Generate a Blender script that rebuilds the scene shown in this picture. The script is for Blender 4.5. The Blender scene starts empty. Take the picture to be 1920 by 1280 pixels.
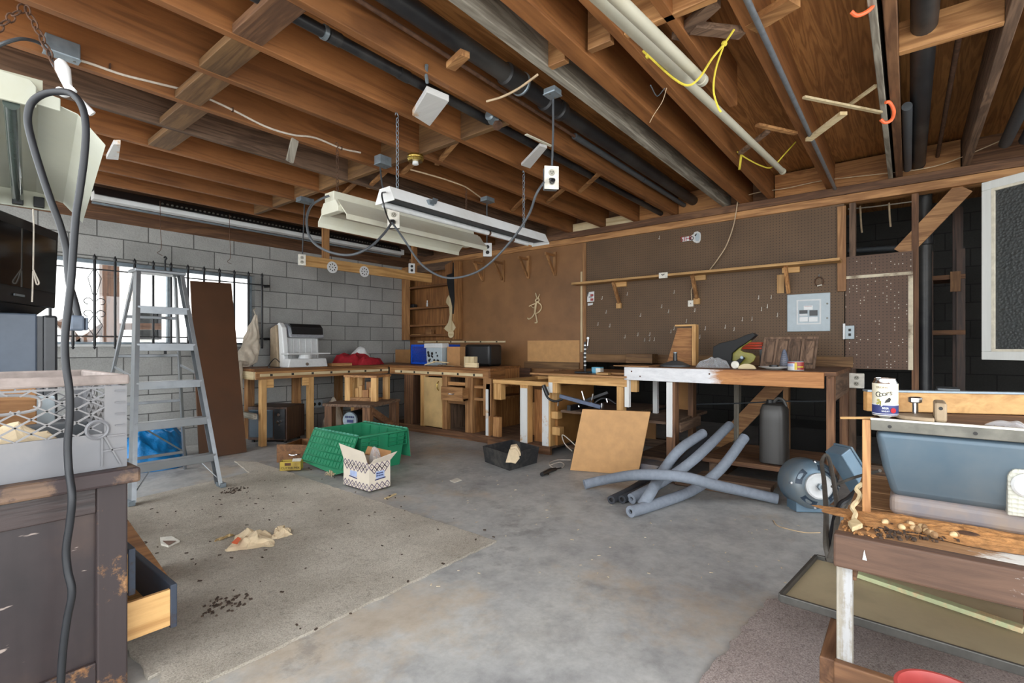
import bpy, bmesh, math, random
from mathutils import Vector, Matrix, Euler
random.seed(7)
V = Vector
PI = math.pi
scene = bpy.context.scene
COL = scene.collection

# ------------------------------------------------------------------ survey of the room
# camera stands at the origin of X/Y, eye height H; X runs along the block wall, Y along the pegboard wall
F, CX, HY, H = 933.0, 960.0, 650.0, 1.07
CT, ST = math.cos(math.radians(38.567)), math.sin(math.radians(38.567))
XW, YW = 5.1, 6.1          # pegboard wall plane, block wall plane

def P(px, py, x=None, y=None, z=None, d=None):
    """real point on the plane x=, y= or z= seen along one sight line of the survey (d: at that depth)"""
    t = (px - CX) / F
    v = V((CT + ST * t, ST - CT * t, (HY - py) / F))
    if x is not None: k = x / v.x
    elif y is not None: k = y / v.y
    elif z is not None: k = (z - H) / v.z
    else: k = d
    return V((v.x * k, v.y * k, H + v.z * k))

def lin(c):
    c = c / 255.0
    return c / 12.92 if c <= 0.04045 else ((c + 0.055) / 1.055) ** 2.4
def rgb(r, g, b): return (lin(r), lin(g), lin(b), 1.0)

# ------------------------------------------------------------------ mesh builder
class MB:
    def __init__(s): s.v, s.f, s.m = [], [], []; s.cur = 0
    def mat(s, i): s.cur = i; return s
    def add(s, vs, fs):
        b = len(s.v); s.v += [V(q) for q in vs]
        for f in fs: s.f.append([b + i for i in f]); s.m.append(s.cur)
        return s
    def hexa(s, q):
        return s.add(q, [(0,3,2,1),(4,5,6,7),(0,1,5,4),(1,2,6,5),(2,3,7,6),(3,0,4,7)])
    def box(s, x0, x1, y0, y1, z0, z1, M=None):
        if x0 > x1: x0, x1 = x1, x0
        if y0 > y1: y0, y1 = y1, y0
        if z0 > z1: z0, z1 = z1, z0
        q = [V((x0,y0,z0)),V((x1,y0,z0)),V((x1,y1,z0)),V((x0,y1,z0)),V((x0,y0,z1)),V((x1,y0,z1)),V((x1,y1,z1)),V((x0,y1,z1))]
        if M is not None: q = [M @ p for p in q]
        return s.hexa(q)
    def bar(s, p0, p1, w, h, up=(0,0,1)):
        """rectangular bar from p0 to p1, w across, h along up"""
        p0, p1, up = V(p0), V(p1), V(up)
        d = (p1 - p0).normalized(); sd = d.cross(up)
        if sd.length < 1e-4: sd = d.cross(V((1,0,0)))
        sd.normalize(); u = sd.cross(d).normalized()
        a, b = sd * w / 2, u * h / 2
        return s.hexa([p0-a-b, p0+a-b, p1+a-b, p1-a-b, p0-a+b, p0+a+b, p1+a+b, p1-a+b])
    def tube(s, pts, r, n=8, cap=True, closed=False):
        pts = [V(p) for p in pts]; m = len(pts)
        R = r if isinstance(r, (list, tuple)) else [r] * m
        rings = []; prev = None
        for i in range(m):
            if closed: d = pts[(i+1) % m] - pts[i-1]
            else: d = pts[min(i+1, m-1)] - pts[max(i-1, 0)]
            if d.length < 1e-9: d = V((0,0,1))
            d.normalize()
            if prev is None:
                a = d.cross(V((0,0,1)))
                if a.length < 1e-3: a = d.cross(V((1,0,0)))
            else:
                a = prev - d * prev.dot(d)
                if a.length < 1e-4: a = d.cross(V((0.3,0.5,1)))
            a.normalize(); prev = a; b = d.cross(a)
            rings.append([pts[i] + (a * math.cos(2*PI*k/n) + b * math.sin(2*PI*k/n)) * R[i] for k in range(n)])
        vs = [p for rg in rings for p in rg]; fs = []
        for i in range(m if closed else m - 1):
            j = (i + 1) % m
            for k in range(n):
                k2 = (k+1) % n
                fs.append((i*n+k, i*n+k2, j*n+k2, j*n+k))
        if cap and not closed:
            fs.append(tuple(reversed(range(n)))); fs.append(tuple((m-1)*n + k for k in range(n)))
        return s.add(vs, fs)
    def cyl(s, p0, p1, r0, r1=None, n=24):
        return s.tube([p0, p1], [r0, r0 if r1 is None else r1], n)
    def lathe(s, prof, base=(0,0,0), axis=(0,0,1), n=28, cap=True):
        """profile of (radius, height) turned about axis"""
        base, ax = V(base), V(axis).normalized()
        a = ax.cross(V((0,0,1)))
        if a.length < 1e-3: a = V((1,0,0))
        a.normalize(); b = ax.cross(a)
        vs, fs = [], []
        for r, h in prof:
            for k in range(n):
                w = 2*PI*k/n
                vs.append(base + ax*h + (a*math.cos(w) + b*math.sin(w))*r)
        m = len(prof)
        for i in range(m-1):
            for k in range(n):
                k2 = (k+1) % n
                fs.append((i*n+k, i*n+k2, (i+1)*n+k2, (i+1)*n+k))
        if cap:
            fs.append(tuple(reversed(range(n)))); fs.append(tuple((m-1)*n+k for k in range(n)))
        return s.add(vs, fs)
    def prism(s, poly, e):
        """polygon of 3D points pushed out along e"""
        poly = [V(p) for p in poly]; e = V(e); n = len(poly)
        fs = [tuple(reversed(range(n))), tuple(range(n, 2*n))]
        for i in range(n):
            j = (i+1) % n; fs.append((i, j, n+j, n+i))
        return s.add(poly + [p + e for p in poly], fs)
    def frame(s, o, u, v, w, h, t, e):
        """rectangular ring: origin o, axes u,v, size w,h, border t, depth vector e"""
        o, u, v = V(o), V(u), V(v)
        for a0,a1,b0,b1 in ((0,w,0,t),(0,w,h-t,h),(0,t,t,h-t),(w-t,w,t,h-t)):
            s.prism([o+u*a0+v*b0, o+u*a1+v*b0, o+u*a1+v*b1, o+u*a0+v*b1], e)
        return s
    def chain(s, p0, p1, link=0.03, r=0.0022, w=0.009):
        p0, p1 = V(p0), V(p1); L = (p1-p0).length; n = max(2, int(L/(link*0.8)))
        d = (p1-p0)/n; dn = d.normalized(); a = dn.cross(V((0,0,1)))
        if a.length < 1e-3: a = V((1,0,0))
        a.normalize(); b = dn.cross(a)
        for i in range(n):
            c = p0 + d*(i+0.5); u = a if i % 2 else b; hl = d.length*0.6
            pts = [c + dn*math.sin(2*PI*k/10)*hl + u*math.cos(2*PI*k/10)*w for k in range(10)]
            s.tube(pts, r, 5, closed=True)
        return s
    def sheet(s, nx, ny, fn, t=0.0):
        """grid surface fn(u,v); t>0 adds thickness straight along -normal estimate"""
        vs = [V(fn(i/nx, j/ny)) for j in range(ny+1) for i in range(nx+1)]
        fs = [(j*(nx+1)+i, j*(nx+1)+i+1, (j+1)*(nx+1)+i+1, (j+1)*(nx+1)+i) for j in range(ny) for i in range(nx)]
        return s.add(vs, fs)
    def build(s, name, mats, parent=None, bevel=0.0, smooth=False, seg=2, solid=0.0, sub=0):
        mats = mats if isinstance(mats, (list, tuple)) else [mats]
        if parent is None:
            xs = [p.x for p in s.v]; ys = [p.y for p in s.v]; zs = [p.z for p in s.v]
            org = V(((min(xs)+max(xs))/2, (min(ys)+max(ys))/2, min(zs)))
            vs = [p - org for p in s.v]
        else:
            M = ROOT[parent.name]
            vs = s.v if M is None else [M @ p for p in s.v]; org = V((0,0,0))
        me = bpy.data.meshes.new(name); me.from_pydata(vs, [], s.f); me.update()
        for m in mats: me.materials.append(m)
        for i, p in enumerate(me.polygons): p.material_index = min(s.m[i], len(mats)-1)
        bm = bmesh.new(); bm.from_mesh(me); bmesh.ops.recalc_face_normals(bm, faces=bm.faces); bm.to_mesh(me); bm.free()
        if smooth:
            for p in me.polygons: p.use_smooth = True
            try: me.set_sharp_from_angle(angle=math.radians(40))
            except Exception: pass
        o = bpy.data.objects.new(name, me); COL.objects.link(o)
        o.location = org
        if parent is not None:
            o.parent = parent; ROOT[o.name] = ROOT[parent.name]
        if solid:
            md = o.modifiers.new('solid', 'SOLIDIFY'); md.thickness = solid; md.offset = 0
        if sub:
            md = o.modifiers.new('sub', 'SUBSURF'); md.levels = sub; md.render_levels = sub
        if bevel:
            md = o.modifiers.new('bevel', 'BEVEL'); md.width = bevel; md.segments = seg; md.limit_method = 'ANGLE'
        return o

ROOT = {}
def thing(name, label, cat, loc=(0,0,0), rz=0.0, group=None, local=False, rot=None):
    """an Empty at the thing's base; parts are given in world space unless local"""
    o = bpy.data.objects.new(name, None); COL.objects.link(o); o.empty_display_size = 0.1
    o.location = loc; o.rotation_euler = rot if rot else (0,0,rz)
    M = Matrix.Translation(V(loc)) @ Euler(o.rotation_euler).to_matrix().to_4x4()
    ROOT[o.name] = None if local else M.inverted()
    tag(o, label, cat, group); return o
def tag(o, label, cat, group=None, kind=None):
    o['label'] = label; o['category'] = cat
    if group: o['group'] = group
    if kind: o['kind'] = kind
    return o
def struct(o, label=None, cat=None):
    o['kind'] = 'structure'
    if label: o['label'] = label
    if cat: o['category'] = cat
    return o
def dup(o, loc, rz=None, label=None):
    c = o.copy(); COL.objects.link(c); c.location = loc
    if rz is not None: c.rotation_euler = (0,0,rz)
    if label: c['label'] = label
    for ch in list(o.children):
        k = ch.copy(); COL.objects.link(k); k.parent = c
        for g in list(ch.children):
            q = g.copy(); COL.objects.link(q); q.parent = k
    return c
def text(name, body, size, loc, xdir, ydir, m, parent, depth=0.0006, align='CENTER'):
    """raised lettering: xdir reading direction, ydir up"""
    cu = bpy.data.curves.new(name, 'FONT'); cu.body = body; cu.size = size
    cu.align_x = align; cu.align_y = 'CENTER'; cu.extrude = depth; cu.materials.append(m)
    tmp = bpy.data.objects.new(name, cu); COL.objects.link(tmp)
    me = bpy.data.meshes.new_from_object(tmp.evaluated_get(bpy.context.evaluated_depsgraph_get()))
    bpy.data.objects.remove(tmp); bpy.data.curves.remove(cu); me.name = name
    if not me.materials: me.materials.append(m)
    o = bpy.data.objects.new(name, me); COL.objects.link(o)
    x = V(xdir).normalized(); y = V(ydir); y = (y - x*y.dot(x)).normalized(); z = x.cross(y)
    M = Matrix((x, y, z)).transposed().to_4x4(); M.translation = V(loc)
    if ROOT[parent.name] is not None: M = ROOT[parent.name] @ M
    o.parent = parent; o.matrix_local = M; ROOT[o.name] = ROOT[parent.name]
    return o
def catmull(pts, n=8):
    pts = [V(p) for p in pts]; out = []
    q = [pts[0]*2 - pts[1]] + pts + [pts[-1]*2 - pts[-2]]
    for i in range(1, len(q)-2):
        for k in range(n):
            t = k/n
            out.append(0.5*((2*q[i]) + (q[i+1]-q[i-1])*t + (2*q[i-1]-5*q[i]+4*q[i+1]-q[i+2])*t*t + (3*q[i]-q[i-1]-3*q[i+1]+q[i+2])*t**3))
    out.append(pts[-1]); return out

# ------------------------------------------------------------------ materials
def new(name):
    m = bpy.data.materials.new(name); m.use_nodes = True
    nt = m.node_tree; b = nt.nodes['Principled BSDF']; return m, nt, b
def N(nt, t, **kw):
    n = nt.nodes.new(t)
    for k, v in kw.items():
        if k.startswith('i_'): n.inputs[k[2:]].default_value = v
        else: setattr(n, k, v)
    return n
def coords(nt, scale=(1,1,1)):
    tc = N(nt, 'ShaderNodeTexCoord'); oi = N(nt, 'ShaderNodeObjectInfo')
    mp = N(nt, 'ShaderNodeMapping'); mp.inputs['Scale'].default_value = scale
    ad = N(nt, 'ShaderNodeVectorMath', operation='ADD')
    mu = N(nt, 'ShaderNodeVectorMath', operation='SCALE'); mu.inputs['Scale'].default_value = 37.0
    nt.links.new(oi.outputs['Random'], mu.inputs[0]) ; nt.links.new(tc.outputs['Object'], mp.inputs['Vector'])
    nt.links.new(mp.outputs['Vector'], ad.inputs[0]); nt.links.new(mu.outputs['Vector'], ad.inputs[1])
    return ad.outputs['Vector'], oi
def ramp(nt, fac, stops):
    r = N(nt, 'ShaderNodeValToRGB'); e = r.color_ramp.elements
    while len(e) < len(stops): e.new(0.5)
    for i, (p, c) in enumerate(stops): e[i].position = p; e[i].color = c
    nt.links.new(fac, r.inputs['Fac']); return r.outputs['Color']
def mix(nt, fac, a, b, bt='MIX'):
    x = N(nt, 'ShaderNodeMix', data_type='RGBA', blend_type=bt)
    for s, v in ((0, fac), (6, a), (7, b)):
        if isinstance(v, (float, int, tuple)): x.inputs[s].default_value = v
        else: nt.links.new(v, x.inputs[s])
    return x.outputs[2]
def bump(nt, b, h, strength=0.3, dist=0.01):
    bp = N(nt, 'ShaderNodeBump'); bp.inputs['Strength'].default_value = strength; bp.inputs['Distance'].default_value = dist
    nt.links.new(h, bp.inputs['Height']); nt.links.new(bp.outputs['Normal'], b.inputs['Normal'])
def noise(nt, vec, scale, detail=4, rough=0.55, dist=0.0):
    n = N(nt, 'ShaderNodeTexNoise'); n.inputs['Scale'].default_value = scale; n.inputs['Detail'].default_value = detail
    n.inputs['Roughness'].default_value = rough; n.inputs['Distortion'].default_value = dist
    nt.links.new(vec, n.inputs['Vector']); return n.outputs['Fac']

def plain(name, c, rough=0.6, metal=0.0, var=0.08, scale=30, bmp=0.0, trans=0.0, dirt=None, dirt_amt=0.5):
    m, nt, b = new(name); vec, oi = coords(nt)
    f = noise(nt, vec, scale, 5)
    lo = tuple(x*(1-var*2) for x in c[:3]) + (1,); hi = tuple(min(1, x*(1+var*2)) for x in c[:3]) + (1,)
    col = ramp(nt, f, [(0.3, lo), (0.7, hi)])
    if dirt:
        g = noise(nt, vec, scale*0.25, 6, 0.65)
        g2 = ramp(nt, g, [(0.48, (0,0,0,1)), (0.66, (dirt_amt,)*3 + (1,))])
        col = mix(nt, g2, col, dirt)
    nt.links.new(col, b.inputs['Base Color'])
    b.inputs['Roughness'].default_value = rough; b.inputs['Metallic'].default_value = metal
    if trans: b.inputs['Transmission Weight'].default_value = trans
    if bmp: bump(nt, b, f, bmp, 0.01)
    return m

_w = {}
def wood(kind, axis='x'):
    """sawn wood with the grain along axis; kinds differ in species, age and paint"""
    k = (kind, axis)
    if k in _w: return _w[k]
    dark, light, grain, rough = WOODS[kind]
    m, nt, b = new('wood_%s_%s' % k)
    sc = {'x': (0.6,9,9), 'y': (9,0.6,9), 'z': (9,9,0.6)}[axis]
    vec, oi = coords(nt, sc)
    n1 = noise(nt, vec, 1.6, 3, 0.5, 1.2)
    n2 = noise(nt, vec, 9.0, 6, 0.7, 0.3)
    ring = N(nt, 'ShaderNodeMath', operation='SINE'); ml = N(nt, 'ShaderNodeMath', operation='MULTIPLY'); ml.inputs[1].default_value = grain
    nt.links.new(n1, ml.inputs[0]); nt.links.new(ml.outputs[0], ring.inputs[0])
    mr = N(nt, 'ShaderNodeMapRange'); mr.inputs[1].default_value = -1; mr.inputs[2].default_value = 1
    nt.links.new(ring.outputs[0], mr.inputs[0])
    f = N(nt, 'ShaderNodeMix', data_type='FLOAT'); f.inputs[0].default_value = 0.6
    nt.links.new(mr.outputs[0], f.inputs[2]); nt.links.new(n2, f.inputs[3])
    col = ramp(nt, f.outputs[0], [(0.15, dark), (0.75, light)])
    hs = N(nt, 'ShaderNodeHueSaturation'); r2 = N(nt, 'ShaderNodeMapRange'); r2.inputs[3].default_value = 0.78; r2.inputs[4].default_value = 1.2
    nt.links.new(oi.outputs['Random'], r2.inputs[0]); nt.links.new(r2.outputs[0], hs.inputs['Value']); nt.links.new(col, hs.inputs['Color'])
    # blotches of dust and stain
    vec2, _ = coords(nt, (1,1,1)); st = noise(nt, vec2, 2.2, 6, 0.6)
    st = ramp(nt, st, [(0.35, (0.72,0.70,0.68,1)), (0.65, (1,1,1,1))])
    col = mix(nt, 0.8, hs.outputs['Color'], st, 'MULTIPLY')
    nt.links.new(col, b.inputs['Base Color']); b.inputs['Roughness'].default_value = rough
    bump(nt, b, f.outputs[0], 0.25, 0.004)
    _w[k] = m; return m
WOODS = {
    'joist':  (rgb(110,68,34), rgb(152,100,56), 16, 0.6),
    'fir':    (rgb(128,84,46), rgb(188,140,90), 20, 0.6),
    'fir2':   (rgb(92,64,38), rgb(138,104,66), 20, 0.65),
    'dusty':  (rgb(120,84,52), rgb(176,136,96), 22, 0.8),
    'worn':   (rgb(64,45,35), rgb(106,79,62), 26, 0.75),
    'pine':   (rgb(168,120,66), rgb(216,172,112), 16, 0.6),
    'pale':   (rgb(196,170,124), rgb(230,212,172), 14, 0.6),
    'redwood':(rgb(80,52,34), rgb(134,96,66), 20, 0.7),
    'old':    (rgb(72,54,42), rgb(126,100,80), 26, 0.75),
    'grey':   (rgb(112,104,92), rgb(172,166,152), 30, 0.8),
    'dark':   (rgb(34,25,25), rgb(68,54,52), 26, 0.42),
    'ply':    (rgb(132,84,44), rgb(186,132,78), 34, 0.65),
    'oak':    (rgb(104,66,34), rgb(150,102,58), 20, 0.55),
    'walnut': (rgb(46,30,22), rgb(86,60,44), 26, 0.5),
}
def coat(name, wk, axis, paint, edge=0.5, scale=3.0):
    """worn paint over wood"""
    m, nt, b = new(name)
    dark, light, grain, rough = WOODS[wk]
    sc = {'x': (0.6,9,9), 'y': (9,0.6,9), 'z': (9,9,0.6)}[axis]
    vec, oi = coords(nt, sc); vec2, _ = coords(nt, (1,1,1))
    n2 = noise(nt, vec, 4.0, 6, 0.7, 0.5)
    base = ramp(nt, n2, [(0.3, dark), (0.7, light)])
    w = noise(nt, vec2, scale, 8, 0.72); w2 = noise(nt, vec, 3.0, 5, 0.7)
    s = N(nt, 'ShaderNodeMath', operation='ADD'); nt.links.new(w, s.inputs[0]); nt.links.new(w2, s.inputs[1])
    fac = ramp(nt, s.outputs[0], [(edge*2-0.06, (1,1,1,1)), (min(1, edge*2+0.06), (0,0,0,1))]) if edge*2 < 1 else ramp(nt, w, [(edge-0.04, (1,1,1,1)), (edge+0.04, (0,0,0,1))])
    p = ramp(nt, n2, [(0.2, tuple(x*0.86 for x in paint[:3])+(1,)), (0.7, paint)])
    col = mix(nt, fac, base, p)
    nt.links.new(col, b.inputs['Base Color']); b.inputs['Roughness'].default_value = 0.6
    bump(nt, b, n2, 0.2, 0.003); return m

def blockwall(name, c, mortar, ox, oz, axis):
    m, nt, b = new(name)
    tc = N(nt, 'ShaderNodeTexCoord'); sp = N(nt, 'ShaderNodeSeparateXYZ'); cb = N(nt, 'ShaderNodeCombineXYZ')
    gp = N(nt, 'ShaderNodeNewGeometry')
    nt.links.new(gp.outputs['Position'], sp.inputs[0])
    ax = N(nt, 'ShaderNodeMath', operation='ADD'); ax.inputs[1].default_value = -ox
    az = N(nt, 'ShaderNodeMath', operation='ADD'); az.inputs[1].default_value = -oz
    nt.links.new(sp.outputs[axis], ax.inputs[0]); nt.links.new(sp.outputs['Z'], az.inputs[0])
    nt.links.new(ax.outputs[0], cb.inputs['X']); nt.links.new(az.outputs[0], cb.inputs['Y'])
    br = N(nt, 'ShaderNodeTexBrick', offset=0.5, offset_frequency=2)
    br.inputs['Scale'].default_value = 1.0; br.inputs['Mortar Size'].default_value = 0.006; br.inputs['Mortar Smooth'].default_value = 0.35
    br.inputs['Brick Width'].default_value = 0.414; br.inputs['Row Height'].default_value = 0.1945; br.inputs['Bias'].default_value = 0.0
    br.inputs['Color1'].default_value = tuple(x*0.86 for x in c[:3])+(1,); br.inputs['Color2'].default_value = tuple(x*1.1 for x in c[:3])+(1,); br.inputs['Mortar'].default_value = mortar
    nt.links.new(cb.outputs[0], br.inputs['Vector'])
    n = noise(nt, gp.outputs['Position'], 60, 6, 0.7); n2 = noise(nt, gp.outputs['Position'], 2.5, 5, 0.6)
    col = mix(nt, 1.0, br.outputs['Color'], ramp(nt, n, [(0.25, (0.78,)*3+(1,)), (0.6, (1,1,1,1))]), 'MULTIPLY')
    col = mix(nt, 0.7, col, ramp(nt, n2, [(0.3, (0.68,)*3+(1,)), (0.65, (1.0,)*3+(1,))]), 'MULTIPLY')
    nt.links.new(col, b.inputs['Base Color']); b.inputs['Roughness'].default_value = 0.92
    h = N(nt, 'ShaderNodeMath', operation='MULTIPLY_ADD'); h.inputs[1].default_value = -1.6; nt.links.new(br.outputs['Fac'], h.inputs[0]); nt.links.new(n, h.inputs[2])
    bump(nt, b, h.outputs[0], 0.5, 0.012); return m

def pegmat(name, c, hole, lit=0.0, axis='Y'):
    m, nt, b = new(name)
    gp = N(nt, 'ShaderNodeNewGeometry'); sc = N(nt, 'ShaderNodeVectorMath', operation='SCALE'); sc.inputs['Scale'].default_value = 1/0.0254
    nt.links.new(gp.outputs['Position'], sc.inputs[0])
    fr = N(nt, 'ShaderNodeVectorMath', operation='FRACTION'); nt.links.new(sc.outputs[0], fr.inputs[0])
    sb = N(nt, 'ShaderNodeVectorMath', operation='SUBTRACT'); sb.inputs[1].default_value = (0.5,0.5,0.5); nt.links.new(fr.outputs[0], sb.inputs[0])
    ms = N(nt, 'ShaderNodeVectorMath', operation='MULTIPLY'); ms.inputs[1].default_value = (0,1,1); nt.links.new(sb.outputs[0], ms.inputs[0])
    ln = N(nt, 'ShaderNodeVectorMath', operation='LENGTH'); nt.links.new(ms.outputs[0], ln.inputs[0])
    lt = N(nt, 'ShaderNodeMath', operation='LESS_THAN'); lt.inputs[1].default_value = 0.15; nt.links.new(ln.outputs['Value'], lt.inputs[0])
    n = noise(nt, gp.outputs['Position'], 3.0, 5, 0.6)
    base = ramp(nt, n, [(0.3, tuple(x*0.84 for x in c[:3])+(1,)), (0.7, tuple(x*1.12 for x in c[:3])+(1,))])
    hc = hole
    if lit:
        fl = N(nt, 'ShaderNodeVectorMath', operation='FLOOR'); nt.links.new(sc.outputs[0], fl.inputs[0])
        wm = N(nt, 'ShaderNodeVectorMath', operation='MULTIPLY'); wm.inputs[1].default_value = (0,1,1); nt.links.new(fl.outputs[0], wm.inputs[0])
        wn = N(nt, 'ShaderNodeTexWhiteNoise', noise_dimensions='3D'); nt.links.new(wm.outputs[0], wn.inputs['Vector'])
        cl = noise(nt, wm.outputs[0], 0.16, 1)
        ad = N(nt, 'ShaderNodeMath', operation='MULTIPLY'); nt.links.new(wn.outputs['Value'], ad.inputs[0]); nt.links.new(cl, ad.inputs[1])
        gt = N(nt, 'ShaderNodeMath', operation='GREATER_THAN'); gt.inputs[1].default_value = lit; nt.links.new(ad.outputs[0], gt.inputs[0])
        hc = mix(nt, gt.outputs[0], hole, rgb(205,198,182))  # pale hole colour stands in for light coming through the board
    col = mix(nt, lt.outputs[0], base, hc)
    nt.links.new(col, b.inputs['Base Color']); b.inputs['Roughness'].default_value = 0.62
    return m

def concrete(name):
    m, nt, b = new(name); vec, oi = coords(nt)
    n1 = noise(nt, vec, 1.1, 8, 0.66, 0.15); n2 = noise(nt, vec, 26, 6, 0.7); n3 = noise(nt, vec, 7.0, 8, 0.7, 0.25)
    col = ramp(nt, n1, [(0.3, rgb(154,154,155)), (0.46, rgb(176,176,175)), (0.6, rgb(190,189,186)), (0.75, rgb(170,166,159))])
    col = mix(nt, 0.6, col, ramp(nt, n3, [(0.32, rgb(176,176,176)), (0.55, rgb(240,240,238)), (0.7, rgb(255,255,255))]), 'MULTIPLY')
    col = mix(nt, 0.5, col, ramp(nt, n2, [(0.3, (0.7,)*3+(1,)), (0.6, (1,1,1,1))]), 'MULTIPLY')
    n4 = noise(nt, vec, 0.9, 7, 0.72); col = mix(nt, ramp(nt, n4, [(0.56, (0,0,0,1)), (0.66, (0.4,0.4,0.4,1))]), col, rgb(186,160,124))
    n5 = noise(nt, vec, 1.7, 8, 0.75); col = mix(nt, ramp(nt, n5, [(0.34, (0.45,0.45,0.45,1)), (0.42, (0,0,0,1))]), col, rgb(104,102,100))
    nt.links.new(col, b.inputs['Base Color'])
    r = N(nt, 'ShaderNodeMapRange'); r.inputs[3].default_value = 0.42; r.inputs[4].default_value = 0.75; nt.links.new(n3, r.inputs[0]); nt.links.new(r.outputs[0], b.inputs['Roughness'])
    bump(nt, b, n2, 0.15, 0.004); return m
def carpetmat(name, c0, c1, c2):
    m, nt, b = new(name); vec, oi = coords(nt)
    n1 = noise(nt, vec, 170, 4, 0.8); n2 = noise(nt, vec, 2.2, 6, 0.6); n3 = noise(nt, vec, 34, 6, 0.75)
    col = ramp(nt, n1, [(0.3, c0), (0.5, c1), (0.7, c2)])
    col = mix(nt, 0.8, col, ramp(nt, n2, [(0.34, (0.62,0.6,0.57,1)), (0.6, (1,1,1,1))]), 'MULTIPLY')
    col = mix(nt, 0.6, col, ramp(nt, n3, [(0.34, (0.55,0.53,0.5,1)), (0.46, (1,1,1,1))]), 'MULTIPLY')
    nt.links.new(col, b.inputs['Base Color']); b.inputs['Roughness'].default_value = 1.0
    s = N(nt, 'ShaderNodeMath', operation='ADD'); nt.links.new(n1, s.inputs[0]); nt.links.new(n3, s.inputs[1])
    bump(nt, b, s.outputs[0], 0.9, 0.012); return m
def glassmat(name, tint=(1,1,1,1), rough=0.0, ribs=0.0):
    m, nt, b = new(name); b.inputs['Base Color'].default_value = tint; b.inputs['Roughness'].default_value = rough
    b.inputs['Transmission Weight'].default_value = 1.0; b.inputs['IOR'].default_value = 1.45
    if ribs:
        b.inputs['Transmission Weight'].default_value = 0.45
        vec, oi = coords(nt); n = N(nt, 'ShaderNodeTexVoronoi'); n.inputs['Scale'].default_value = ribs; nt.links.new(vec, n.inputs['Vector'])
        bump(nt, b, n.outputs['Distance'], 0.8, 0.004)
    return m

M_concrete = concrete('concrete')
M_carpet = carpetmat('beige_carpet', rgb(168,156,140), rgb(216,207,192), rgb(238,231,219))
M_carpet2 = carpetmat('mauve_carpet', rgb(124,108,104), rgb(190,174,168), rgb(224,212,206))
M_block = blockwall('grey_block', rgb(176,176,172), rgb(104,104,102), 3.326-0.003, 1.1625, 'X')
M_block_shade = blockwall('shaded_block', rgb(72,72,70), rgb(50,50,50), 0.1, 1.1625, 'Y')  # block colour darkened to paint in the unlit space behind the studs
M_hard = plain('brown_hardboard', rgb(132,93,57), 0.5, var=0.10, scale=3)
M_hardl = plain('light_hardboard', rgb(166,118,66), 0.55, var=0.10, scale=5)
M_ochre = plain('raw_hardboard', rgb(190,144,92), 0.6, var=0.05, scale=14)
M_peg = pegmat('dark_pegboard', rgb(98,75,52), rgb(46,34,26))
M_pegl = pegmat('spotted_pegboard', rgb(96,72,56), rgb(46,34,28), lit=0.43)
M_white = plain('white_paint', rgb(226,228,228), 0.5, var=0.03, scale=8, dirt=rgb(170,166,156), dirt_amt=0.5)
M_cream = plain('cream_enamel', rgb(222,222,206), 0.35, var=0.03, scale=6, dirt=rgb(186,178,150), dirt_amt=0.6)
M_creamn = plain('near_cream_enamel', rgb(182,184,170), 0.4, var=0.03, scale=6, dirt=rgb(160,156,128), dirt_amt=0.6)  # darker copy of the cream enamel, offsets strong daylight near the opening
M_hookm = plain('hook_metal', rgb(206,200,188), 0.4)
M_guard = plain('guard_black', rgb(18,19,20), 0.65)
M_tubeg = plain('dusty_tube_cover', rgb(188,182,168), 0.5, var=0.05, scale=5, dirt=rgb(140,128,106))
M_black = plain('black_pipe', rgb(34,35,38), 0.42, var=0.12, scale=6, dirt=rgb(86,84,80), dirt_amt=0.5)
M_blackm = plain('black_metal', rgb(22,23,26), 0.45)
M_blackp = plain('black_plastic', rgb(26,27,29), 0.35)
M_rubber = plain('grey_rubber', rgb(72,76,80), 0.5, var=0.06)
M_dark = plain('painted_gloom', rgb(20,19,18), 0.9)  # near-black that paints gloom onto filler objects added behind the studs
M_cordb = plain('cord_black', rgb(28,30,34), 0.5, var=0.06)
M_galv = plain('galvanised', rgb(136,148,156), 0.4, metal=0.6, var=0.1, scale=18)
M_chrome = plain('chrome', rgb(215,216,218), 0.18, metal=1.0, var=0.02)
M_alu = plain('aluminium', rgb(142,146,150), 0.38, metal=0.75, var=0.06, scale=16, dirt=rgb(120,118,112), dirt_amt=0.4)
M_rust = plain('rusty_steel', rgb(92,66,50), 0.8, metal=0.3, var=0.2)
M_brass = plain('brass', rgb(186,160,84), 0.25, metal=0.9)
M_pvc = plain('old_white_pvc', rgb(182,178,160), 0.45, var=0.04, scale=5, dirt=rgb(160,148,120), dirt_amt=0.6)
M_wire = plain('white_wire', rgb(214,204,190), 0.5)
M_wireb = plain('beige_wire', rgb(196,172,140), 0.6)
M_yellow = plain('yellow_rope', rgb(206,188,64), 0.8)
M_orange = plain('orange_hook', rgb(232,108,62), 0.5)
M_foam = plain('foam_grey', rgb(132,140,152), 0.8, var=0.05, scale=40)
M_foamd = plain('foam_dark', rgb(56,58,64), 0.85, var=0.06, scale=40)
M_green = plain('green_tote', rgb(34,132,92), 0.42, var=0.06, scale=4, dirt=rgb(92,160,128), dirt_amt=0.4)
M_blue = plain('blue_crate', rgb(20,82,206), 0.4, var=0.05)
M_tarp = plain('blue_tarp', rgb(20,112,172), 0.3, var=0.12, scale=16, bmp=1.0)
M_greycrate = plain('grey_crate', rgb(114,114,117), 0.5, var=0.04, scale=7, dirt=rgb(140,134,128), dirt_amt=0.5)
M_greycrated = plain('grime_rim', rgb(142,130,124), 0.7, var=0.12, scale=20)
M_card = plain('cardboard', rgb(178,132,86), 0.85, var=0.05, scale=12)
M_paper = plain('kraft_paper', rgb(208,188,156), 0.85, var=0.06, scale=18)
M_cream2 = plain('cream_card', rgb(228,216,198), 0.7, var=0.02, scale=8)
M_mauve = plain('mauve_ink', rgb(112,98,118), 0.7)
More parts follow.
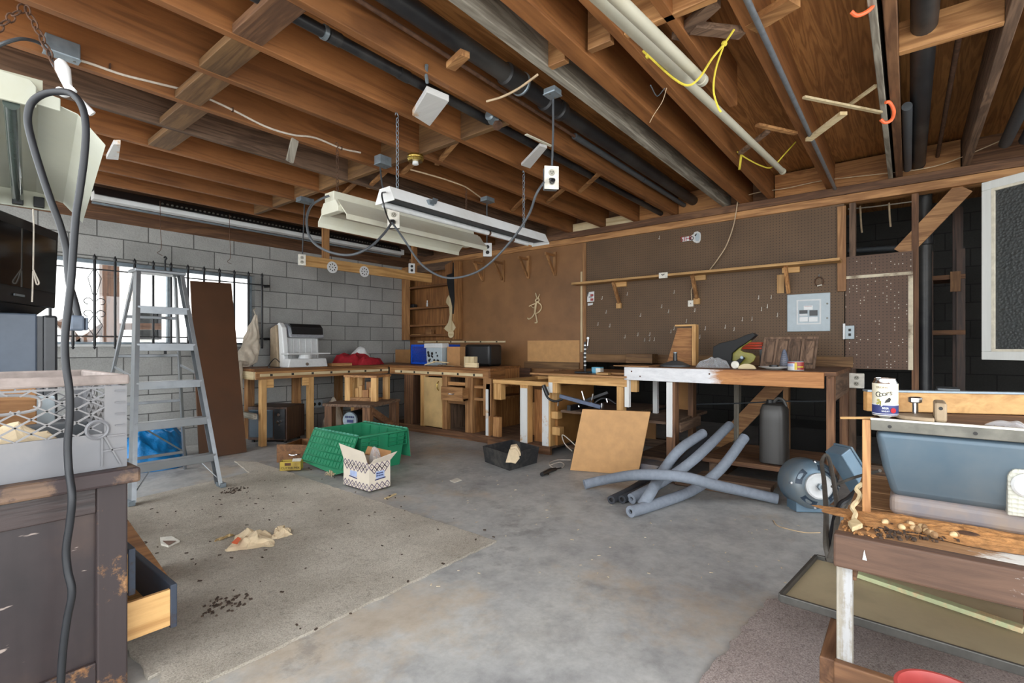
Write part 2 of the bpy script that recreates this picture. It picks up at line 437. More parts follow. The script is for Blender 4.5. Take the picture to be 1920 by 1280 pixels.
M_navy = plain('navy_ink', rgb(44,52,104), 0.6)
M_pblue = plain('pale_blue_ink', rgb(170,186,222), 0.6)
M_red = plain('red_cloth', rgb(156,22,36), 0.8, var=0.1)
M_redp = plain('red_plastic', rgb(158,64,60), 0.35, var=0.04)
M_linen = plain('linen', rgb(200,188,170), 0.9, var=0.08, scale=14)
M_bluepaint = plain('saw_blue', rgb(76,94,107), 0.42, metal=0.25, var=0.06, scale=4, dirt=rgb(116,112,104), dirt_amt=0.4)
M_bluebase = plain('saw_base_blue', rgb(96,105,124), 0.55, var=0.08, scale=6, dirt=rgb(150,128,102), dirt_amt=0.8)
M_motor = plain('motor_blue', rgb(108,132,150), 0.38, metal=0.3, var=0.06, scale=6, dirt=rgb(140,132,118), dirt_amt=0.7)
M_castd = plain('dusty_cast', rgb(150,132,108), 0.6, metal=0.4, var=0.08, scale=20)
M_steel = plain('dull_steel', rgb(120,118,110), 0.45, metal=0.7, var=0.12, scale=14)
M_panelbox = plain('panel_grey', rgb(172,184,190), 0.42, var=0.02)
M_lightgrey = plain('light_grey_plastic', rgb(206,208,208), 0.4, var=0.03)
M_silver = plain('silver_plastic', rgb(150,154,160), 0.4, metal=0.2)
M_fridge = plain('fridge_slate', rgb(76,86,100), 0.4, var=0.03)
M_fridged = plain('fridge_black', rgb(40,42,46), 0.35)
M_crt = plain('crt_glass', rgb(20,22,24), 0.08, var=0.02)
M_crt2 = plain('crt_glass_pale', rgb(70,82,92), 0.2, var=0.02)
M_plate = plain('outlet_plate', rgb(222,218,206), 0.4)
M_socket = plain('outlet_socket', rgb(168,164,150), 0.5)
M_slot = plain('outlet_slot', rgb(30,28,26), 0.6)
M_glass = glassmat('clear_glass')
M_ribglass = glassmat('pebbled_glass', rgb(78,82,82), 0.35, 70)
def filmmat():
    m, nt, b = new('clear_film'); out = nt.nodes['Material Output']
    tr = N(nt, 'ShaderNodeBsdfTransparent'); b.inputs['Base Color'].default_value = (0.75,0.77,0.8,1); b.inputs['Roughness'].default_value = 0.15
    mx = N(nt, 'ShaderNodeMixShader'); lw = N(nt, 'ShaderNodeLayerWeight'); lw.inputs['Blend'].default_value = 0.45
    mr = N(nt, 'ShaderNodeMapRange'); mr.inputs[3].default_value = 0.16; mr.inputs[4].default_value = 0.75
    nt.links.new(lw.outputs['Facing'], mr.inputs[0]); nt.links.new(mr.outputs[0], mx.inputs[0])
    nt.links.new(tr.outputs[0], mx.inputs[1]); nt.links.new(b.outputs[0], mx.inputs[2]); nt.links.new(mx.outputs[0], out.inputs['Surface']); return m
M_film = filmmat()
M_saw = plain('sawdust', rgb(168,120,72), 1.0, var=0.15, scale=60, bmp=0.6)
M_dirt = plain('dark_dirt', rgb(70,56,46), 1.0, var=0.25, scale=60, bmp=0.6)
M_jug = plain('black_jug', rgb(64,62,60), 0.42, var=0.05, scale=3)
M_olive = plain('olive_plastic', rgb(136,130,48), 0.4)
M_sky = plain('sky_blue', rgb(92,160,190), 0.4)
M_fin = plain('light_yellow', rgb(206,180,60), 0.5)
# ------------------------------------------------------------------ world, camera, exposure
w = bpy.data.worlds.new('sky'); scene.world = w; w.use_nodes = True
bg = w.node_tree.nodes['Background']; bg.inputs['Color'].default_value = (0.93, 0.97, 1.0, 1); bg.inputs['Strength'].default_value = 1.2
cam = bpy.data.cameras.new('camera'); co = bpy.data.objects.new('camera', cam); COL.objects.link(co)
co.location = (0, 0, H); co.rotation_euler = (PI/2, 0, -math.atan2(CT, ST))
cam.lens = F / 1920 * 36; cam.sensor_width = 36; cam.shift_y = 10 / 1920; cam.clip_start = 0.02
scene.camera = co
sun = bpy.data.lights.new('sun', 'SUN'); sun.energy = 4.0; sun.angle = 0.02; sun.color = (1.0, 0.96, 0.9)
so = bpy.data.objects.new('sun', sun); COL.objects.link(so); so.rotation_euler = V((-0.45, 0.30, -0.95)).to_track_quat('-Z', 'Y').to_euler(); so.location = (0, 0, 8)
vs_ = scene.view_settings; vs_.view_transform = 'Standard'; vs_.look = 'None'; vs_.gamma = 1.0; vs_.use_curve_mapping = False
vs_.exposure = 2.1
scene.cycles.max_bounces = 8; scene.cycles.diffuse_bounces = 6; scene.cycles.transmission_bounces = 6
scene.cycles.caustics_reflective = False; scene.cycles.caustics_refractive = False

# ------------------------------------------------------------------ floor and walls
struct(MB().box(-7, 9.0, -7, 11, -0.15, 0).build('floor', M_concrete), 'grey stained concrete floor of the workshop', 'floor')

WX0, WX1, WZ0, WZ1 = 0.74, 2.73, 1.083, 1.915      # window opening in the block wall
b = MB()
for x0, x1, z0, z1 in ((-1.3, WX0, 0, 2.29), (WX1, 8.0, 0, 2.29), (WX0, WX1, 0, WZ0), (WX0, WX1, WZ1, 2.29)):
    b.box(x0, x1, YW, YW+0.2, z0, z1)
struct(b.build('wall_left', M_block), 'grey concrete block wall around the barred window', 'wall')
struct(MB().box(7.3, 7.5, -1.8, YW, 0, 2.7).build('wall_back', M_block_shade), 'block wall coloured dark as shade, seen through the open studs', 'wall')
struct(MB().box(3.6, 7.5, -2.0, -1.8, 0, 2.7).build('wall_lightstop', M_block), 'unseen block wall added to keep daylight out past the open studs', 'wall')  # out of view, added to block daylight from the space behind the studs

struct(MB().box(-1.3, XW, YW-0.005, YW+0.2, 2.29, 2.437).build('trim_9', wood('redwood','x')), 'timber plate along the top of the block wall', 'beam')
struct(MB().box(-1.3, XW+0.1, YW-0.005, YW+0.2, 2.44, 2.676).build('trim_11', wood('redwood','x')), 'rim joist over the block wall plate', 'beam')
# window: sliding aluminium frame, sill and panes
wf = MB().frame((WX0, YW+0.08, WZ0), (1,0,0), (0,0,1), WX1-WX0, WZ1-WZ0, 0.035, (0,0.05,0)).build('window_1', M_galv)
struct(wf, 'wide window in the block wall behind black bars', 'window'); ROOT[wf.name] = Matrix.Translation(-wf.location)
MB().box(1.855, 1.9, YW+0.07, YW+0.13, WZ0, WZ1).build('meeting_rail', M_galv, wf)
MB().box(WX0+0.03, WX1-0.03, YW+0.1, YW+0.104, WZ0+0.03, WZ1-0.03).build('pane', M_glass, wf)
MB().box(WX0, WX1, YW-0.012, YW+0.08, WZ0-0.012, WZ0+0.012).build('sill', M_white, wf, bevel=0.004)

# outside the window
struct(MB().box(-3, 9, 10.2, 10.4, 0, 3.2).build('neighbour_wall', M_white), 'bright pale wall across the yard outside the window', 'wall')
t = thing('patio_cover', 'dark timber post with a diagonal brace outside the barred window', 'post', P(205,640,y=7.4).xy.to_3d())
px_ = P(205,640,y=7.4).x
MB().box(px_-0.08, px_+0.08, 7.33, 7.47, 0, 2.3).build('post', wood('walnut','z'), t)
MB().bar(P(110,600,y=7.4), P(150,648,y=7.4), 0.09, 0.09).build('brace', wood('walnut','x'), t)
MB().bar(P(116,668,y=7.4), P(198,610,y=7.4), 0.09, 0.10).build('brace', wood('walnut','x'), t)
MB().bar(P(198,612,y=7.4), P(300,612,y=7.4), 0.09, 0.08).build('rail', wood('walnut','x'), t)
MB().box(px_-0.5, px_+0.7, 7.33, 7.47, 2.16, 2.3).build('beam', wood('grey','x'), t)
nw = MB(); a_, b_ = P(260,585,y=10.1), P(298,632,y=10.1)
nb = thing('neighbour_window', 'dark window in the pale wall outside, seen through the stepladder', 'window', (a_.x, 10.14, 0))
MB().box(a_.x, b_.x, 10.13, 10.19, b_.z, a_.z).build('pane', M_crt, nb)
MB().frame((a_.x-0.04, 10.1, b_.z-0.04), (1,0,0), (0,0,1), b_.x-a_.x+0.08, a_.z-b_.z+0.08, 0.05, (0,0.09,0)).build('frame', M_blackm, nb)
wl = thing('wall_lamp', 'pale lamp on the wall outside the window beside the patio post', 'lamp', P(233,545,y=10.1))
c_ = P(233,545,y=10.1)
MB().lathe([(0.05,0),(0.16,0.04),(0.16,0.3),(0.1,0.36)], c_-V((0,0.1,0.18))).build('lamp_shade', M_linen, wl)
MB().box(c_.x-0.05, c_.x+0.05, 10.08, 10.2, c_.z-0.1, c_.z+0.1).build('bracket', M_galv, wl)

# ------------------------------------------------------------------ stud wall on the right (plane x = XW)
ZP0, ZP1 = 2.293, 2.436                              # top plates
def pl(i, o, lab): o.name = 'trim_%d' % i; struct(o, lab, 'beam'); return o
pl(1, MB().box(XW-0.03, XW+0.1, -1.8, YW, ZP0, ZP0+0.07).build('trim_1', wood('fir','y'), bevel=0.004), 'lower brown top plate running above the pegboard')
pl(2, MB().box(XW-0.03, XW+0.1, -1.8, YW, ZP0+0.073, ZP1).build('trim_2', wood('redwood','y'), bevel=0.004), 'upper brown top plate carrying the joists')
pl(3, MB().box(XW+0.01, XW+0.1, -1.8, YW, 0, 0.085).build('trim_3', wood('old','y')), 'sole plate of the open stud wall')
def Yw(px): return P(px, 650, x=XW).y
i = 4
for pxs, kind, z0, z1, lab in ((1716,'redwood',0.085,ZP0,'redwood stud right of the spotted pegboard'),
        (1380,'grey',0.085,ZP0,'weathered stud under the long bench left of the brace'),
        (1473,'fir',0.085,ZP0,'stud behind the black jug under the bench'), (1598,'old',0.085,ZP0,'old stud behind the outlet box')):
    y = Yw(pxs); pl(i, MB().box(XW+0.01, XW+0.1, y-0.022, y+0.022, z0, z1).build('trim_%d'%i, wood(kind,'z')), lab); i += 1
# let-in braces
pl(i, MB().bar(P(1345,838,x=XW+0.03), P(1478,700,x=XW+0.03), 0.13, 0.03, (1,0,0)).build('trim_%d'%i, wood('fir','y')), 'diagonal brace in the open studs under the long bench'); i += 1
pl(i, MB().bar(P(1690,468,x=XW+0.03)+V((0,0,-0.03)), P(1808,352,x=XW+0.03), 0.12, 0.03, (1,0,0)).build('trim_%d'%i, wood('fir','y')), 'diagonal brace in the open studs beside the black pipe'); i += 1

hb = MB().box(XW-0.006, XW+0.012, 2.995, YW, 0.35, ZP0).build('hardboard_sheet', M_hard); tag(hb, 'tall brown hardboard wall panel left of the dark pegboard', 'wall panel')
pb = MB().box(XW-0.006, XW+0.012, Yw(1583), 2.99, 0.9, ZP0).build('pegboard', M_peg); tag(pb, 'large dark brown pegboard behind the long bench', 'pegboard')
y0, y1 = P(1712,500,x=XW).y, P(1585,500,x=XW).y
zA, zB, zC = P(1650,692,x=XW).z, P(1650,516,x=XW).z, P(1650,476,x=XW).z
sp = thing('pegboard', 'smaller pegboard with holes coloured pale as if lit through right of the breaker panel', 'pegboard', (XW, (y0+y1)/2, zA))
MB().box(XW-0.006, XW+0.012, y0, y1, zA, zB).build('panel', M_pegl, sp)
MB().box(XW-0.010, XW-0.006, y0, y1, zB-0.012, zB+0.012).build('paint_strip', plain('flaky_cream', rgb(216,204,178), 0.7, var=0.05, dirt=rgb(110,90,70), dirt_amt=0.9), sp)
MB().box(XW-0.010, XW-0.006, y0, y0+0.03, zA, zB-0.02).build('paint_strip', bpy.data.materials['flaky_cream'], sp)
MB().box(XW-0.006, XW+0.012, y0, y1, zB, zC).build('panel', M_pegl, sp)
# boards trimming the panels
def postboard(pa, pb_, kind, lab, w=0.05, dx=0.02, x=XW):
    a, c = P(*pa, x=x-dx), P(*pb_, x=x-dx); y = (a.y+c.y)/2
    o = MB().box(x-dx, x-0.006, y-w/2, y+w/2, min(a.z,c.z), max(a.z,c.z)).build('batten', wood(kind,'z'), bevel=0.003)
    return tag(o, lab, 'batten')
postboard((1578,386),(1578,546),'fir','upright brown batten between the dark pegboard and the opening', 0.062, 0.03)
postboard((1095,455),(1095,660),'fir','long batten covering the joint of hardboard and pegboard', 0.045, 0.02)
postboard((1090,509),(1090,660),'pale','thin pale batten beside the joint of hardboard and pegboard', 0.026, 0.016)

# lower panels behind the middle benches, and bench backboards
o = MB().box(XW-0.004, XW+0.006, P(1230,700,x=XW).y, YW, 0.085, 0.35).build('hardboard_sheet', M_hardl); tag(o, 'brown hardboard panel low on the wall behind the open cabinets', 'wall panel')
o = MB().box(XW-0.01, XW-0.007, P(1090,650,x=XW).y+0.02, P(990,650,x=XW).y, P(1040,692,x=XW).z, P(1040,638,x=XW).z).build('hardboard_sheet', M_ochre); tag(o, 'lighter hardboard patch on the wall above the middle bench', 'wall panel')
for z0, z1, px0, px1, k, lab in ((0.80,0.885,985,1088,'fir2','brown backboard low behind the middle bench'),(0.895,0.985,1100,1600,'fir2','long brown backboard along the bottom of the pegboard')):
    ya, yb = P(px1,650,x=XW).y, P(px0,650,x=XW).y
    o = MB().box(XW-0.03, XW-0.0115, ya, yb, z0, z1).build('backboard', wood(k,'y'), bevel=0.003); tag(o, lab, 'board')

# ------------------------------------------------------------------ ceiling: joists, blocking, subfloor
ZJ, HJ = 2.437, 0.24
struct(MB().box(-0.45, 7.5, -2.0, YW+0.2, ZJ+HJ, ZJ+HJ+0.03).build('ceiling', wood('ply','x')), 'underside of the plywood subfloor above the joists', 'ceiling')
jn = [0]
def joist(y, kind='joist', wd=0.042, x0=-0.42, x1=XW+0.12, h=HJ, z=ZJ, lab=None):
    o = MB().box(x0, x1, y-wd/2, y+wd/2, z, z+h-0.002).build('trim_%d' % (20+jn[0]), wood(kind,'x'), bevel=0.003); jn[0] += 1
    return struct(o, lab, 'joist')
ords = ['first','second','third','fourth','fifth','sixth','seventh','eighth','ninth','tenth']
JL = [5.72, 5.3, 4.9, 4.48, 4.06, 3.62, 3.18, 2.74, 2.33]
kinds = ['old','redwood','joist','redwood','joist','old','joist','joist','joist']
for n_, y in enumerate(JL): joist(y, 'joist' if kinds[n_] == 'redwood' else kinds[n_], lab='%s brown ceiling joist counted from the block wall' % ords[n_])
joist(1.90, lab='brown ceiling joist left of the black drain pipe')
joist(1.40, 'grey', 0.045, lab='weathered grey ceiling joist right of the black drain pipe')
joist(1.22, 'joist', 0.085, lab='thick dark brown beam beside the weathered grey joist')
joist(1.0, 'joist', lab='brown joist left of the hanging white pipes')
joist(0.78, 'joist', x1=3.0, lab='brown joist right of the hanging white pipes')
joist(0.53, 'joist', 0.06, lab='brown joist carrying the grey conduit on its underside')
joist(0.115, 'grey', 0.03, lab='splintered weathered board nailed to a joist, holding orange hooks')
joist(0.06, 'redwood', 0.045, lab='brown joist beside the splintered weathered board')
joist(-0.34, 'old', 0.045, lab='old joist right of the black vent pipe')
for y in (-0.8, -1.2, -1.65): joist(y, 'joist', lab='ceiling joist past the right edge of the photo')
# rim board and blocks over the plate
struct(MB().box(XW+0.12, XW+0.16, -1.8, YW, ZJ, ZJ+HJ).build('trim_50', wood('redwood','y')), 'rim board behind the joist ends on the plate', 'board')
allj = sorted(JL + [1.90, 1.40, 1.22, 1.0, 0.53, 0.09, -0.34, -0.8])
k = 0
for a, c in zip(allj[:-1], allj[1:]):
    if a >= 3.0 or a < -0.4: continue
    if c - a > 0.25:
        kind = 'pale' if a > 1.95 else 'ply'
        o = MB().box(XW+0.02, XW+0.05, a+0.03, c-0.03, ZJ, ZJ+(0.1 if a > 1.95 else 0.22)).build('trim_%d' % (60+k), wood(kind,'y')); k += 1
        struct(o, 'short board closing the joist bay over the pegboard wall, number %s from the old joist' % ords[k-1] if k <= 10 else None, 'board')
# blocking across the left bays (x about 2.37) and right bays (x about 2.03)
bn = [0]
def block(x, ya, yb, kind, h, z=ZJ, t=0.04, lab=None):
    o = MB().box(x-t/2, x+t/2, ya+0.022, yb-0.022, z, z+h).build('trim_%d' % (80+bn[0]), wood(kind,'y'), bevel=0.003); bn[0] += 1
    return struct(o, lab, 'blocking')
ys = [1.90, 2.33, 2.74, 3.18, 3.62, 4.06, 4.48, 4.9, 5.3]
for a, c, o_ in zip(ys[:-1], ys[1:], ords): block(2.37, a, c, 'fir2', HJ-0.004, lab='%s solid blocking across the joists counted from the drain pipe' % o_)
for a, c, l in ((1.24,1.40,'blocking beside the weathered grey joist'),(1.0,1.18,'large pale blocking above the white pipes'),(0.55,1.0,'blocking behind the white pipes')):
    block(2.03, a+0.02, c, 'fir', 0.2, lab=l)
block(2.95, 0.085, -0.315+0.0, 'old', 0.14, lab='board between joists crossing the black vent pipe') if False else None
o = MB().box(2.93, 2.97, -0.317, 0.037, ZJ+0.001, ZJ+0.14).build('trim_95', wood('fir','y'), bevel=0.003); struct(o, 'short board between joists crossing over the black vent pipe', 'blocking')
# flat bridging boards near the camera, staggered
fl = [((500,45),0.95),((430,112),1.02),((380,170),1.05),((340,225),1.08),((316,265),1.12)]
pairs = [(1.90,2.33),(2.33,2.74),(2.74,3.18),(3.18,3.62),(3.62,4.06)]
for n_, ((q, xx), (a, c)) in enumerate(zip(fl, pairs)):
    xm = P(q[0], q[1], y=(a+c)/2).x; xm = P(q[0], q[1], z=ZJ).x
    o = MB().box(xm-0.065, xm+0.065, a+0.022, c-0.022, ZJ+0.002, ZJ+0.042).build('trim_%d' % (100+n_), wood('redwood' if n_ == 0 else 'fir2','y'), bevel=0.003)
    struct(o, '%s flat bridging board between joists counted from the thin black pipe' % ords[n_], 'bridging')
# small diagonal bridging sticks past the solid blocking
sticks = [((905,300),(870,275)),]
def stick(pa, pb_, wd=0.035, th=0.02, lab='', kind='fir'):
    a, c = P(*pa, z=ZJ+0.02), P(*pb_, z=ZJ+0.02); e_ = (c-a).normalized()*0.06; a, c = a-e_, c+e_
    o = MB().bar(a, c, wd, th).build('bridging_stick', wood(kind,'y'), bevel=0.002); tag(o, lab, 'stick', 'wooden sticks bridging the joist bays'); return o
stick((823,303),(858,262), lab='bridging stick right of the brass lamp holder, second joist bay from the thin pipe')
stick((757,322),(787,297), lab='bridging stick just left of the brass lamp holder')
stick((694,348),(722,322), lab='bridging stick below the small grey box near the solid blocking')
stick((1026,380),(1056,355), lab='bridging stick left of the hanging outlet with a plug')
stick((1088,358),(1122,327), lab='bridging stick over the thin black pipe near the pegboard')
stick((641,366),(664,345), lab='bridging stick above the cream shop light chain')
stick((962,393),(984,371), lab='bridging stick above the far end of the white shop light')
# ------------------------------------------------------------------ pipes along the joists
def xat(px, y): return P(px, 600, y=y).x
t = thing('water_pipe', 'thin black pipe running between joists above the shop lights', 'pipe', (0.3, 2.06, 2.48))
MB().tube([(0.3,2.06,2.487),(5.2,2.06,2.487)], 0.027, 14).build('pipe', M_black, t, smooth=True)
for px in (615, 748):
    x = xat(px, 2.06); MB().tube([(x,2.06,2.487),(x+0.06,2.06,2.487)], 0.031, 14).build('coupling', M_black, t, smooth=True)
x = xat(612,2.06); MB().tube([(x-0.02,2.06,2.487),(x,2.06,2.487)], 0.033, 14).build('hose_clamp', M_galv, t, smooth=True)
t = thing('drain_pipe', 'thick black plastic drain pipe hung between the brown and the weathered joists', 'pipe', (0.5, 1.72, 2.5))
MB().tube([(0.5,1.72,2.56),(5.2,1.72,2.56)], 0.048, 20).build('pipe', M_black, t, smooth=True)
for px, L in ((945,0.16),(1020,0.12),(1045,0.06)):
    x = xat(px, 1.72); MB().lathe([(0.048,0),(0.06,0.01),(0.06,L-0.01),(0.048,L)], (x,1.72,2.56), (1,0,0)).build('coupling', M_black, t, smooth=True)
x = xat(975,1.72); MB().lathe([(0.06,0),(0.066,0.004),(0.066,0.014),(0.06,0.018)], (x,1.72,2.56), (1,0,0)).build('hose_clamp', M_galv, t, smooth=True)
t = thing('copper_pipe', 'slim pipe in grey foam lagging below the black drain pipe', 'pipe', (1.5, 1.812, 2.5))
MB().tube([(1.2,1.812,2.53),(5.2,1.812,2.53)], 0.011, 10).build('pipe', M_rust, t, smooth=True)
x0, x1, x2 = xat(1077,1.812), xat(1205,1.812), xat(1287,1.812)
MB().tube([(x0,1.812,2.53),(x1-0.01,1.812,2.53)], 0.022, 14).build('foam_lagging', M_rubber, t, smooth=True)
MB().tube([(x1+0.01,1.812,2.53),(x2,1.812,2.53)], 0.022, 14).build('foam_lagging', M_rubber, t, smooth=True)
tag(MB().tube([(0.4,0.492,2.42),(5.05,0.492,2.42)], 0.013, 10).build('conduit', plain('grey_conduit', rgb(122,128,134), 0.4, metal=0.4), smooth=True), 'grey metal conduit fixed under the brown joist right of the white pipes', 'conduit')
for pa, da, pb_, db, lab, nm in (((1125,0),0.74,(1468,322),0.74,'long old white plastic pipe hung from the ceiling by yellow ropes','long'),((1160,0),0.66,(1318,152),0.66,'shorter white plastic pipe hung beside the long one',None)):
    a, c = P(*pa, y=da), P(*pb_, y=db); d = (c-a).normalized(); a = a - d*0.8
    t = thing('plastic_pipe', lab, 'pipe', a)
    MB().tube([a, c], 0.02, 16).build('pipe', M_pvc, t, smooth=True)
    MB().lathe([(0.02,0),(0.0235,0.004),(0.0235,0.03),(0.02,0.034)], c-d*0.034, d).build('end_collar', M_pvc, t, smooth=True)
t = thing('vent_pipe', 'black vent pipe along the ceiling bending down behind the open studs', 'pipe', (5.3, -0.075, 0))
yv = P(1733,500,x=5.3).y
MB().tube(catmull([(0.6,-0.055,2.53),(4.6,-0.055,2.53),(5.15,-0.06,2.52),(5.29,yv,2.36),(5.3,yv,2.1),(5.3,yv,0.0)], 5), 0.05, 18).build('pipe', M_black, t, smooth=True)
MB().lathe([(0.05,0),(0.06,0.006),(0.06,0.09),(0.05,0.1)], (5.3,yv,1.9), (0,0,1)).build('coupling', M_black, t, smooth=True)
tag(MB().tube([(3.7,0.008,2.47),(5.0,0.008,2.47)], 0.026, 14).build('lagged_pipe', M_rubber, smooth=True), 'short dark lagged pipe left of the black vent pipe', 'pipe')
tag(MB().tube([(3.0,-0.19,2.56),(5.24,-0.175,2.56)], 0.013, 10).build('iron_pipe', M_rust, smooth=True), 'thin rusty pipe between the vent pipe and the old joist', 'pipe')
tag(MB().tube([(2.5,-0.53,2.5),(4.9,-0.53,2.5)], 0.035, 14).build('grey_pipe', M_rubber, smooth=True), 'grey pipe at the top right corner past the old joist', 'pipe')
tag(MB().tube([(2.5,-0.63,2.5),(4.9,-0.63,2.5)], 0.035, 14).build('grey_pipe', M_foamd, smooth=True), 'dark pipe at the right edge of the photo beside a grey pipe', 'pipe')
# valves in the bays
t = thing('pipe_valve', 'grey valve fitting on the thin pipe past the solid blocking', 'valve', P(925,222,z=2.46))
c = P(925,222,z=2.46)
MB().lathe([(0.02,-0.06),(0.03,-0.05),(0.03,-0.02),(0.04,0),(0.03,0.03),(0.03,0.06),(0.02,0.07)], c, (1,0.2,0)).build('body', M_galv, t, smooth=True)
MB().lathe([(0.012,0),(0.012,0.05),(0.03,0.055),(0.03,0.07)], c, (0,-0.4,-0.6)).build('handle', M_rust, t, smooth=True)
# hooks, boards and sticks hanging from the joists
def board(name, pts, e, m, lab, cat, group=None, bevel=0.002):
    o = MB().prism(pts, e).build(name, m, bevel=bevel); return tag(o, lab, cat, group)
a = P(806,152,z=2.43)
t = thing('white_block', 'white painted wood block nailed under joists at the end of the thin black pipe', 'block', a)
q = [P(800,160,z=2.428),P(842,178,z=2.428),P(806,226,z=2.428),P(773,205,z=2.428)]
MB().prism(q, (0,0,-0.035)).build('board', coat('chipped_white_y','pine','y',rgb(216,216,214),0.64), t, bevel=0.003)
MB().tube([P(801,155,z=2.42),P(799,140,z=2.44),P(800,122,z=2.46)], 0.009, 8).build('hook', M_galv, t, smooth=True)
q = [P(1012,268,z=2.43),P(1026,272,z=2.43),P(994,311,z=2.43),P(977,305,z=2.43)]
t = thing('white_block', 'white painted strip nailed under joists near the hanging outlet cord', 'block', q[2])
MB().prism(q, (0,0,-0.02)).build('board', bpy.data.materials['chipped_white_y'], t, bevel=0.002)
MB().bar(P(986,252,z=2.40), P(1034,274,z=2.40), 0.02, 0.006).build('strip', M_cream, t)
q = [P(213,262,z=2.43),P(226,262,z=2.43),P(222,292,z=2.43),P(199,290,z=2.43)]
tag(MB().prism(q, (0,0,-0.03)).build('white_block', bpy.data.materials['chipped_white_y']), 'small white wood scrap under the joists by the near lamp reflector', 'block')
def rod(name, pts, r, m, lab, cat, n=6, group=None):
    return tag(MB().tube(pts, r, n).build(name, m, smooth=True), lab, cat, group)
def stickp(pa, ya, pb_, yb, w, h, m, lab):
    a, c = P(*pa, y=ya), P(*pb_, y=yb)
    return tag(MB().bar(a, c, w, h).build('wood_strip', m, bevel=0.002), lab, 'stick')
pz = lambda x, y, z: P(x, y, z=z)
tag(MB().bar(pz(1507,182,2.42), pz(1652,211,2.42), 0.02, 0.012).build('wood_strip', wood('pale','y')), 'thin pale strip pointing at the lower orange hook', 'stick')
tag(MB().bar(pz(1592,197,2.45), pz(1643,160,2.45), 0.02, 0.012).build('wood_strip', wood('pale','y')), 'short pale strip crossing behind the long one near the orange hook', 'stick')
tag(MB().bar(pz(1516,262,2.41), pz(1582,212,2.41), 0.04, 0.02).build('wood_strip', wood('pale','y')), 'wider pale strip under the conduit joist', 'stick')
tag(MB().bar(pz(1420,234,2.43), pz(1492,250,2.43), 0.03, 0.015).build('wood_strip', wood('fir','y')), 'brown strip between joists above the end of the long white pipe', 'stick')
tag(MB().bar(pz(1388,287,2.44), pz(1440,246,2.44), 0.03, 0.02).build('wood_strip', wood('old','y')), 'old brown strip behind the end of the long white pipe', 'stick')
tag(MB().bar(pz(1300,52,2.45), pz(1392,62,2.45), 0.05, 0.03).build('wood_strip', wood('old','y')), 'old board between joists above the yellow rope knot', 'stick')
tag(MB().bar(pz(1270,70,2.46), pz(1340,5,2.46), 0.06, 0.03).build('wood_strip', wood('old','y')), 'dark slanting board left of the conduit at the top of the photo', 'stick')
tag(MB().bar(pz(1408,50,2.45), pz(1490,0,2.45), 0.08, 0.03).build('wood_strip', wood('fir','y')), 'brown board right of the conduit at the top of the photo', 'stick')
tag(MB().bar(P(553,262,y=3.14), P(543,303,y=3.14), 0.045, 0.018, (0,1,0)).build('wood_strip', wood('grey','z')), 'grey wooden peg hanging from the joist under the white cable', 'stick')
tag(MB().bar(pz(845,125,2.44), pz(872,100,2.44), 0.05, 0.03).build('wood_strip', wood('fir','y')), 'short board bridging beside the black drain pipe', 'stick')
for pts, lab in (([(1596,22),(1606,29),(1622,24),(1636,12),(1640,-6)],'upper orange plastic hook on the splintered ceiling board'),([(1651,224),(1660,230),(1672,224),(1676,208),(1668,192),(1660,192)],'lower orange plastic hook on the splintered ceiling board')):
    rod('orange_hook', catmull([P(x,y,y=0.135,) for x, y in pts] if False else [P(x,y,d=2.0 if y < 40 else 2.74) for x, y in pts],4), 0.008 if pts[0][1] < 40 else 0.009, M_orange, lab, 'hook', 8)
# yellow ropes carrying the pipes
t = thing('yellow_rope', 'yellow rope sling knotted round the near part of the two white pipes', 'rope', P(1290,160,z=2.3))
d_ = 1.95
MB().tube(catmull([P(x,y,d=d) for x, y, d in ((1206,96,2.05),(1222,110,2.0),(1262,146,1.95),(1290,160,1.9),(1312,145,1.9),(1335,110,1.95),(1358,82,2.0),(1376,56,2.05))],5), 0.0045, 6).build('sling', M_yellow, t, smooth=True)
MB().tube(catmull([P(x,y,d=d) for x, y, d in ((1358,82,2.0),(1342,130,1.97),(1338,170,1.95),(1346,200,1.94),(1352,210,1.94))],5), 0.004, 6).build('tail', M_yellow, t, smooth=True)
MB().lathe([(0.004,-0.012),(0.01,-0.005),(0.01,0.006),(0.004,0.012)], P(1358,82,d=2.0), (0.4,0.4,0.6)).build('knot', M_yellow, t, smooth=True)
MB().lathe([(0.004,-0.012),(0.01,-0.005),(0.01,0.006),(0.004,0.012)], P(1215,104,d=2.02), (0.4,0.4,-0.6)).build('knot', M_yellow, t, smooth=True)
t = thing('yellow_rope', 'yellow rope sling under the far end of the long white pipe', 'rope', P(1440,312,d=3.6))
MB().tube(catmull([P(x,y,d=3.6) for x, y in ((1382,284),(1400,297),(1428,311),(1448,313),(1470,290),(1492,266))],5), 0.005, 6).build('sling', M_yellow, t, smooth=True)
MB().tube(catmull([P(x,y,d=3.6) for x, y in ((1390,288),(1388,305),(1386,318))],4), 0.008, 6).build('tail', M_yellow, t, smooth=True)
rod('wire', catmull([P(x,y,z=2.43) for x, y in ((1220,160,),(1232,180))] + [P(1246,166,z=2.42)],4), 0.003, M_galv, 'bent wire hook on the thick beam near the top of the photo', 'wire')
rod('hanging_wire', catmull([P(x,y,d=2.6) for x, y in ((1250,165),(1242,190),(1226,215),(1218,230))],4), 0.002, M_wireb, 'loose end of wire dangling from the thick brown beam', 'wire')
rod('cable', catmull([P(x,y,z=2.42) for x, y in ((912,190),(940,182),(972,166),(1008,140))],4), 0.006, M_wireb, 'beige cable end sticking out across the drain pipe', 'cable')
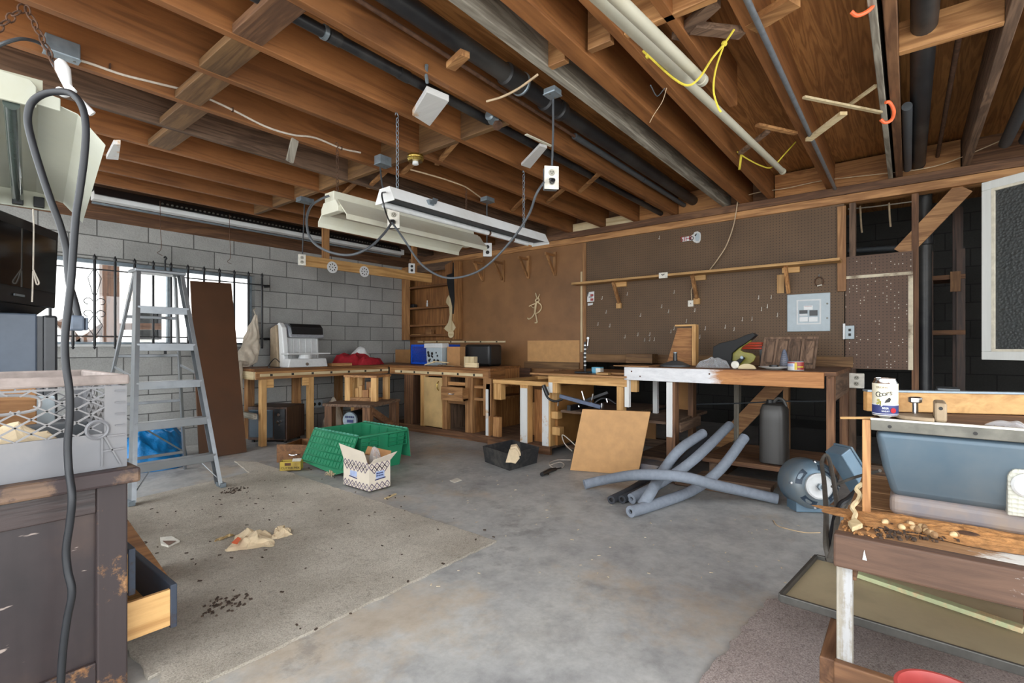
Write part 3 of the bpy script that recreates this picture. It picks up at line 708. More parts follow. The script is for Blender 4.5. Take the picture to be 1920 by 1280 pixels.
# cables along the plate and joist
rod('cable', catmull([P(x,y,x=XW-0.045) for x, y in ((1393,368),(1425,360),(1478,352),(1545,338),(1660,325),(1720,318),(1775,305),(1850,275),(1905,250))],4), 0.004, M_wireb, 'thin cable strung along the top plate at the right', 'cable')
rod('cable', catmull([P(x,y,x=XW-0.05) for x, y in ((1383,378),(1376,420),(1362,460),(1345,487))],5) + [P(1333,503,x=XW-0.02), P(1322,516,x=XW-0.02), P(1304,522,x=XW-0.03), P(1296,545,x=XW-0.03), P(1297,562,x=XW-0.03)], 0.005, M_wireb, 'beige cable hanging from the top plate over the long shelf to a white box', 'cable')
yj = 3.152
t = thing('joist_cable', 'white cable stapled along a joist from the grey junction box', 'cable', P(150,118,y=yj))
MB().tube(catmull([P(x,y,y=yj) for x, y in ((146,112),(175,121),(230,140),(290,155),(358,172),(395,187),(440,208),(500,238),(550,253),(590,258),(640,278),(676,286))],5), 0.0065, 8).build('cable', M_wire, t, smooth=True)
for x, y in ((206,124),(436,206),(640,278)):
    c = P(x,y,y=yj); MB().box(c.x-0.003,c.x+0.003,c.y-0.010,c.y+0.008,c.z-0.012,c.z+0.012).build('staple', M_rust, t)

# ------------------------------------------------------------------ grey junction boxes
def jbox(c, sx, sy, sz, lab, yaw=0.0):
    t = thing('junction_box', lab, 'electrical box', c, yaw, local=True)
    MB().box(-sx/2,sx/2,-sy/2,sy/2,0,sz).build('body', M_galv, t, bevel=0.004)
    MB().box(-sx/2-0.003,sx/2+0.003,-sy/2-0.003,sy/2+0.003,-0.004,0).build('cover', M_galv, t, bevel=0.002)
    for s in (-1, 1): MB().lathe([(0.006,-0.003),(0.006,0),(0.003,0.001)], (s*sx*0.36,0,-0.006), (0,0,-1), 8).build('screw', M_steel, t)
    return t
a, c = P(88,100,y=3.1), P(146,110,y=3.1)
jbox(V(((a.x+c.x)/2, 3.115, 2.435)), 0.125, 0.06, 0.075, 'galvanised junction box on a joist above the near tilted lamp')
jbox(P(1036,178,z=2.405), 0.07, 0.07, 0.03, 'grey junction box under the weathered joist, feeding the outlet with a plug')
jbox(P(718,310,z=2.372), 0.10, 0.07, 0.062, 'grey junction box at the solid blocking above the white shop light')
jbox(P(914,378,z=2.40), 0.11, 0.08, 0.036, 'grey junction box under a joist right of the brass lamp holder')
jbox(P(572,379,z=2.40), 0.13, 0.09, 0.036, 'grey junction box above the left end of the hanging plank')
rod('cable', catmull([P(x,y,z=2.43) for x, y in ((770,318),(800,326),(840,338),(872,350),(890,362),(903,372))],5), 0.006, M_wireb, 'beige cable from the brass lamp holder to a grey box', 'cable')
t = thing('lamp_holder', 'round brass lamp holder without a bulb under a joist', 'lamp', P(779,312,z=2.39))
MB().lathe([(0.055,0.045),(0.06,0.03),(0.056,0.022),(0.06,0.015),(0.05,0.0)], P(779,303,z=2.392)).build('canopy', M_brass, t, smooth=True)
MB().lathe([(0.02,0.0),(0.022,-0.02),(0.016,-0.024)], P(779,303,z=2.392)).build('socket', M_white, t, smooth=True)

# ------------------------------------------------------------------ hanging outlet boxes
def outlet(name, c, yaw, lab, w=0.075, h=0.12, body=None, dark=False, depth=0.045, plug=False, up=None):
    """duplex outlet box facing local -Y, centre c"""
    t = thing(name, lab, 'outlet', c, yaw, local=True)
    MB().box(-w/2,w/2,0,depth,-h/2,h/2).build('box', body or M_galv, t, bevel=0.006)
    MB().box(-w/2-0.002,w/2+0.002,-0.005,0,-h/2-0.002,h/2+0.002).build('cover_plate', M_plate if not dark else M_white, t, bevel=0.002)
    for s in (-1, 1):
        r_ = MB().lathe([(0.017,0),(0.017,0.004),(0.014,0.006)], (0,-0.005,s*h*0.21), (0,-1,0), 16).build('socket', M_slot if dark else M_socket, t)
        if not dark:
            b = MB()
            for q in (-1, 1): b.box(q*0.006-0.002,q*0.006+0.002,-0.0125,-0.011,s*h*0.21-0.001,s*h*0.21+0.007)
            b.box(-0.002,0.002,-0.0125,-0.011,s*h*0.21-0.009,s*h*0.21-0.005)
            b.build('slots', M_slot, r_)
    if plug: MB().tube([(0,-0.01,-h*0.21),(0,-0.035,-h*0.21),(-0.02,-0.055,-h*0.23)], [0.014,0.013,0.008], 10).build('plug', M_blackp, t, smooth=True)
    return t
o1 = P(1034,333,d=2.67); o2 = P(738,410,d=3.3); o3 = P(914,468,d=4.59)
outlet('hanging_outlet', o1, -0.75, 'grey outlet box on a drop cord with one black plug in it', plug=True, body=M_galv)
outlet('hanging_outlet', o2, -0.75, 'dark outlet box with a plug hanging in front of the cream shop light', body=M_blackp, plug=True)
outlet('hanging_outlet', o3, -0.75, 'small greenish outlet box with dark sockets hanging past the white shop light', dark=True)
oL = P(566,487,d=5.15); oR = P(772,503,d=6.25)
outlet('hanging_outlet', oL, -0.35, 'outlet box fixed at the left end of the hanging plank', w=0.07, h=0.11)
outlet('hanging_outlet', oR, -0.5, 'white outlet with two dark sockets at the right hanger of the plank', dark=True, w=0.075, h=0.12, depth=0.03)
def cord(name, pts, r, m, lab, n=6): return rod(name, catmull(pts, n), r, m, lab, 'cable', 8)
cord('cable', [P(1037,182,z=2.41), P(1037,250,d=2.67), P(1035,311,d=2.67)], 0.006, M_rubber, 'straight black drop cord from the ceiling to the plugged outlet')
cord('cable', [P(713,315,d=3.6), P(717,348,d=3.5), P(728,380,d=3.4), P(734,394,d=3.33)], 0.006, M_rubber, 'short drop cord to the dark outlet box behind the white shop light')
cord('cable', [P(913,382,d=4.59), P(913,420,d=4.59), P(913,455,d=4.59)], 0.006, M_rubber, 'short black drop cord to the small outlet past the white shop light')
cord('cable', [P(571,382,z=2.40), P(569,430,d=5.0), P(567,475,d=5.15)], 0.006, M_rubber, 'black drop cord to the outlet on the hanging plank')
cord('cable', [P(1020,341,d=2.62), P(1005,365,d=2.62), P(990,405,d=2.7), P(955,455,d=2.8), P(910,500,d=2.9), P(870,518,d=3.0), P(830,519,d=3.05), P(790,495,d=3.1), P(757,448,d=3.15), P(735,417,d=3.2)], 0.0065, M_rubber, 'long grey cord sagging between the two plugged hanging outlets', 8)
# ------------------------------------------------------------------ hanging shop lights
def shop_light(lab, A, B, kind):
    """A near end, B far end (top of housing); axis along X"""
    L = (B - A).length
    t = thing('shop_light', lab, 'light', A); y = A.y
    x0, x1, zt = A.x, B.x, A.z
    if kind == 'cream':
        MB().box(x0, x1-0.06, y-0.055, y+0.055, zt-0.065, zt).build('housing', M_cream, t, bevel=0.004)
        for s in (-1, 1):
            b = MB()
            b.prism([(x0+0.02, y+s*0.05, zt-0.055), (x0+0.02, y+s*0.165, zt-0.17), (x0+0.02, y+s*0.17, zt-0.165), (x0+0.02, y+s*0.06, zt-0.05)], (x1-x0-0.04,0,0))
            b.prism([(x0+0.02, y+s*0.165, zt-0.17), (x0+0.02, y+s*0.168, zt-0.20), (x0+0.02, y+s*0.172, zt-0.20), (x0+0.02, y+s*0.17, zt-0.165)], (x1-x0-0.04,0,0))
            b.build('reflector', M_cream, t)
            tb = MB().tube([(x0+0.05, y+s*0.075, zt-0.115), (x1-0.05, y+s*0.075, zt-0.115)], 0.022, 14).build('tube', M_tubeg, t, smooth=True)
            for xx in (x0+0.045, x1-0.05): MB().tube([(xx, y+s*0.075, zt-0.115),(xx+0.012, y+s*0.075, zt-0.115)], 0.0225, 12).build('end_cap', M_galv, tb)
        for xx in (x0, x1-0.05):
            MB().prism([(xx,y-0.07,zt-0.06),(xx,y+0.07,zt-0.06),(xx,y+0.10,zt-0.10),(xx,y+0.10,zt-0.14),(xx,y-0.10,zt-0.14),(xx,y-0.10,zt-0.10)], (0.05,0,0)).build('end_plate', M_cream, t, bevel=0.004)
        for xx in (x0+0.3, x0+0.75, x0+1.15):
            MB().tube([(xx,y-0.052,zt-0.09),(xx,y-0.10,zt-0.118),(xx,y-0.10,zt-0.14)], 0.003, 6).build('clip', M_white, t)
    else:
        w0, w1, hh = 0.045, 0.085, 0.075
        b = MB()
        b.prism([(x0,y-w0,zt),(x0,y+w0,zt),(x0,y+w0-0.006,zt-0.006),(x0,y-w0+0.006,zt-0.006)], (x1-x0,0,0))
        for s in (-1, 1): b.prism([(x0,y+s*w0,zt),(x0,y+s*w1,zt-hh),(x0,y+s*(w1-0.005),zt-hh),(x0,y+s*(w0-0.005),zt)], (x1-x0,0,0))
        b.build('housing', M_white, t)
        for xx in (x0-0.004, x1): MB().prism([(xx,y-w0,zt),(xx,y+w0,zt),(xx,y+w1,zt-hh),(xx,y+w1,zt-hh-0.01),(xx,y-w1,zt-hh-0.01),(xx,y-w1,zt-hh)], (0.004,0,0)).build('end_plate', M_white, t)
        MB().box(x0+0.02, x1-0.02, y-0.05, y+0.05, zt-hh+0.012, zt-hh+0.03).build('reflector', M_blackm, t)
        tb = MB().tube([(x0+0.03,y+0.055,zt-hh-0.004),(x1-0.1,y+0.055,zt-hh-0.004)], 0.018, 14).build('tube', M_lightgrey, t, smooth=True)
        for f in (0.62, 0.8): 
            xx = x0 + L*f; MB().tube([(xx,y+0.055,zt-hh-0.004),(xx+0.02,y+0.055,zt-hh-0.004)], 0.0188, 14).build('band', M_rust, tb, smooth=True)
        MB().box(x0+0.26, x0+0.30, y-0.085, y-0.055, zt-0.05, zt-0.02).build('bracket', M_galv, t)
        MB().prism([(x0+0.26,y-0.10,zt-0.045),(x0+0.3,y-0.10,zt-0.045),(x0+0.34,y-0.075,zt-0.0),(x0+0.3,y-0.075,zt)], (0,0.003,0)).build('bracket', M_galv, t)
    return t
A = P(625,362,y=2.99); A.x -= 0.03
shop_light('cream four foot shop light with dusty tubes hanging on chains', A, A + V((1.40,0,0)), 'cream')
A2 = P(722,352,y=2.335); 
shop_light('white shop light with a black slot underneath, hanging nearest the camera', A2, A2 + V((1.53,0,0)), 'white')
def chain(p0, p1, lab, m=None):
    t = thing('chain', lab, 'chain', p0 if p0.z < p1.z else p1)
    MB().chain(p0, p1).build('links', m or M_galv, t)
    d = (p0-p1).normalized()
    MB().tube(catmull([p0, p0+V((0.008,0,0.012)), p0+V((0.0,0.004,0.03)), p0+V((-0.012,0.0,0.026)), p0+V((-0.014,0,0.012))],4), 0.0028, 6).build('hook', m or M_galv, t)
    return t
c = V((A.x+0.06, 2.99, 0)); chain(V((c.x,2.99,2.405)), V((c.x,2.99,A.z+0.002)), 'chain over the left end of the cream shop light', M_rust)
c = V((A.x+1.3, 2.99, 0)); chain(V((c.x,2.99,2.405)), V((c.x,2.99,A.z+0.002)), 'chain over the far end of the cream shop light', M_rust)
for xx, lab in ((P(745,250,y=2.335).x,'thin chain at the left end of the white shop light'),(P(982,400,y=2.335).x,'thin chain at the far end of the white shop light')):
    chain(V((xx,2.335,2.405)), V((xx,2.335,A2.z+0.002)), lab)
cord('cable', [V((A.x-0.012,2.97,A.z-0.03)), P(600,374,d=3.25), P(582,388,d=3.2), P(575,415,d=3.1), P(583,448,d=3.05), P(612,470,d=3.0), P(655,478,d=3.0), P(692,464,d=3.05), P(718,440,d=3.15), P(733,420,d=3.24)], 0.008, M_rubber, 'thick grey cord looping from the cream light to the dark outlet', 8)
cord('cable', [V((A2.x-0.01,2.32,A2.z-0.03)), P(716,365,d=2.72), P(724,400,d=2.75), P(733,420,d=3.2)], 0.0045, M_blackp, 'thin black cord from the white shop light end to the dark outlet')
# long strip lights near the block wall
a, c = P(172,372,y=5.62), P(753,487,y=5.62)
t = thing('strip_light', 'long black strip light fixture with a white underside along the block wall', 'light', (a.x,5.62,2.3))
zz = a.z
MB().prism([(a.x,5.50,zz+0.02),(a.x,5.56,zz+0.10),(a.x,5.70,zz+0.10),(a.x,5.74,zz+0.02),(a.x,5.72,zz+0.02),(a.x,5.69,zz+0.09),(a.x,5.57,zz+0.09),(a.x,5.52,zz+0.02)], (c.x-a.x-0.1,0,0)).build('housing', M_blackm, t)
b = MB()
for k in range(70): b.cyl((a.x+0.5+k*0.04,5.515,zz+0.05), (a.x+0.5+k*0.04,5.511,zz+0.045), 0.011, n=8)
b.build('slots', M_steel, t)
MB().box(a.x, c.x, 5.56, 5.66, zz-0.01, zz+0.06).build('diffuser', M_white, t, bevel=0.004)
MB().box(a.x+0.02, c.x+0.05, 5.70, 5.73, zz-0.02, zz-0.005).build('rail', M_galv, t)
for xx, y0_ in ((P(300,400,y=5.5).x, 0), (P(430,420,y=5.5).x, 1)):
    rod('hanging_wire', catmull([V((xx,5.5,2.44)), V((xx,5.49,2.2)), V((xx+0.01,5.5,2.0)), V((xx-0.02,5.5,1.95)), V((xx+0.02,5.5,1.93))],4), 0.0025, M_rust, ['thin wire dangling under the strip light above the window','second thin wire dangling under the strip light right of the first'][y0_], 'wire', 5)
# plank hung from two uprights with sanding discs
a, c = P(562,489,y=5.0), P(808,521,y=5.0); zc = (a.z+c.z)/2
t = thing('hanging_plank', 'wooden plank hung from the ceiling holding two sanding discs', 'plank', (a.x,5.0,zc))
MB().box(a.x, c.x, 4.98, 5.02, zc-0.055, zc+0.055).build('plank', wood('pine','x'), t, bevel=0.003)
for px in (610, 776):
    xx = P(px,480,y=5.04).x; MB().box(xx-0.04, xx+0.04, 5.02, 5.05, zc-0.03, 2.45).build('hanger', wood('fir','z'), t, bevel=0.003)
for px, py, l in ((623,501,'left white sanding disc with holes on the hanging plank'),(683,509,'right white sanding disc with holes on the hanging plank')):
    q = P(px,py,y=4.97); d = thing('sanding_disc', l, 'disc', q, group='sanding discs on the plank')
    MB().lathe([(0.064,0),(0.064,0.004)], q, (0,-1,0)).build('disc', M_white, d)
    b = MB()
    for k in range(8): b.lathe([(0.007,0.0045),(0.007,0.006)], q+V((math.cos(k*PI/4)*0.036,0,math.sin(k*PI/4)*0.036)), (0,-1,0), 10)
    b.lathe([(0.006,0.0045),(0.006,0.008)], q, (0,-1,0), 10); b.build('holes', M_slot, d)

# ------------------------------------------------------------------ tilted lamp at the left edge
N1 = P(25,190,d=1.62); F1 = P(36,374,d=2.43); ax = (F1-N1).normalized()
rt = ax.cross(V((0,0,1))).normalized(); up = rt.cross(ax).normalized()
t = thing('tilted_lamp', 'big pale fluorescent lamp with a wide reflector hanging tilted above the milk crate', 'light', F1)
L = (F1-N1).length
def Q(s, r, u): return N1 + ax*s + rt*r + up*u
for off, m in ((-0.005,M_crt2),(-0.11,M_crt2)):
    MB().tube([Q(0.02,off,0), Q(L-0.01,off,0)], 0.021, 16).build('tube', plain('smoky_tube%d' % int(-off*1000), rgb(70,80,76), 0.12, var=0.05), t, smooth=True)
s0, s1 = 0.0, L
prof = [(0.06,0.05),(0.16,0.02),(0.235,-0.07)]
b = MB()
for (r0,u0),(r1,u1) in zip(prof[:-1], prof[1:]):
    for sg in (1,):
        b.prism([Q(0.03,r0,u0),Q(0.03,r1,u1),Q(s1+0.02,r1,u1),Q(s1+0.02,r0,u0)], up*0.004)
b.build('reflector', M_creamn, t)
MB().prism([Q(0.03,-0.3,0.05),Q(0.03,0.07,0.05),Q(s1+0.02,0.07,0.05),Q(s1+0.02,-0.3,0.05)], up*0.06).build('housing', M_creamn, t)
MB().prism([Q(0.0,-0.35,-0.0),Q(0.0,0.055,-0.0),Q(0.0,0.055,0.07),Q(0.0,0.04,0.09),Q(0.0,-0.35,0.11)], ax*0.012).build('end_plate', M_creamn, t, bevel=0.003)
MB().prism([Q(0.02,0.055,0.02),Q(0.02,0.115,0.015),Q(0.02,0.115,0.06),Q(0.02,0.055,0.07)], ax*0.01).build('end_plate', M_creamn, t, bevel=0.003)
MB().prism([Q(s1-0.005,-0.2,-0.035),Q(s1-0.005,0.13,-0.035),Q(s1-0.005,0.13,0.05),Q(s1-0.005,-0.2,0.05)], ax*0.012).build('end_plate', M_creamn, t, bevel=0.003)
for off in (-0.11, -0.005, 0.07): MB().prism([Q(s1-0.03,off-0.02,-0.03),Q(s1-0.03,off+0.02,-0.03),Q(s1-0.03,off+0.02,0.02),Q(s1-0.03,off-0.02,0.02)], ax*0.026).build('lamp_socket', M_blackp, t, bevel=0.003)
MB().lathe([(0.012,0),(0.012,0.001)], Q(-0.001,-0.10,0.06), -ax).build('knockout', M_lightgrey, t)
MB().tube(catmull([P(62,392,d=2.44),P(63,430,d=2.44),P(62,505,d=2.44)],3), 0.0035, 6).build('pull_cord', M_wire, t)
MB().tube(catmull([P(62,505,d=2.44),P(68,518,d=2.44),P(73,530,d=2.44),P(69,533,d=2.44),P(65,520,d=2.44),P(62,508,d=2.44),P(61,540,d=2.44),P(60,566,d=2.44)],3), 0.0035, 6).build('pull_cord', M_wire, t)
jp = P(46,12,d=1.75)
t = thing('rusty_chain', 'rusty chain holding the tilted lamp to the joists at the top left', 'chain', P(-10,72,d=1.62))
MB().chain(jp, P(-30,75,d=1.62), 0.04, 0.003, 0.012).build('links', M_rust, t)
MB().chain(P(48,12,d=1.75), P(118,150,d=1.7), 0.04, 0.003, 0.011).build('links', M_rust, t)
cord('black_rope', [P(-20,95,d=1.7), P(10,80,d=1.7), P(45,73,d=1.75), P(80,85,d=1.85), P(100,120,d=1.75), P(122,160,d=1.65)], 0.006, M_rubber, 'grey twisted flex from the junction box to the tilted lamp')
t = thing('cloth_tie', 'white cloth strip knotted round the black cord below the rusty chain', 'cloth', P(122,175,d=1.5))
MB().tube(catmull([P(112,112,d=1.56),P(118,130,d=1.55),P(126,158,d=1.54),P(130,165,d=1.53)],4), [0.006,0.012,0.017,0.018,0.02,0.018,0.016,0.014,0.012,0.012,0.01,0.01,0.008][:13], 10).build('strip', M_white, t, smooth=True)
MB().tube(catmull([P(112,170,d=1.52),P(122,175,d=1.51),P(138,166,d=1.52)],4), 0.012, 10).build('knot', M_white, t, smooth=True)
MB().tube(catmull([P(132,172,d=1.53),P(150,190,d=1.56),P(174,214,d=1.58)],4), 0.01, 8).build('strip', M_white, t, smooth=True)
# heavy extension cord
dc = 1.38
t = thing('extension_cord', 'thick black extension cord looped from the ceiling down over the crate and dresser', 'cord', P(112,1290,d=dc))
pts = [(150,606,1.5),(146,590,1.5),(140,565,1.5),(130,530,1.5),(126,490,1.5),(124,465,1.5),(112,420,1.48),(95,375,1.46),(75,315,1.45),(60,265,1.44),(52,225,1.44),(58,195,1.44),(78,178,1.44),(105,172,1.44),(135,176,1.44),(154,200,1.44),(161,240,1.44),(158,295,1.44),(150,355,1.44),(143,400,1.44),(138,460,1.43),(134,520,1.42),(128,575,1.41),(122,630,1.4),(123,680,1.39),(130,730,1.385),(131,780,1.385),(127,830,1.385),(129,880,1.38),(135,930,1.36),(131,980,1.36),(124,1030,1.36),(127,1070,1.36),(135,1110,1.36),(126,1160,1.36),(119,1210,1.36),(115,1260,1.36),(112,1330,1.36),(110,1450,1.36)]
pp = catmull([P(x,y,d=d) for x, y, d in pts], 5)
for q in pp: q.z = max(q.z, 0.012)
MB().tube(pp, 0.0095, 10).build('cord', M_cordb, t, smooth=True)
q = P(143,605,d=1.5)
MB().box(q.x-0.017, q.x+0.017, q.y-0.018, q.y+0.018, q.z-0.024, q.z+0.022).build('plug', plain('plug_grey', rgb(84,94,108), 0.5), t, bevel=0.006)
MB().box(q.x+0.019, q.x+0.026, q.y-0.014, q.y+0.014, q.z-0.022, q.z+0.016).build('plug', bpy.data.materials['plug_grey'], t, bevel=0.003)

# ------------------------------------------------------------------ fridge and television
fy = 3.3; a = P(70,588,y=fy)
t = thing('fridge', 'slate coloured fridge behind the milk crate carrying a black television', 'fridge', (0.15,3.6,0))
fx, fz = a.x, a.z
MB().box(fx-0.6, fx, fy, fy+0.62, 0.03, fz).build('body', M_fridge, t, bevel=0.008)
MB().box(fx, fx+0.02, fy+0.005, fy+0.615, 0.05, fz-0.01).build('gasket', M_fridged, t)
MB().box(fx+0.02, fx+0.075, fy, fy+0.62, 0.05, fz-0.005).build('door', M_fridged, t, bevel=0.012)
for dy in (0.06, 0.56): MB().cyl((fx-0.1,fy+dy,0), (fx-0.1,fy+dy,0.04), 0.02).build('foot', M_blackp, t); MB().cyl((fx-0.52,fy+dy,0), (fx-0.52,fy+dy,0.04), 0.02).build('foot', M_blackp, t)
ct = P(106,436,d=2.7); cb_ = P(92,578,d=2.68)
u = V((-0.576,-0.88,0)).normalized(); bk = V((-0.88,0.576,0)).normalized()
zt_, zb_ = ct.z, cb_.z; o = V((ct.x,ct.y,0))
t = thing('television', 'big black tube television on top of the slate fridge', 'television', (o+u*0.35+bk*0.2) + V((0,0,fz)))
W = 0.72
def T(s, k, z): return o + u*s + bk*k + V((0,0,z))
MB().hexa([T(0.01,0.0,zb_),T(W-0.01,0.0,zb_),T(W-0.03,0.16,zb_),T(0.03,0.16,zb_),T(0,-0.01,zt_),T(W,-0.01,zt_),T(W-0.02,0.16,zt_),T(0.02,0.16,zt_)]).build('front_frame', M_blackp, t, bevel=0.006)
MB().prism([T(0.04,-0.012,zb_+0.08),T(W-0.04,-0.012,zb_+0.08),T(W-0.04,-0.016,zt_-0.05),T(0.04,-0.016,zt_-0.05)], bk*0.008).build('screen', M_crt, t)
MB().hexa([T(0.08,0.16,zb_+0.02),T(W-0.08,0.16,zb_+0.02),T(W-0.2,0.46,zb_+0.05),T(0.2,0.46,zb_+0.05),T(0.06,0.16,zt_-0.03),T(W-0.06,0.16,zt_-0.03),T(W-0.22,0.46,zt_-0.12),T(0.22,0.46,zt_-0.12)]).build('rear_shell', M_blackp, t, bevel=0.01)
MB().hexa([T(0.12,0.03,fz+0.001),T(W-0.12,0.03,fz+0.001),T(W-0.12,0.4,fz+0.001),T(0.12,0.4,fz+0.001),T(0.06,0.01,zb_),T(W-0.06,0.01,zb_),T(W-0.06,0.42,zb_+0.05),T(0.06,0.42,zb_+0.05)]).build('base', M_blackp, t, bevel=0.004)
MB().prism([T(0.30,-0.0105,zb_+0.035),T(0.38,-0.0105,zb_+0.035),T(0.38,-0.0107,zb_+0.045),T(0.30,-0.0107,zb_+0.045)], bk*0.003).build('badge', M_galv, t)

# ------------------------------------------------------------------ black window bars
gy = 6.02
t = thing('window_grille', 'black iron security bars with spear tips across the window', 'grille', (1.8,gy,1.05))
xb = [0.907 + 0.1558*k for k in range(-1, 13)]
for k, xx in enumerate(xb):
    r = 0.0115
    MB().lathe([(0.001,-0.03),(0.014,-0.012),(0.008,0.0),(r,0.01),(r,0.81),(0.008,0.82),(0.016,0.838),(0.013,0.85),(0.001,0.876)], (xx,gy,1.075), (0,0,1), 10).build('bar', M_blackm, t, smooth=True)
for z in (1.17, 1.805): MB().box(xb[0]-0.1, xb[-1]+0.09, gy-0.008, gy+0.008, z-0.006, z+0.006).build('rail', M_blackm, t)
for z in (1.17, 1.805): MB().box(xb[-1]+0.06, xb[-1]+0.09, gy, YW, z-0.02, z+0.01).build('bracket', M_blackm, t)
xx = xb[3]
for s in (-1, 1):
    for zc_ in (1.50, 1.385):
        pts = [V((xx+s*(0.015+0.035*(1-math.cos(w))*0.9), gy, zc_+0.03*math.sin(w))) for w in [q*PI/8 for q in range(0, 13)]]
        MB().tube(pts, 0.004, 6).build('scroll', M_blackm, t)
    MB().tube([(xx+s*0.01,gy,1.80),(xx+s*0.05,gy,1.72),(xx+s*0.012,gy,1.56)], 0.0035, 6).build('scroll', M_blackm, t)
    MB().tube([(xx+s*0.01,gy,1.18),(xx+s*0.06,gy,1.27),(xx+s*0.012,gy,1.36)], 0.0035, 6).build('scroll', M_blackm, t)
xx = P(309,490,y=gy).x
MB().tube(catmull([(xx,gy-0.012,1.86),(xx,gy-0.012,1.96),(xx+0.012,gy-0.012,1.985),(xx,gy-0.012,2.0),(xx-0.01,gy-0.012,1.985)],4), 0.008, 8).build('latch_hook', M_blackm, t)
MB().box(xx-0.012, xx+0.012, gy-0.02, gy-0.01, 0.98, 1.08).build('latch', M_blackm, t)

# ------------------------------------------------------------------ aluminium stepladder
LXc = 1.291
def fr(s, z):   # front rail point at height z, s=-1 left, 1 right
    k = z/1.645; return V((LXc + s*(0.282 + (0.150-0.282)*k), 4.07 + (4.47-4.07)*k, z))
def rr(s, z):
    k = z/1.645; return V((LXc + s*(0.33 + (0.13-0.33)*k), 4.955 + (4.56-4.955)*k, z))
t = thing('stepladder', 'aluminium stepladder standing open in front of the barred window', 'ladder', (LXc,4.5,0))
for s in (-1, 1):
    b = MB(); a, c = fr(s,0.03), fr(s,1.63); b.bar(a, c, 0.006, 0.075, (0,1,0.2)); 
    e = V((-s*0.012,0,0)); d3 = V((0,0.036,0))
    b.bar(a+e-d3, c+e-d3, 0.026, 0.005, (0,1,0.2)); b.bar(a+e+d3, c+e+d3, 0.026, 0.005, (0,1,0.2)); b.build('front_rail', M_alu, t)
    b = MB(); b.bar(rr(s,0), rr(s,1.62), 0.02, 0.034, (0,1,0)); b.build('rear_rail', M_alu, t, bevel=0.003)
    k = fr(s,0); MB().box(k.x-0.02,k.x+0.02,k.y-0.045,k.y+0.045,0.0125,0.045).build('foot', M_galv, t, bevel=0.003)
    MB().bar(fr(s,0.86)+V((0,0.04,0)), rr(s,0.92), 0.004, 0.018).build('spreader', M_alu, t)
    MB().bar(fr(s,0.07)+V((-s*0.01,-0.02,0)), fr(0,0.25)+V((s*0.13,0,0)), 0.004, 0.014, (0,1,0)).build('brace', M_alu, t)
for n_, z in enumerate((0.265,0.54,0.82,1.095,1.37)):
    a, c = fr(-1,z), fr(1,z); b = MB()
    b.box(a.x+0.008, c.x-0.008, a.y-0.038, a.y+0.042, z-0.004, z); b.box(a.x+0.008, c.x-0.008, a.y-0.042, a.y-0.038, z-0.055, z); b.box(a.x+0.008, c.x-0.008, a.y+0.042, a.y+0.045, z-0.03, z)
    b.build('step', M_alu, t, bevel=0.002)
MB().box(LXc-0.165, LXc+0.165, 4.42, 4.60, 1.625, 1.65).build('top_cap', M_alu, t, bevel=0.006)
for z in (0.16,0.62,1.0,1.30):
    a, c = rr(-1,z), rr(1,z); MB().bar(a, c, 0.02, 0.022).build('rear_bar', M_alu, t, bevel=0.002)
MB().bar(rr(-1,0.62), rr(1,0.16), 0.004, 0.012).build('brace', M_alu, t)

# ------------------------------------------------------------------ leaning board, tarp, hanging sack
tl, tr_, br_ = P(357,526,y=5.985), P(434,531,y=5.985), P(463,847,z=0.004)
bl = br_ + (tl - tr_)*1.05; bl.z = 0.004; bl.y = br_.y
o = MB().prism([bl, br_, tr_, tl], (0,0.018,0)).build('leaning_board', plain('brown_plywood', rgb(82,56,38), 0.5, var=0.10, scale=3, dirt=rgb(86,52,30)), bevel=0.002); tag(o, 'long brown board leaning against the window bars', 'board')
def hsh(a, b=0.0): return math.sin(a*12.9898+b*78.233)*43758.5453 % 1.0
from mathutils import noise as mnoise
def crumple(cx, cy, rx, ry, h, seed, amp=0.35, n=40, z0=0.0, sharp=2.5):
    def fn(u, v):
        w = 2*PI*u; r = v
        e = 1 + 0.18*mnoise.noise(V((math.cos(w)*1.6+seed, math.sin(w)*1.6, seed*2)))
        x, y = cx + math.cos(w)*rx*r*e, cy + math.sin(w)*ry*r*e
        z = h*(1-r**sharp)
        p = V((x*9+seed, y*9, z*4))
        k = mnoise.noise(p)*0.6 + (0.5-abs(mnoise.noise(p*2.1)))*0.7
        z = max(z0, z0 + z*(1 + amp*k) + 0.02*(0.5+mnoise.noise(p*3))*(1-r))
        return (x + 0.02*mnoise.noise(p*1.7), y + 0.02*mnoise.noise(p*1.9+V((5,5,5))), z)
    return MB().sheet(n, max(6, n//3), fn)
def rumple(cx, cy, rx, ry, h, seed, n=90, z0=0.002, k1=0.05, k2=0.022):
    """cloth heap: a flat topped mound broken by sharp folds"""
    def rg(p): return 0.5-abs(mnoise.noise(p))
    def fn(u, v):
        w = 2*PI*u; r = v; e = 1 + 0.22*mnoise.noise(V((math.cos(w)*1.5+seed, math.sin(w)*1.5, seed)))
        x, y = cx + math.cos(w)*rx*r*e, cy + math.sin(w)*ry*r*e
        q = V((x*5+seed, y*5, seed))
        z = h*(1-r**3)**0.75*(0.8+0.6*mnoise.noise(V((x*3.1+seed,y*3.1,2.0))))
        f = min(1, (1-r)*5)
        z += f*(k1*rg(q) + k2*rg(q*2.7))*1.6
        return (x + 0.03*f*mnoise.noise(q*1.3+V((3,0,0))), y + 0.03*f*mnoise.noise(q*1.3+V((0,7,0))), max(z0, z0+z))
    return MB().sheet(n, n//2, fn)
o = rumple(1.44, 5.36, 0.37, 0.30, 0.30, 3.3, 110, 0.002, 0.09, 0.04).build('tarp', M_tarp); tag(o, 'crumpled blue plastic tarp on the floor behind the stepladder', 'tarp')
for p in o.data.polygons: p.use_smooth = True
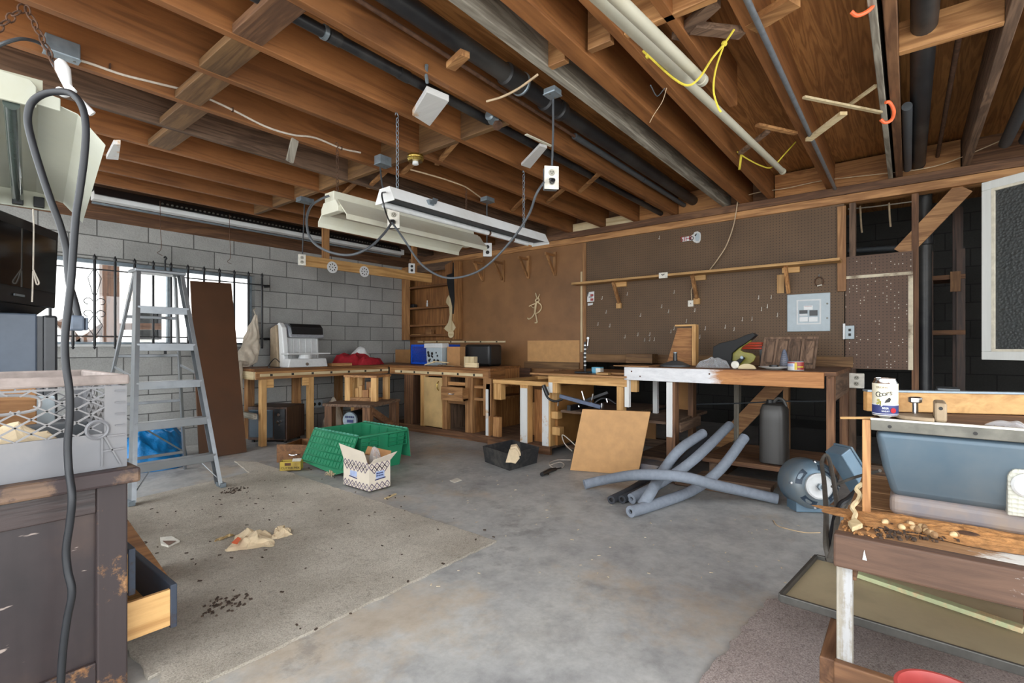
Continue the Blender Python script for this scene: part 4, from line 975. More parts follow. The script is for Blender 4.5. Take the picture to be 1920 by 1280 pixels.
hx, hy = 2.66, 5.92
t = thing('cloth_sack', 'cream cloth sack hanging from the right end of the window bars', 'sack', (hx,hy,0.36))
def sackpart(prof, p0, p1, sq, sd):
    def fn(u, v):
        r = prof[-1][1]
        for (a, ra), (b2, rb) in zip(prof[:-1], prof[1:]):
            if v <= b2: r = ra + (rb-ra)*(v-a)/(b2-a); break
        w = 2*PI*u; r *= 1 + 0.20*math.sin(7*w+3*math.sin(4*v*PI)) * (0.3+v*0.5) + 0.25*mnoise.noise(V((math.cos(w)*2+sd,math.sin(w)*2,v*6)))
        c = V(p0)*(1-v) + V(p1)*v
        return (c.x + math.cos(w)*r, min(c.y + math.sin(w)*r*sq, 6.0), c.z)
    return MB().sheet(56, 36, fn)
sackpart([(0.0,0.015),(0.1,0.03),(0.25,0.055),(0.5,0.085),(0.75,0.105),(0.92,0.095),(1.0,0.03)], (hx,hy,1.44), (2.53,5.86,0.845), 0.7, 0.0).build('cloth', M_linen, t, smooth=True)
sackpart([(0.0,0.014),(0.08,0.03),(0.3,0.024),(0.6,0.028),(0.85,0.025),(1.0,0.006)], (2.372,5.66,0.90), (2.368,5.64,0.36), 0.9, 4.0).build('tail', M_linen, t, smooth=True)
MB().tube(catmull([(2.53,5.84,0.88),(2.44,5.76,0.89),(2.39,5.69,0.895),(2.375,5.67,0.85)],5), 0.026, 12).build('cloth_fold', M_linen, t, smooth=True)
MB().tube([(hx,hy,1.43),(hx,hy+0.06,1.50),(hx+0.03,gy-0.02,1.52)], 0.006, 6).build('tie', M_linen, t)
# ------------------------------------------------------------------ workbench along the block wall
def dots_strip(t, p0, p1, e, n0, h=0.03):
    """pale edge strip with small dark squares let in along it"""
    d = (p1-p0); L = d.length; dn = d.normalized(); ax = 'x' if abs(dn.x) > 0.5 else 'y'
    MB().prism([p0, p1, p1+V((0,0,h)), p0+V((0,0,h))], e).build('edge_strip', wood('pale', ax), t)
    b = MB(); n = n0
    for k in range(n):
        q = p0 + d*((k+0.5)/n) + e*1.0
        b.prism([q-dn*0.014+V((0,0,0.003)), q+dn*0.014+V((0,0,0.003)), q+dn*0.014+V((0,0,h-0.003)), q-dn*0.014+V((0,0,h-0.003))], e*0.15)
    b.build('inlay', M_slot, t)
BX0, BYF, BZ = 2.41, 5.40, 0.835
t = thing('workbench', 'brown wooden workbench along the block wall under the heater', 'workbench', (3.3,5.75,0))
MB().box(BX0, 5.08, BYF, YW-0.01, BZ-0.03, BZ).build('top', wood('oak','x'), t, bevel=0.004)
MB().box(BX0+0.02, 4.14, BYF+0.005, BYF+0.04, BZ-0.115, BZ-0.03).build('apron', wood('fir','x'), t, bevel=0.003)
MB().box(BX0-0.002, BX0+0.03, BYF+0.02, YW-0.02, BZ-0.115, BZ-0.03).build('end_apron', wood('pale','y'), t, bevel=0.003)
dots_strip(t, V((BX0+0.06, BYF+0.005, BZ-0.085)), V((4.14, BYF+0.005, BZ-0.085)), V((0,-0.008,0)), 7)
for k, (px, yy) in enumerate(((492,5.45),(581,5.45),(664,5.45))):
    x = P(px,760,y=yy).x; MB().box(x-0.03, x+0.03, yy-0.04, yy+0.03, 0, BZ-0.115).build('leg', wood('pine','z'), t, bevel=0.004)
    g = MB().box(x-0.10 if k else x+0.03, x+0.11 if not k else x-0.03, yy-0.03, yy+0.0, BZ-0.21, BZ-0.115).build('gusset', wood('pine','x'), t, bevel=0.003)
for px in (468, 556, 635):
    x = P(px,740,y=6.04).x; MB().box(x-0.04, x+0.04, 6.0, 6.09, 0, BZ-0.03).build('leg', wood('fir','z'), t, bevel=0.004)
MB().box(BX0+0.0, BX0+0.04, 5.42, 6.05, 0.30, 0.36).build('stretcher', wood('grey','y'), t)

# ------------------------------------------------------------------ base cabinets on the right, front plane x = 4.15
FX = 4.15
def yf(px, x=FX): return P(px, 700, x=x).y
t = thing('base_cabinet', 'doorless wooden base cabinet in the corner with one plywood door and one drawer', 'cabinet', (4.6,4.4,0))
yE = 3.62
MB().box(FX, 4.42, yE, BYF-0.001, 0.80, 0.83).build('top', wood('oak','y'), t, bevel=0.004)
MB().box(4.42, 5.06, 3.9, BYF-0.001, 0.80, 0.83).build('top', wood('oak','y'), t, bevel=0.004)
MB().box(FX+0.004, FX+0.035, yE+0.02, BYF-0.01, 0.715, 0.80).build('apron', wood('fir','y'), t, bevel=0.003)
MB().box(FX+0.004, 4.42, yE+0.0, yE+0.03, 0.70, 0.80).build('end_apron', wood('oak','x'), t, bevel=0.003)
dots_strip(t, V((FX+0.004, yf(905), 0.735)), V((FX+0.004, yf(741), 0.735)), V((-0.008,0,0)), 6, 0.032)
MB().box(FX-0.01, FX+0.03, yf(922), 5.39, 0.0, 0.085).build('toe_board', wood('redwood','y'), t, bevel=0.003)
MB().box(FX+0.03, 5.0, yf(922), 5.39, 0.06, 0.085).build('cabinet_floor', wood('old','y'), t)
def post(pxa, pxb, kind, z0=0.085, z1=0.715, dep=0.06, x=FX, name='post', m=None):
    ya, yb = yf(pxb, x), yf(pxa, x); return MB().box(x, x+dep, ya, yb, z0, z1).build(name, m or wood(kind,'z'), t, bevel=0.003)
post(758,771,'redwood'); post(788,797,'pine'); post(829,838,'fir'); post(872,886,'fir'); 
MB().box(FX+0.03, 5.05, yf(772)-0.01, yf(772)+0.01, 0.085, 0.80).build('partition', wood('walnut','z'), t)
MB().box(FX+0.06, 5.05, yf(834)-0.01, yf(834)+0.01, 0.085, 0.80).build('partition', wood('old','z'), t)
MB().box(FX+0.06, 5.05, yf(884)-0.012, yf(884)+0.012, 0.085, 0.80).build('partition', wood('ply','z'), t)
MB().box(5.03, 5.06, yE+0.1, 5.35, 0.085, 0.80).build('back_panel', wood('walnut','y'), t)
MB().box(FX+0.02, FX+0.05, yf(872), yf(838), 0.615, 0.655).build('rail', wood('fir','y'), t)
MB().box(FX+0.02, FX+0.05, yf(872), yf(838), 0.40, 0.44).build('rail', wood('fir','y'), t)
d = MB().box(FX-0.02, FX, yf(830), yf(797), 0.10, 0.70).build('door', wood('ply','z') if False else plain('pale_plywood_door', rgb(196,164,112), 0.6, var=0.10, scale=5), t, bevel=0.003)
a = V((FX-0.03, yf(825), 0.60)); MB().tube(catmull([a+V((0.01,0,0.055)),a+V((-0.015,0,0.03)),a+V((-0.018,0,0)),a+V((-0.015,0,-0.03)),a+V((0.01,0,-0.055))],4), 0.006, 8).build('handle', M_brass, d, smooth=True)
ya, yb = yf(869, FX-0.1), yf(829, FX-0.1)
d = MB().box(FX-0.12, FX-0.10, ya, yb, 0.45, 0.61).build('drawer', wood('fir','y'), t, bevel=0.004)
b = MB(); b.box(FX-0.10, FX+0.30, ya+0.02, ya+0.035, 0.46, 0.60); b.box(FX-0.10, FX+0.30, yb-0.035, yb-0.02, 0.46, 0.60); b.box(FX-0.10, FX+0.3, ya+0.02, yb-0.02, 0.46, 0.475); b.build('drawer_box', wood('fir','x'), d)
ym = (ya+yb)/2
MB().tube(catmull([(FX-0.12,ym-0.045,0.535),(FX-0.14,ym-0.03,0.53),(FX-0.142,ym,0.53),(FX-0.14,ym+0.03,0.53),(FX-0.12,ym+0.045,0.535)],4), 0.006, 8).build('handle', M_chrome, d, smooth=True)
for z in (0.46, 0.60): MB().box(FX+0.03, 4.9, yf(911), yf(886), z, z+0.03).build('shelf', wood('fir','y'), t)
post(906,921,'fir',0.3,0.72,0.08)
MB().box(FX-0.004, FX, yf(916), yf(911), 0.085, 0.60).build('painted_face', coat('chipped_white_z','pine','z',rgb(220,220,218),0.62), t)
post(911,919,'fir',0.085,0.66,0.08)


# ------------------------------------------------------------------ low open frame right of the cabinets
FX2 = 4.08
t = thing('open_frame', 'low open cabinet frame with white painted posts right of the drawers', 'cabinet', (4.5,3.1,0))
ya, yb = yf(1029,FX2), yf(924,FX2)
zf = 0.675
MB().box(FX2-0.01, FX2+0.03, ya-0.02, yf(923), 0.0, 0.085).build('toe_board', wood('redwood','y'), t, bevel=0.003)
MB().box(FX2+0.03, 4.9, ya-0.02, yf(923), 0.06, 0.085).build('cabinet_floor', wood('old','y'), t)
post(924,936,'fir',0.085,0.30,0.05)
MB().box(FX2, FX2+0.07, ya, yb, zf, zf+0.045).build('rail', wood('pine','y'), t, bevel=0.003)
MB().box(4.85, 4.92, ya, yb, zf, zf+0.045).build('rail', wood('pine','y'), t, bevel=0.003)
for f in (0.02, 0.5, 0.97): MB().box(FX2+0.07, 4.85, yb+(ya-yb)*f-0.03, yb+(ya-yb)*f+0.03, zf, zf+0.04).build('cross_rail', wood('pine','x'), t, bevel=0.003)
post(975,989,'pine',0.085,zf,0.09,FX2)
MB().box(FX2-0.006, FX2, yf(989,FX2), yf(976,FX2), 0.085, zf-0.03).build('painted_face', bpy.data.materials['chipped_white_z'], t)
post(1017,1032,'pine',0.085,zf,0.09,FX2)
MB().box(FX2-0.006, FX2, yf(1029,FX2), yf(1017,FX2), 0.07, zf).build('painted_face', bpy.data.materials['chipped_white_z'], t)
for px, z0, z1 in ((930,0.50,zf),(1035,0.53,zf+0.03),(1040,0.20,0.28),(1037,0.36,0.43)): 
    MB().box(FX2+0.02, FX2+0.10, yf(px+7,FX2), yf(px-7,FX2), z0, z1).build('block', wood('pine','z'), t, bevel=0.003)
MB().box(FX2+0.09, 4.9, yf(1036,FX2)+0.0, yf(1034,FX2)+0.02, 0.085, zf).build('side_panel', M_hardl, t)
MB().box(FX2+0.15, FX2+0.17, yf(1022,FX2), yf(986,FX2), 0.085, zf-0.05).build('panel', wood('ply','z'), t)
MB().box(4.5, 4.52, yf(980,FX2), yf(935,FX2), 0.085, 0.45).build('panel', M_hardl, t)
MB().box(FX2+0.06, 5.04, yf(1032,FX2), yb+0.25, 0.80-0.01, 0.80).build('shelf', wood('oak','y'), t) if False else None

# ------------------------------------------------------------------ middle bench with the thin top
FX3 = 3.98
t = thing('workbench', 'lower middle workbench with a thin overhanging top and pine front beam', 'workbench', (4.4,2.4,0))
zt3 = P(1090,702,x=FX3-0.05).z
ya, yb = yf(1176,FX3), yf(1000,FX3)
MB().box(FX3-0.06, 5.06, ya, yb, zt3-0.018, zt3).build('top', wood('fir','y'), t, bevel=0.003)
MB().box(FX3-0.002, FX3+0.04, ya+0.008, yf(1028,FX3), zt3-0.095, zt3-0.018).build('front_beam', wood('pine','y'), t, bevel=0.003)
MB().box(4.95, 5.0, ya+0.02, yf(1028,FX3), zt3-0.095, zt3-0.018).build('back_beam', wood('fir','y'), t)
post(1156,1168,'pine',0.0,zt3-0.0955,0.07,FX3,'leg'); post(1030,1044,'pine',zt3-0.19,zt3-0.0955,0.06,FX3,'block')
MB().box(4.93, 5.03, yf(1050,4.9), yf(1036,4.9), 0.09, zt3-0.02).build('leg', wood('redwood','z'), t)
MB().box(FX3-0.004, FX3, yf(1036,FX3), yf(1029,FX3), zt3-0.19, zt3-0.09).build('painted_face', bpy.data.materials['chipped_white_z'], t)
MB().box(FX3+0.05, 5.05, yf(1160,FX3), yf(1046,FX3), 0.44, 0.465).build('shelf', wood('old','y'), t, bevel=0.003)
MB().box(FX3+0.2, 5.05, yf(1080,FX3), yf(1040,FX3), 0.07, 0.09).build('bottom_shelf', wood('old','y'), t)
MB().box(4.6, 4.62, yf(1085,4.6), yf(1070,4.6), 0.09, 0.44).build('panel', M_hardl, t)

# ------------------------------------------------------------------ long bench under the pegboard
FX4 = 4.0
t = thing('workbench', 'long heavy workbench under the pegboard with a half white painted front board', 'workbench', (4.5,1.0,0))
ya, yb = yf(1562,FX4), yf(1173,FX4)
ZL = 0.90
MB().box(FX4-0.01, 5.06, ya-0.02, yb, ZL-0.03, ZL).build('top', wood('redwood','y'), t, bevel=0.004)
def paintmix():
    m, nt, b = new('half_white_board')
    gp = N(nt, 'ShaderNodeNewGeometry'); sp_ = N(nt, 'ShaderNodeSeparateXYZ'); nt.links.new(gp.outputs['Position'], sp_.inputs[0])
    vec, oi = coords(nt, (9,0.6,9)); n2 = noise(nt, vec, 3.0, 6, 0.7, 1.0); v2, _ = coords(nt, (1,1,4)); n3 = noise(nt, v2, 7.0, 8, 0.8)
    base = ramp(nt, n2, [(0.3, rgb(140,86,44)), (0.7, rgb(206,146,88))])
    s = N(nt, 'ShaderNodeMath', operation='MULTIPLY_ADD'); s.inputs[1].default_value = 0.35; nt.links.new(n3, s.inputs[0]); nt.links.new(sp_.outputs['Y'], s.inputs[2])
    lim = yf(1345,FX4) + 0.17
    f = ramp(nt, s.outputs[0], [(0.0,(0,0,0,1)),(1.0,(1,1,1,1))])
    mr = N(nt, 'ShaderNodeMapRange'); mr.inputs[1].default_value = lim-0.03; mr.inputs[2].default_value = lim+0.06; nt.links.new(s.outputs[0], mr.inputs[0])
    col = mix(nt, mr.outputs[0], base, ramp(nt, n3, [(0.3, rgb(200,200,204)), (0.6, rgb(228,228,230))]))
    nt.links.new(col, b.inputs['Base Color']); b.inputs['Roughness'].default_value = 0.6; bump(nt, b, n2, 0.2, 0.003); return m
fb = MB().box(FX4-0.03, FX4+0.01, ya+0.05, yb, ZL-0.115, ZL-0.005).build('front_board', paintmix(), t, bevel=0.004)
for px in (1184,1200,1330,1555): 
    q = P(px, 700, x=FX4-0.031); MB().lathe([(0.007,0),(0.005,0.004)], (FX4-0.03,q.y,ZL-0.06 + (0.02 if px % 20 else -0.02)), (-1,0,0), 8).build('bolt', M_rust, t)
post(1549,1564,'redwood',0.0,ZL-0.03,0.09,FX4-0.02,'leg')
MB().box(4.93, 5.05, ya-0.01, ya+0.05, 0.0, ZL-0.03).build('leg', wood('redwood','z'), t, bevel=0.004)
MB().box(FX4+0.07, 4.93, ya-0.01, ya+0.03, ZL-0.2, ZL-0.03).build('end_rail', wood('old','x'), t)
post(1249,1266,'redwood',0.0,ZL-0.115,0.09,FX4,'leg')
MB().box(FX4-0.006, FX4, yf(1261,FX4), yf(1250,FX4), 0.33, ZL-0.12).build('painted_face', bpy.data.materials['chipped_white_z'], t)
MB().box(4.55, 4.64, yf(1303,4.6), yf(1293,4.6), 0.0, ZL-0.03).build('leg', wood('redwood','z'), t, bevel=0.004)
MB().box(FX4-0.01, FX4+0.03, yf(1180,FX4), yf(1172,FX4), zt3-0.27, ZL-0.115).build('painted_strip', bpy.data.materials['chipped_white_z'], t)
MB().box(FX4+0.03, FX4+0.08, yf(1196,FX4+0.05), yf(1182,FX4+0.05), zt3-0.14, ZL-0.115).build('block', wood('pine','z'), t, bevel=0.003)
MB().box(FX4+0.05, 5.0, yf(1254,FX4), yf(1172,FX4)-0.02, 0.42, 0.445).build('shelf', wood('old','y'), t, bevel=0.003)
MB().box(FX4+0.1, 4.6, yf(1262,FX4)-0.03, yf(1262,FX4)+0.0, 0.36, 0.44).build('cross_rail', wood('old','x'), t)
MB().box(4.95, 4.97, yf(1292,4.95), yf(1176,FX3)-0.03, 0.40, ZL-0.03).build('panel', M_hardl, t)
MB().box(4.5, 4.54, yf(1232,4.5), yf(1224,4.5), 0.445, ZL-0.03).build('leg', bpy.data.materials['chipped_white_z'], t)
MB().box(FX4+0.15, 4.9, yf(1270,FX4), yf(1172,FX4)-0.02, 0.09, 0.11).build('bottom_shelf', wood('old','y'), t)
sh = MB().box(FX4+0.06, 4.85, yf(1552,FX4), yf(1312,FX4), 0.155, 0.19).build('bottom_shelf', wood('redwood','y'), t, bevel=0.003)
MB().box(FX4+0.2, FX4+0.29, yf(1560,FX4), yf(1312,FX4), 0.19, 0.20).build('bottom_shelf', wood('fir','y'), t) if False else None
for f in (1330, 1540): MB().box(FX4+0.1, 4.8, yf(f,FX4)-0.03, yf(f,FX4)+0.03, 0.0, 0.155).build('bearer', wood('old','x'), t)
# loose planks on the floor in front of the bench shelf
q = P(1400,885,x=3.9)
o = MB().box(3.80, 4.08, 0.78, 1.42, 0.002, 0.035).build('loose_plank', wood('old','y'), bevel=0.004); tag(o, 'old dark plank on the floor under the foam tubes by the long bench', 'plank')
o = MB().box(3.88, 4.09, 0.76, 1.30, 0.037, 0.075).build('loose_plank', wood('old','y'), bevel=0.004); tag(o, 'second old plank on top of the floor plank, against the long bench', 'plank')
o = MB().box(3.95, 4.35, yf(1238,3.95), yf(1200,3.95), 0.0, 0.09).build('flat_box', M_bluebase, bevel=0.005); tag(o, 'flat grey blue box on the floor behind the leaning hardboard square', 'box')

# ------------------------------------------------------------------ shelf unit in the corner
XS, YS0 = 4.925, 4.975
t = thing('corner_shelves', 'narrow brown shelf unit in the corner between block wall and hardboard', 'shelf', (5.0,5.5,1.08))
zb = P(846,636,x=XS).z; ztp = 2.29
MB().box(XS, XW-0.008, YS0-0.02, YS0+0.02, zb, ztp-0.01).build('side_board', wood('fir','z'), t, bevel=0.003)
MB().box(XS, XS+0.02, 5.92, YW-0.002, zb, ztp-0.01).build('face_board', wood('fir','z'), t, bevel=0.003)
MB().box(XW-0.03, XW-0.008, YS0+0.02, YW-0.002, zb, ztp-0.01).build('back_board', wood('oak','z'), t)
for py in (535, 575, 608, 627):
    z = P(800,py,x=XS).z; MB().box(XS+0.02, XW-0.03, YS0+0.02, YW-0.004, z-0.02, z).build('shelf', wood('oak','y'), t, bevel=0.002)
    MB().box(XS, XS+0.02, YS0+0.02, 5.92, z-0.024, z+0.004).build('shelf_lip', wood('oak','y'), t)
MB().box(XS, XS+0.02, YS0+0.02, 5.92, ztp-0.12, ztp-0.01).build('top_rail', wood('old','y'), t)
def onshelf(px, py, w, h, name, m, lab, cat, dep=0.07, bev=0.004):
    z = P(800,py,x=XS).z; y = P(px, py, x=XS+0.08).y
    o = MB().box(XS+0.04, XS+0.04+dep, y-w/2, y+w/2, z+0.0005, z+h).build(name, m, bevel=bev); return tag(o, lab, cat)
onshelf(772,575,0.17,0.06,'tool_case',M_blackp,'dark case on the second corner shelf','case')
onshelf(807,627,0.11,0.075,'wood_block',wood('fir','y'),'wood block on the lowest corner shelf','block')
o = onshelf(783,627,0.22,0.012,'wood_offcut',wood('pine','y'),'flat offcut on the lowest corner shelf beside the wood block','offcut')
z = P(800,575,x=XS).z; q = P(801,570,x=XS+0.06)
t = thing('small_bottle', 'tiny clear bottle standing on the second corner shelf', 'bottle', (XS+0.06,q.y,z))
MB().lathe([(0.013,0.001),(0.013,0.06),(0.006,0.075),(0.006,0.085)], (XS+0.06,q.y,z)).build('body', M_lightgrey, t, smooth=True)
MB().lathe([(0.009,0.085),(0.009,0.10)], (XS+0.06,q.y,z)).build('cap', M_white, t)
# wall strip with inlays above the blue crate
t = thing('wall_strip', 'thin pale strip with dark squares along the wall above the blue crate', 'strip', P(860,641,x=XW))
dots_strip(t, P(784,642,x=XW-0.008), P(948,642,x=XW-0.008), V((-0.012,0,0)), 6, 0.022)
# carved wooden spoon-shaped paddle hanging on the shelf unit
t = thing('wooden_paddle', 'pale wooden paddle shape hanging on the end of the corner shelves', 'paddle', P(845,630,x=4.89))
pts = [(841,553),(837,560),(836,567),(842,575),(843,590),(840,605),(832,616),(842,624),(851,619),(854,614),(847,600),(847,575),(844,560)]
MB().prism([P(x,y,x=4.90) for x, y in pts], (0.012,0,0)).build('paddle', wood('pale','z'), t, bevel=0.002)
c = P(846,626,x=4.905); 
MB().lathe([(0.055,0),(0.055,0.008)], c, (-1,0,0), 24).build('disc', wood('pale','y'), t)
t = thing('dark_strap', 'dark cloth strap hanging at the end of the corner shelves', 'strap', P(848,590,x=4.9))
MB().prism([P(x,y,x=4.915) for x, y in ((838,497),(850,492),(852,560),(850,588),(846,588),(844,560),(838,530))], (0.008,0,0)).build('cloth', M_blackp, t)
MB().prism([P(x,y,x=4.905) for x, y in ((834,497),(848,489),(847,512),(835,516))], (0.012,0,0)).build('wood_end', wood('oak','z'), t)

# ------------------------------------------------------------------ shelf brackets and long shelf
for px, py, l in ((905,500,'nearly hidden, nearest the corner shelves'),(943,500,'second from the corner shelves'),(990,490,'third from the corner shelves'),(1040,483,'nearest the pegboard joint')):
    top = P(px, py-8 if px < 990 else py-6, x=XW-0.02); 
    t = thing('shelf_bracket', 'wooden shelf bracket on the hardboard, ' + l, 'bracket', top, group='brackets on the hardboard wall')
    y, z = top.y, top.z
    MB().box(XW-0.03, XW-0.008, y-0.02, y+0.02, z-0.26, z+0.03).build('upright', wood('fir','z'), t, bevel=0.002)
    MB().box(XW-0.22, XW-0.03, y-0.012, y+0.012, z-0.03, z).build('arm', wood('fir','x'), t, bevel=0.002)
    MB().bar((XW-0.19,y,z-0.02), (XW-0.03,y,z-0.235), 0.024, 0.03, (1,0,0)).build('strut', wood('fir','z'), t, bevel=0.002)
a, c = P(1072,533,x=XW-0.17), P(1575,484,x=XW-0.17); zs = (a.z+c.z)/2
t = thing('long_shelf', 'long thin pine shelf across the pegboard', 'shelf', (XW-0.09,1.5,zs))
MB().box(XW-0.18, XW-0.031, c.y, a.y, zs-0.012, zs+0.012).build('shelf', wood('pine','y'), t, bevel=0.002)
for px in (1160, 1306, 1478):
    y = P(px,540,x=XW-0.03).y
    MB().bar((XW-0.16,y,zs-0.02), (XW-0.02,y,zs-0.24), 0.03, 0.035, (1,0,0)).build('strut', wood('fir','z'), t, bevel=0.002)
    MB().box(XW-0.035, XW-0.008, y-0.09, y+0.05, zs-0.062, zs-0.012).build('cleat', wood('pine','y'), t, bevel=0.002)
    if px < 1400: MB().box(XW-0.035, XW-0.008, y-0.03, y+0.03, zs-0.30, zs-0.24).build('foot_block', wood('pine','z'), t, bevel=0.002)
y = P(1470,540,x=XW-0.03).y; MB().box(XW-0.022, XW-0.008, y-0.0, y+0.06, zs-0.24, zs-0.07).build('foot_block', wood('pine','z'), t, bevel=0.002)
q = P(1244,516,x=XW-0.185)
t = thing('cord_box', 'small pale box with a dark hook on the edge of the long shelf', 'box', q)
MB().box(q.x-0.012, q.x+0.004, q.y-0.045, q.y+0.045, q.z-0.03, q.z+0.028).build('box', M_plate, t, bevel=0.003)
MB().tube(catmull([q+V((-0.014,0.015,0.012)), q+V((-0.02,0,0.0)), q+V((-0.014,-0.015,0.012))],4), 0.004, 6).build('hook', M_slot, t)
# ------------------------------------------------------------------ things on the pegboard wall
WF = XW - 0.007                                        # face of the wall panels
q0, q1 = P(1476,622,x=WF), P(1557,548,x=WF)
t = thing('breaker_panel', 'grey steel breaker panel on the pegboard with four black and white switches', 'electrical panel', (XW,(q0.y+q1.y)/2,q0.z))
yl, yr, z0, z1 = q0.y, q1.y, q0.z, q1.z
MB().box(WF-0.012, WF, yr, yl, z0, z1).build('cover', M_panelbox, t, bevel=0.008)
a, c = P(1497,606,x=WF), P(1537,563,x=WF)
MB().frame((WF-0.018, a.y+0.012, a.z-0.012), (0,-1,0), (0,0,1), a.y-c.y+0.024, c.z-a.z+0.024, 0.012, (0.008,0,0)).build('frame', M_lightgrey, t)
MB().box(WF-0.0145, WF-0.012, c.y, a.y, a.z, c.z).build('door', M_panelbox, t)
def pn(pa, pb_, m, nm, th=0.004):
    a, c = P(*pa, x=WF-0.014), P(*pb_, x=WF-0.014); return MB().box(WF-0.014-th, WF-0.0143, c.y, a.y, min(a.z,c.z), max(a.z,c.z)).build(nm, m, t, bevel=0.001)
pn((1499,588),(1514,581),M_blackp,'breaker',0.008); pn((1518,592),(1533,581),M_blackp,'breaker',0.008); pn((1499,603),(1515,594),M_white,'breaker',0.006); pn((1517,603),(1533,594),M_white,'breaker',0.006); pn((1499,592),(1514,588.5),M_lightgrey,'breaker',0.006)
pn((1507,581),(1524,572.5),M_white,'paper_label',0.002); pn((1508,574.6),(1522,573.4),M_red,'red_print',0.003)
for px, py in ((1551,569),(1551,596)): MB().lathe([(0.008,0),(0.006,0.004)], P(px,py,x=WF-0.012), (-1,0,0), 10).build('screw', M_steel, t)
# stickers
t = thing('sticker', 'white key shaped sticker with red letters high on the dark pegboard', 'sticker', P(1297,446,x=WF))
pts = [(1278.5,445),(1295,442),(1300,439),(1302,435),(1308,433.5),(1313,436),(1314,441),(1313.5,450),(1311,454.5),(1306,455.5),(1301,453.5),(1299,450.5),(1279,453)]
MB().prism([P(x,y,x=WF-0.003) for x, y in pts], (0.002,0,0)).build('backing', M_white, t)
MB().prism([P(x,y,x=WF-0.0042) for x, y in [(1303.5,440),(1307,436.5),(1311.5,438),(1312,446),(1310,452),(1304,452),(1303,446)]], (0.001,0,0)).build('grey_print', M_panelbox, t)
MB().prism([P(x,y,x=WF-0.0055) for x, y in [(1302,441),(1306,437),(1306,440),(1304,443)]], (0.001,0,0)).build('black_print', M_blackp, t)
text('letters', 'SIHI', 0.07, P(1286.5,447.7,x=WF-0.004), (0,-1,0), (0,0,1), M_red, t)
c = P(1297,446.5,x=WF-0.0042); MB().tube([c+V((0,math.cos(k*PI/8)*0.017,math.sin(k*PI/8)*0.017)) for k in range(16)], 0.004, 6, closed=True).build('ring_print', M_blackp, t)
t = thing('sticker', 'small white sticker with black and red blocks beside the wall joint', 'sticker', P(1107,560,x=WF))
MB().prism([P(x,y,x=WF-0.002) for x, y in ((1101,548),(1114,546),(1114,565),(1101,566))], (0.001,0,0)).build('backing', M_white, t)
MB().prism([P(x,y,x=WF-0.003) for x, y in ((1101,548),(1104,547.5),(1101.5,557))], (0.001,0,0)).build('black_print', M_blackp, t)
for y0_, y1_ in ((551,555),(559,563.5)): MB().prism([P(x,y,x=WF-0.003) for x, y in ((1107,y0_+0.4),(1112.5,y0_),(1112.5,y1_),(1107,y1_+0.3))], (0.001,0,0)).build('red_print', M_redp, t)
MB().prism([P(x,y,x=WF-0.003) for x, y in ((1104,556),(1111,555.4),(1111,557),(1104,557.6))], (0.001,0,0)).build('black_print', M_blackp, t)
MB().prism([P(x,y,x=WF-0.002) for x, y in ((1102,568.5),(1112,567.5),(1111,571.5),(1102,573))], (0.001,0,0)).build('backing', M_lightgrey, t)
t = thing('phone_jack', 'small white cable box under the middle strut of the long shelf', 'electrical box', P(1296,568,x=WF))
q = P(1296,569,x=WF); MB().box(WF-0.02, WF, q.y-0.028, q.y+0.028, q.z-0.032, q.z+0.032).build('box', M_plate, t, bevel=0.004)
MB().lathe([(0.005,0),(0.004,0.003)], (WF-0.02,q.y,q.z), (-1,0,0), 8).build('screw', M_steel, t)
q = P(1593,623,x=WF); 
t = thing('light_switch', 'grey wall plate with dark slots at the left edge of the spotted pegboard', 'switch', q)
MB().box(WF-0.03, WF, q.y-0.035, q.y+0.03, q.z-0.057, q.z+0.057).build('plate', M_panelbox, t, bevel=0.004)
for dz in (0.02, -0.02): MB().box(WF-0.033, WF-0.03, q.y-0.012, q.y+0.006, q.z+dz-0.011, q.z+dz+0.011).build('slot', M_slot, t)
MB().box(WF-0.026, WF-0.001, q.y+0.030, q.y+0.045, q.z-0.057, q.z+0.075).build('side_plate', M_white, t)
q = P(1607,713,x=XW-0.01)
t = outlet('wall_outlet', V((XW-0.05,q.y,q.z)), -PI/2, 'white double outlet box below the spotted pegboard', w=0.10, h=0.12, body=M_white, depth=0.06)
q = P(1536,528,x=WF-0.01)
t = thing('wire_ring', 'ring of wire hanging on a hook above the breaker panel', 'ring', q)
MB().tube([q+V((0,math.cos(k*PI/9)*0.032,math.sin(k*PI/9)*0.04)) for k in range(18)], 0.004, 6, closed=True).build('ring', M_rust, t)
MB().tube([q+V((0,0.015,-0.036)), q+V((0,-0.022,-0.03))], 0.006, 6).build('tag', M_plate, t)
MB().tube([q+V((0.012,0,0.06)), q+V((-0.006,0,0.06)), q+V((-0.008,0,0.045))], 0.003, 6).build('hook', M_galv, t)
# peg hooks
hk = [(405,455),(450,605),(360,740),(680,410),(825,640),(795,850),(870,910),(925,905),(975,905),(925,848),(655,875),(1055,545),(1130,600),(1325,705),(1155,820),(1190,785),(490,755),(1190,390)]
hooks = [(1060+x*.1719, 480+y*.1719) for x, y in hk] + [(1280+x*.15625, 540+y*.15625) for x, y in [(150,260),(275,480),(210,580),(720,370),(835,365),(915,110),(1065,105),(1020,215),(950,250),(1140,320),(515,460),(620,490)]] + [(1237,445)]
proto = None
for k, (px, py) in enumerate(hooks):
    q = P(px, py, x=WF)
    if proto is None:
        proto = MB().tube([(0.012,0,0.016),(-0.004,0,0.016),(-0.006,0,0.012),(-0.006,0,-0.014),(-0.012,0,-0.02),(-0.026,0,-0.02),(-0.03,0,-0.012)], 0.0024, 6).build('peg_hook', M_hookm)
        tag(proto, 'small bright metal peg hook stuck in the dark pegboard', 'hook', 'peg hooks in the dark pegboard'); off = V(proto.location); h = proto
    else: h = proto.copy(); COL.objects.link(h)
    h.location = q + off
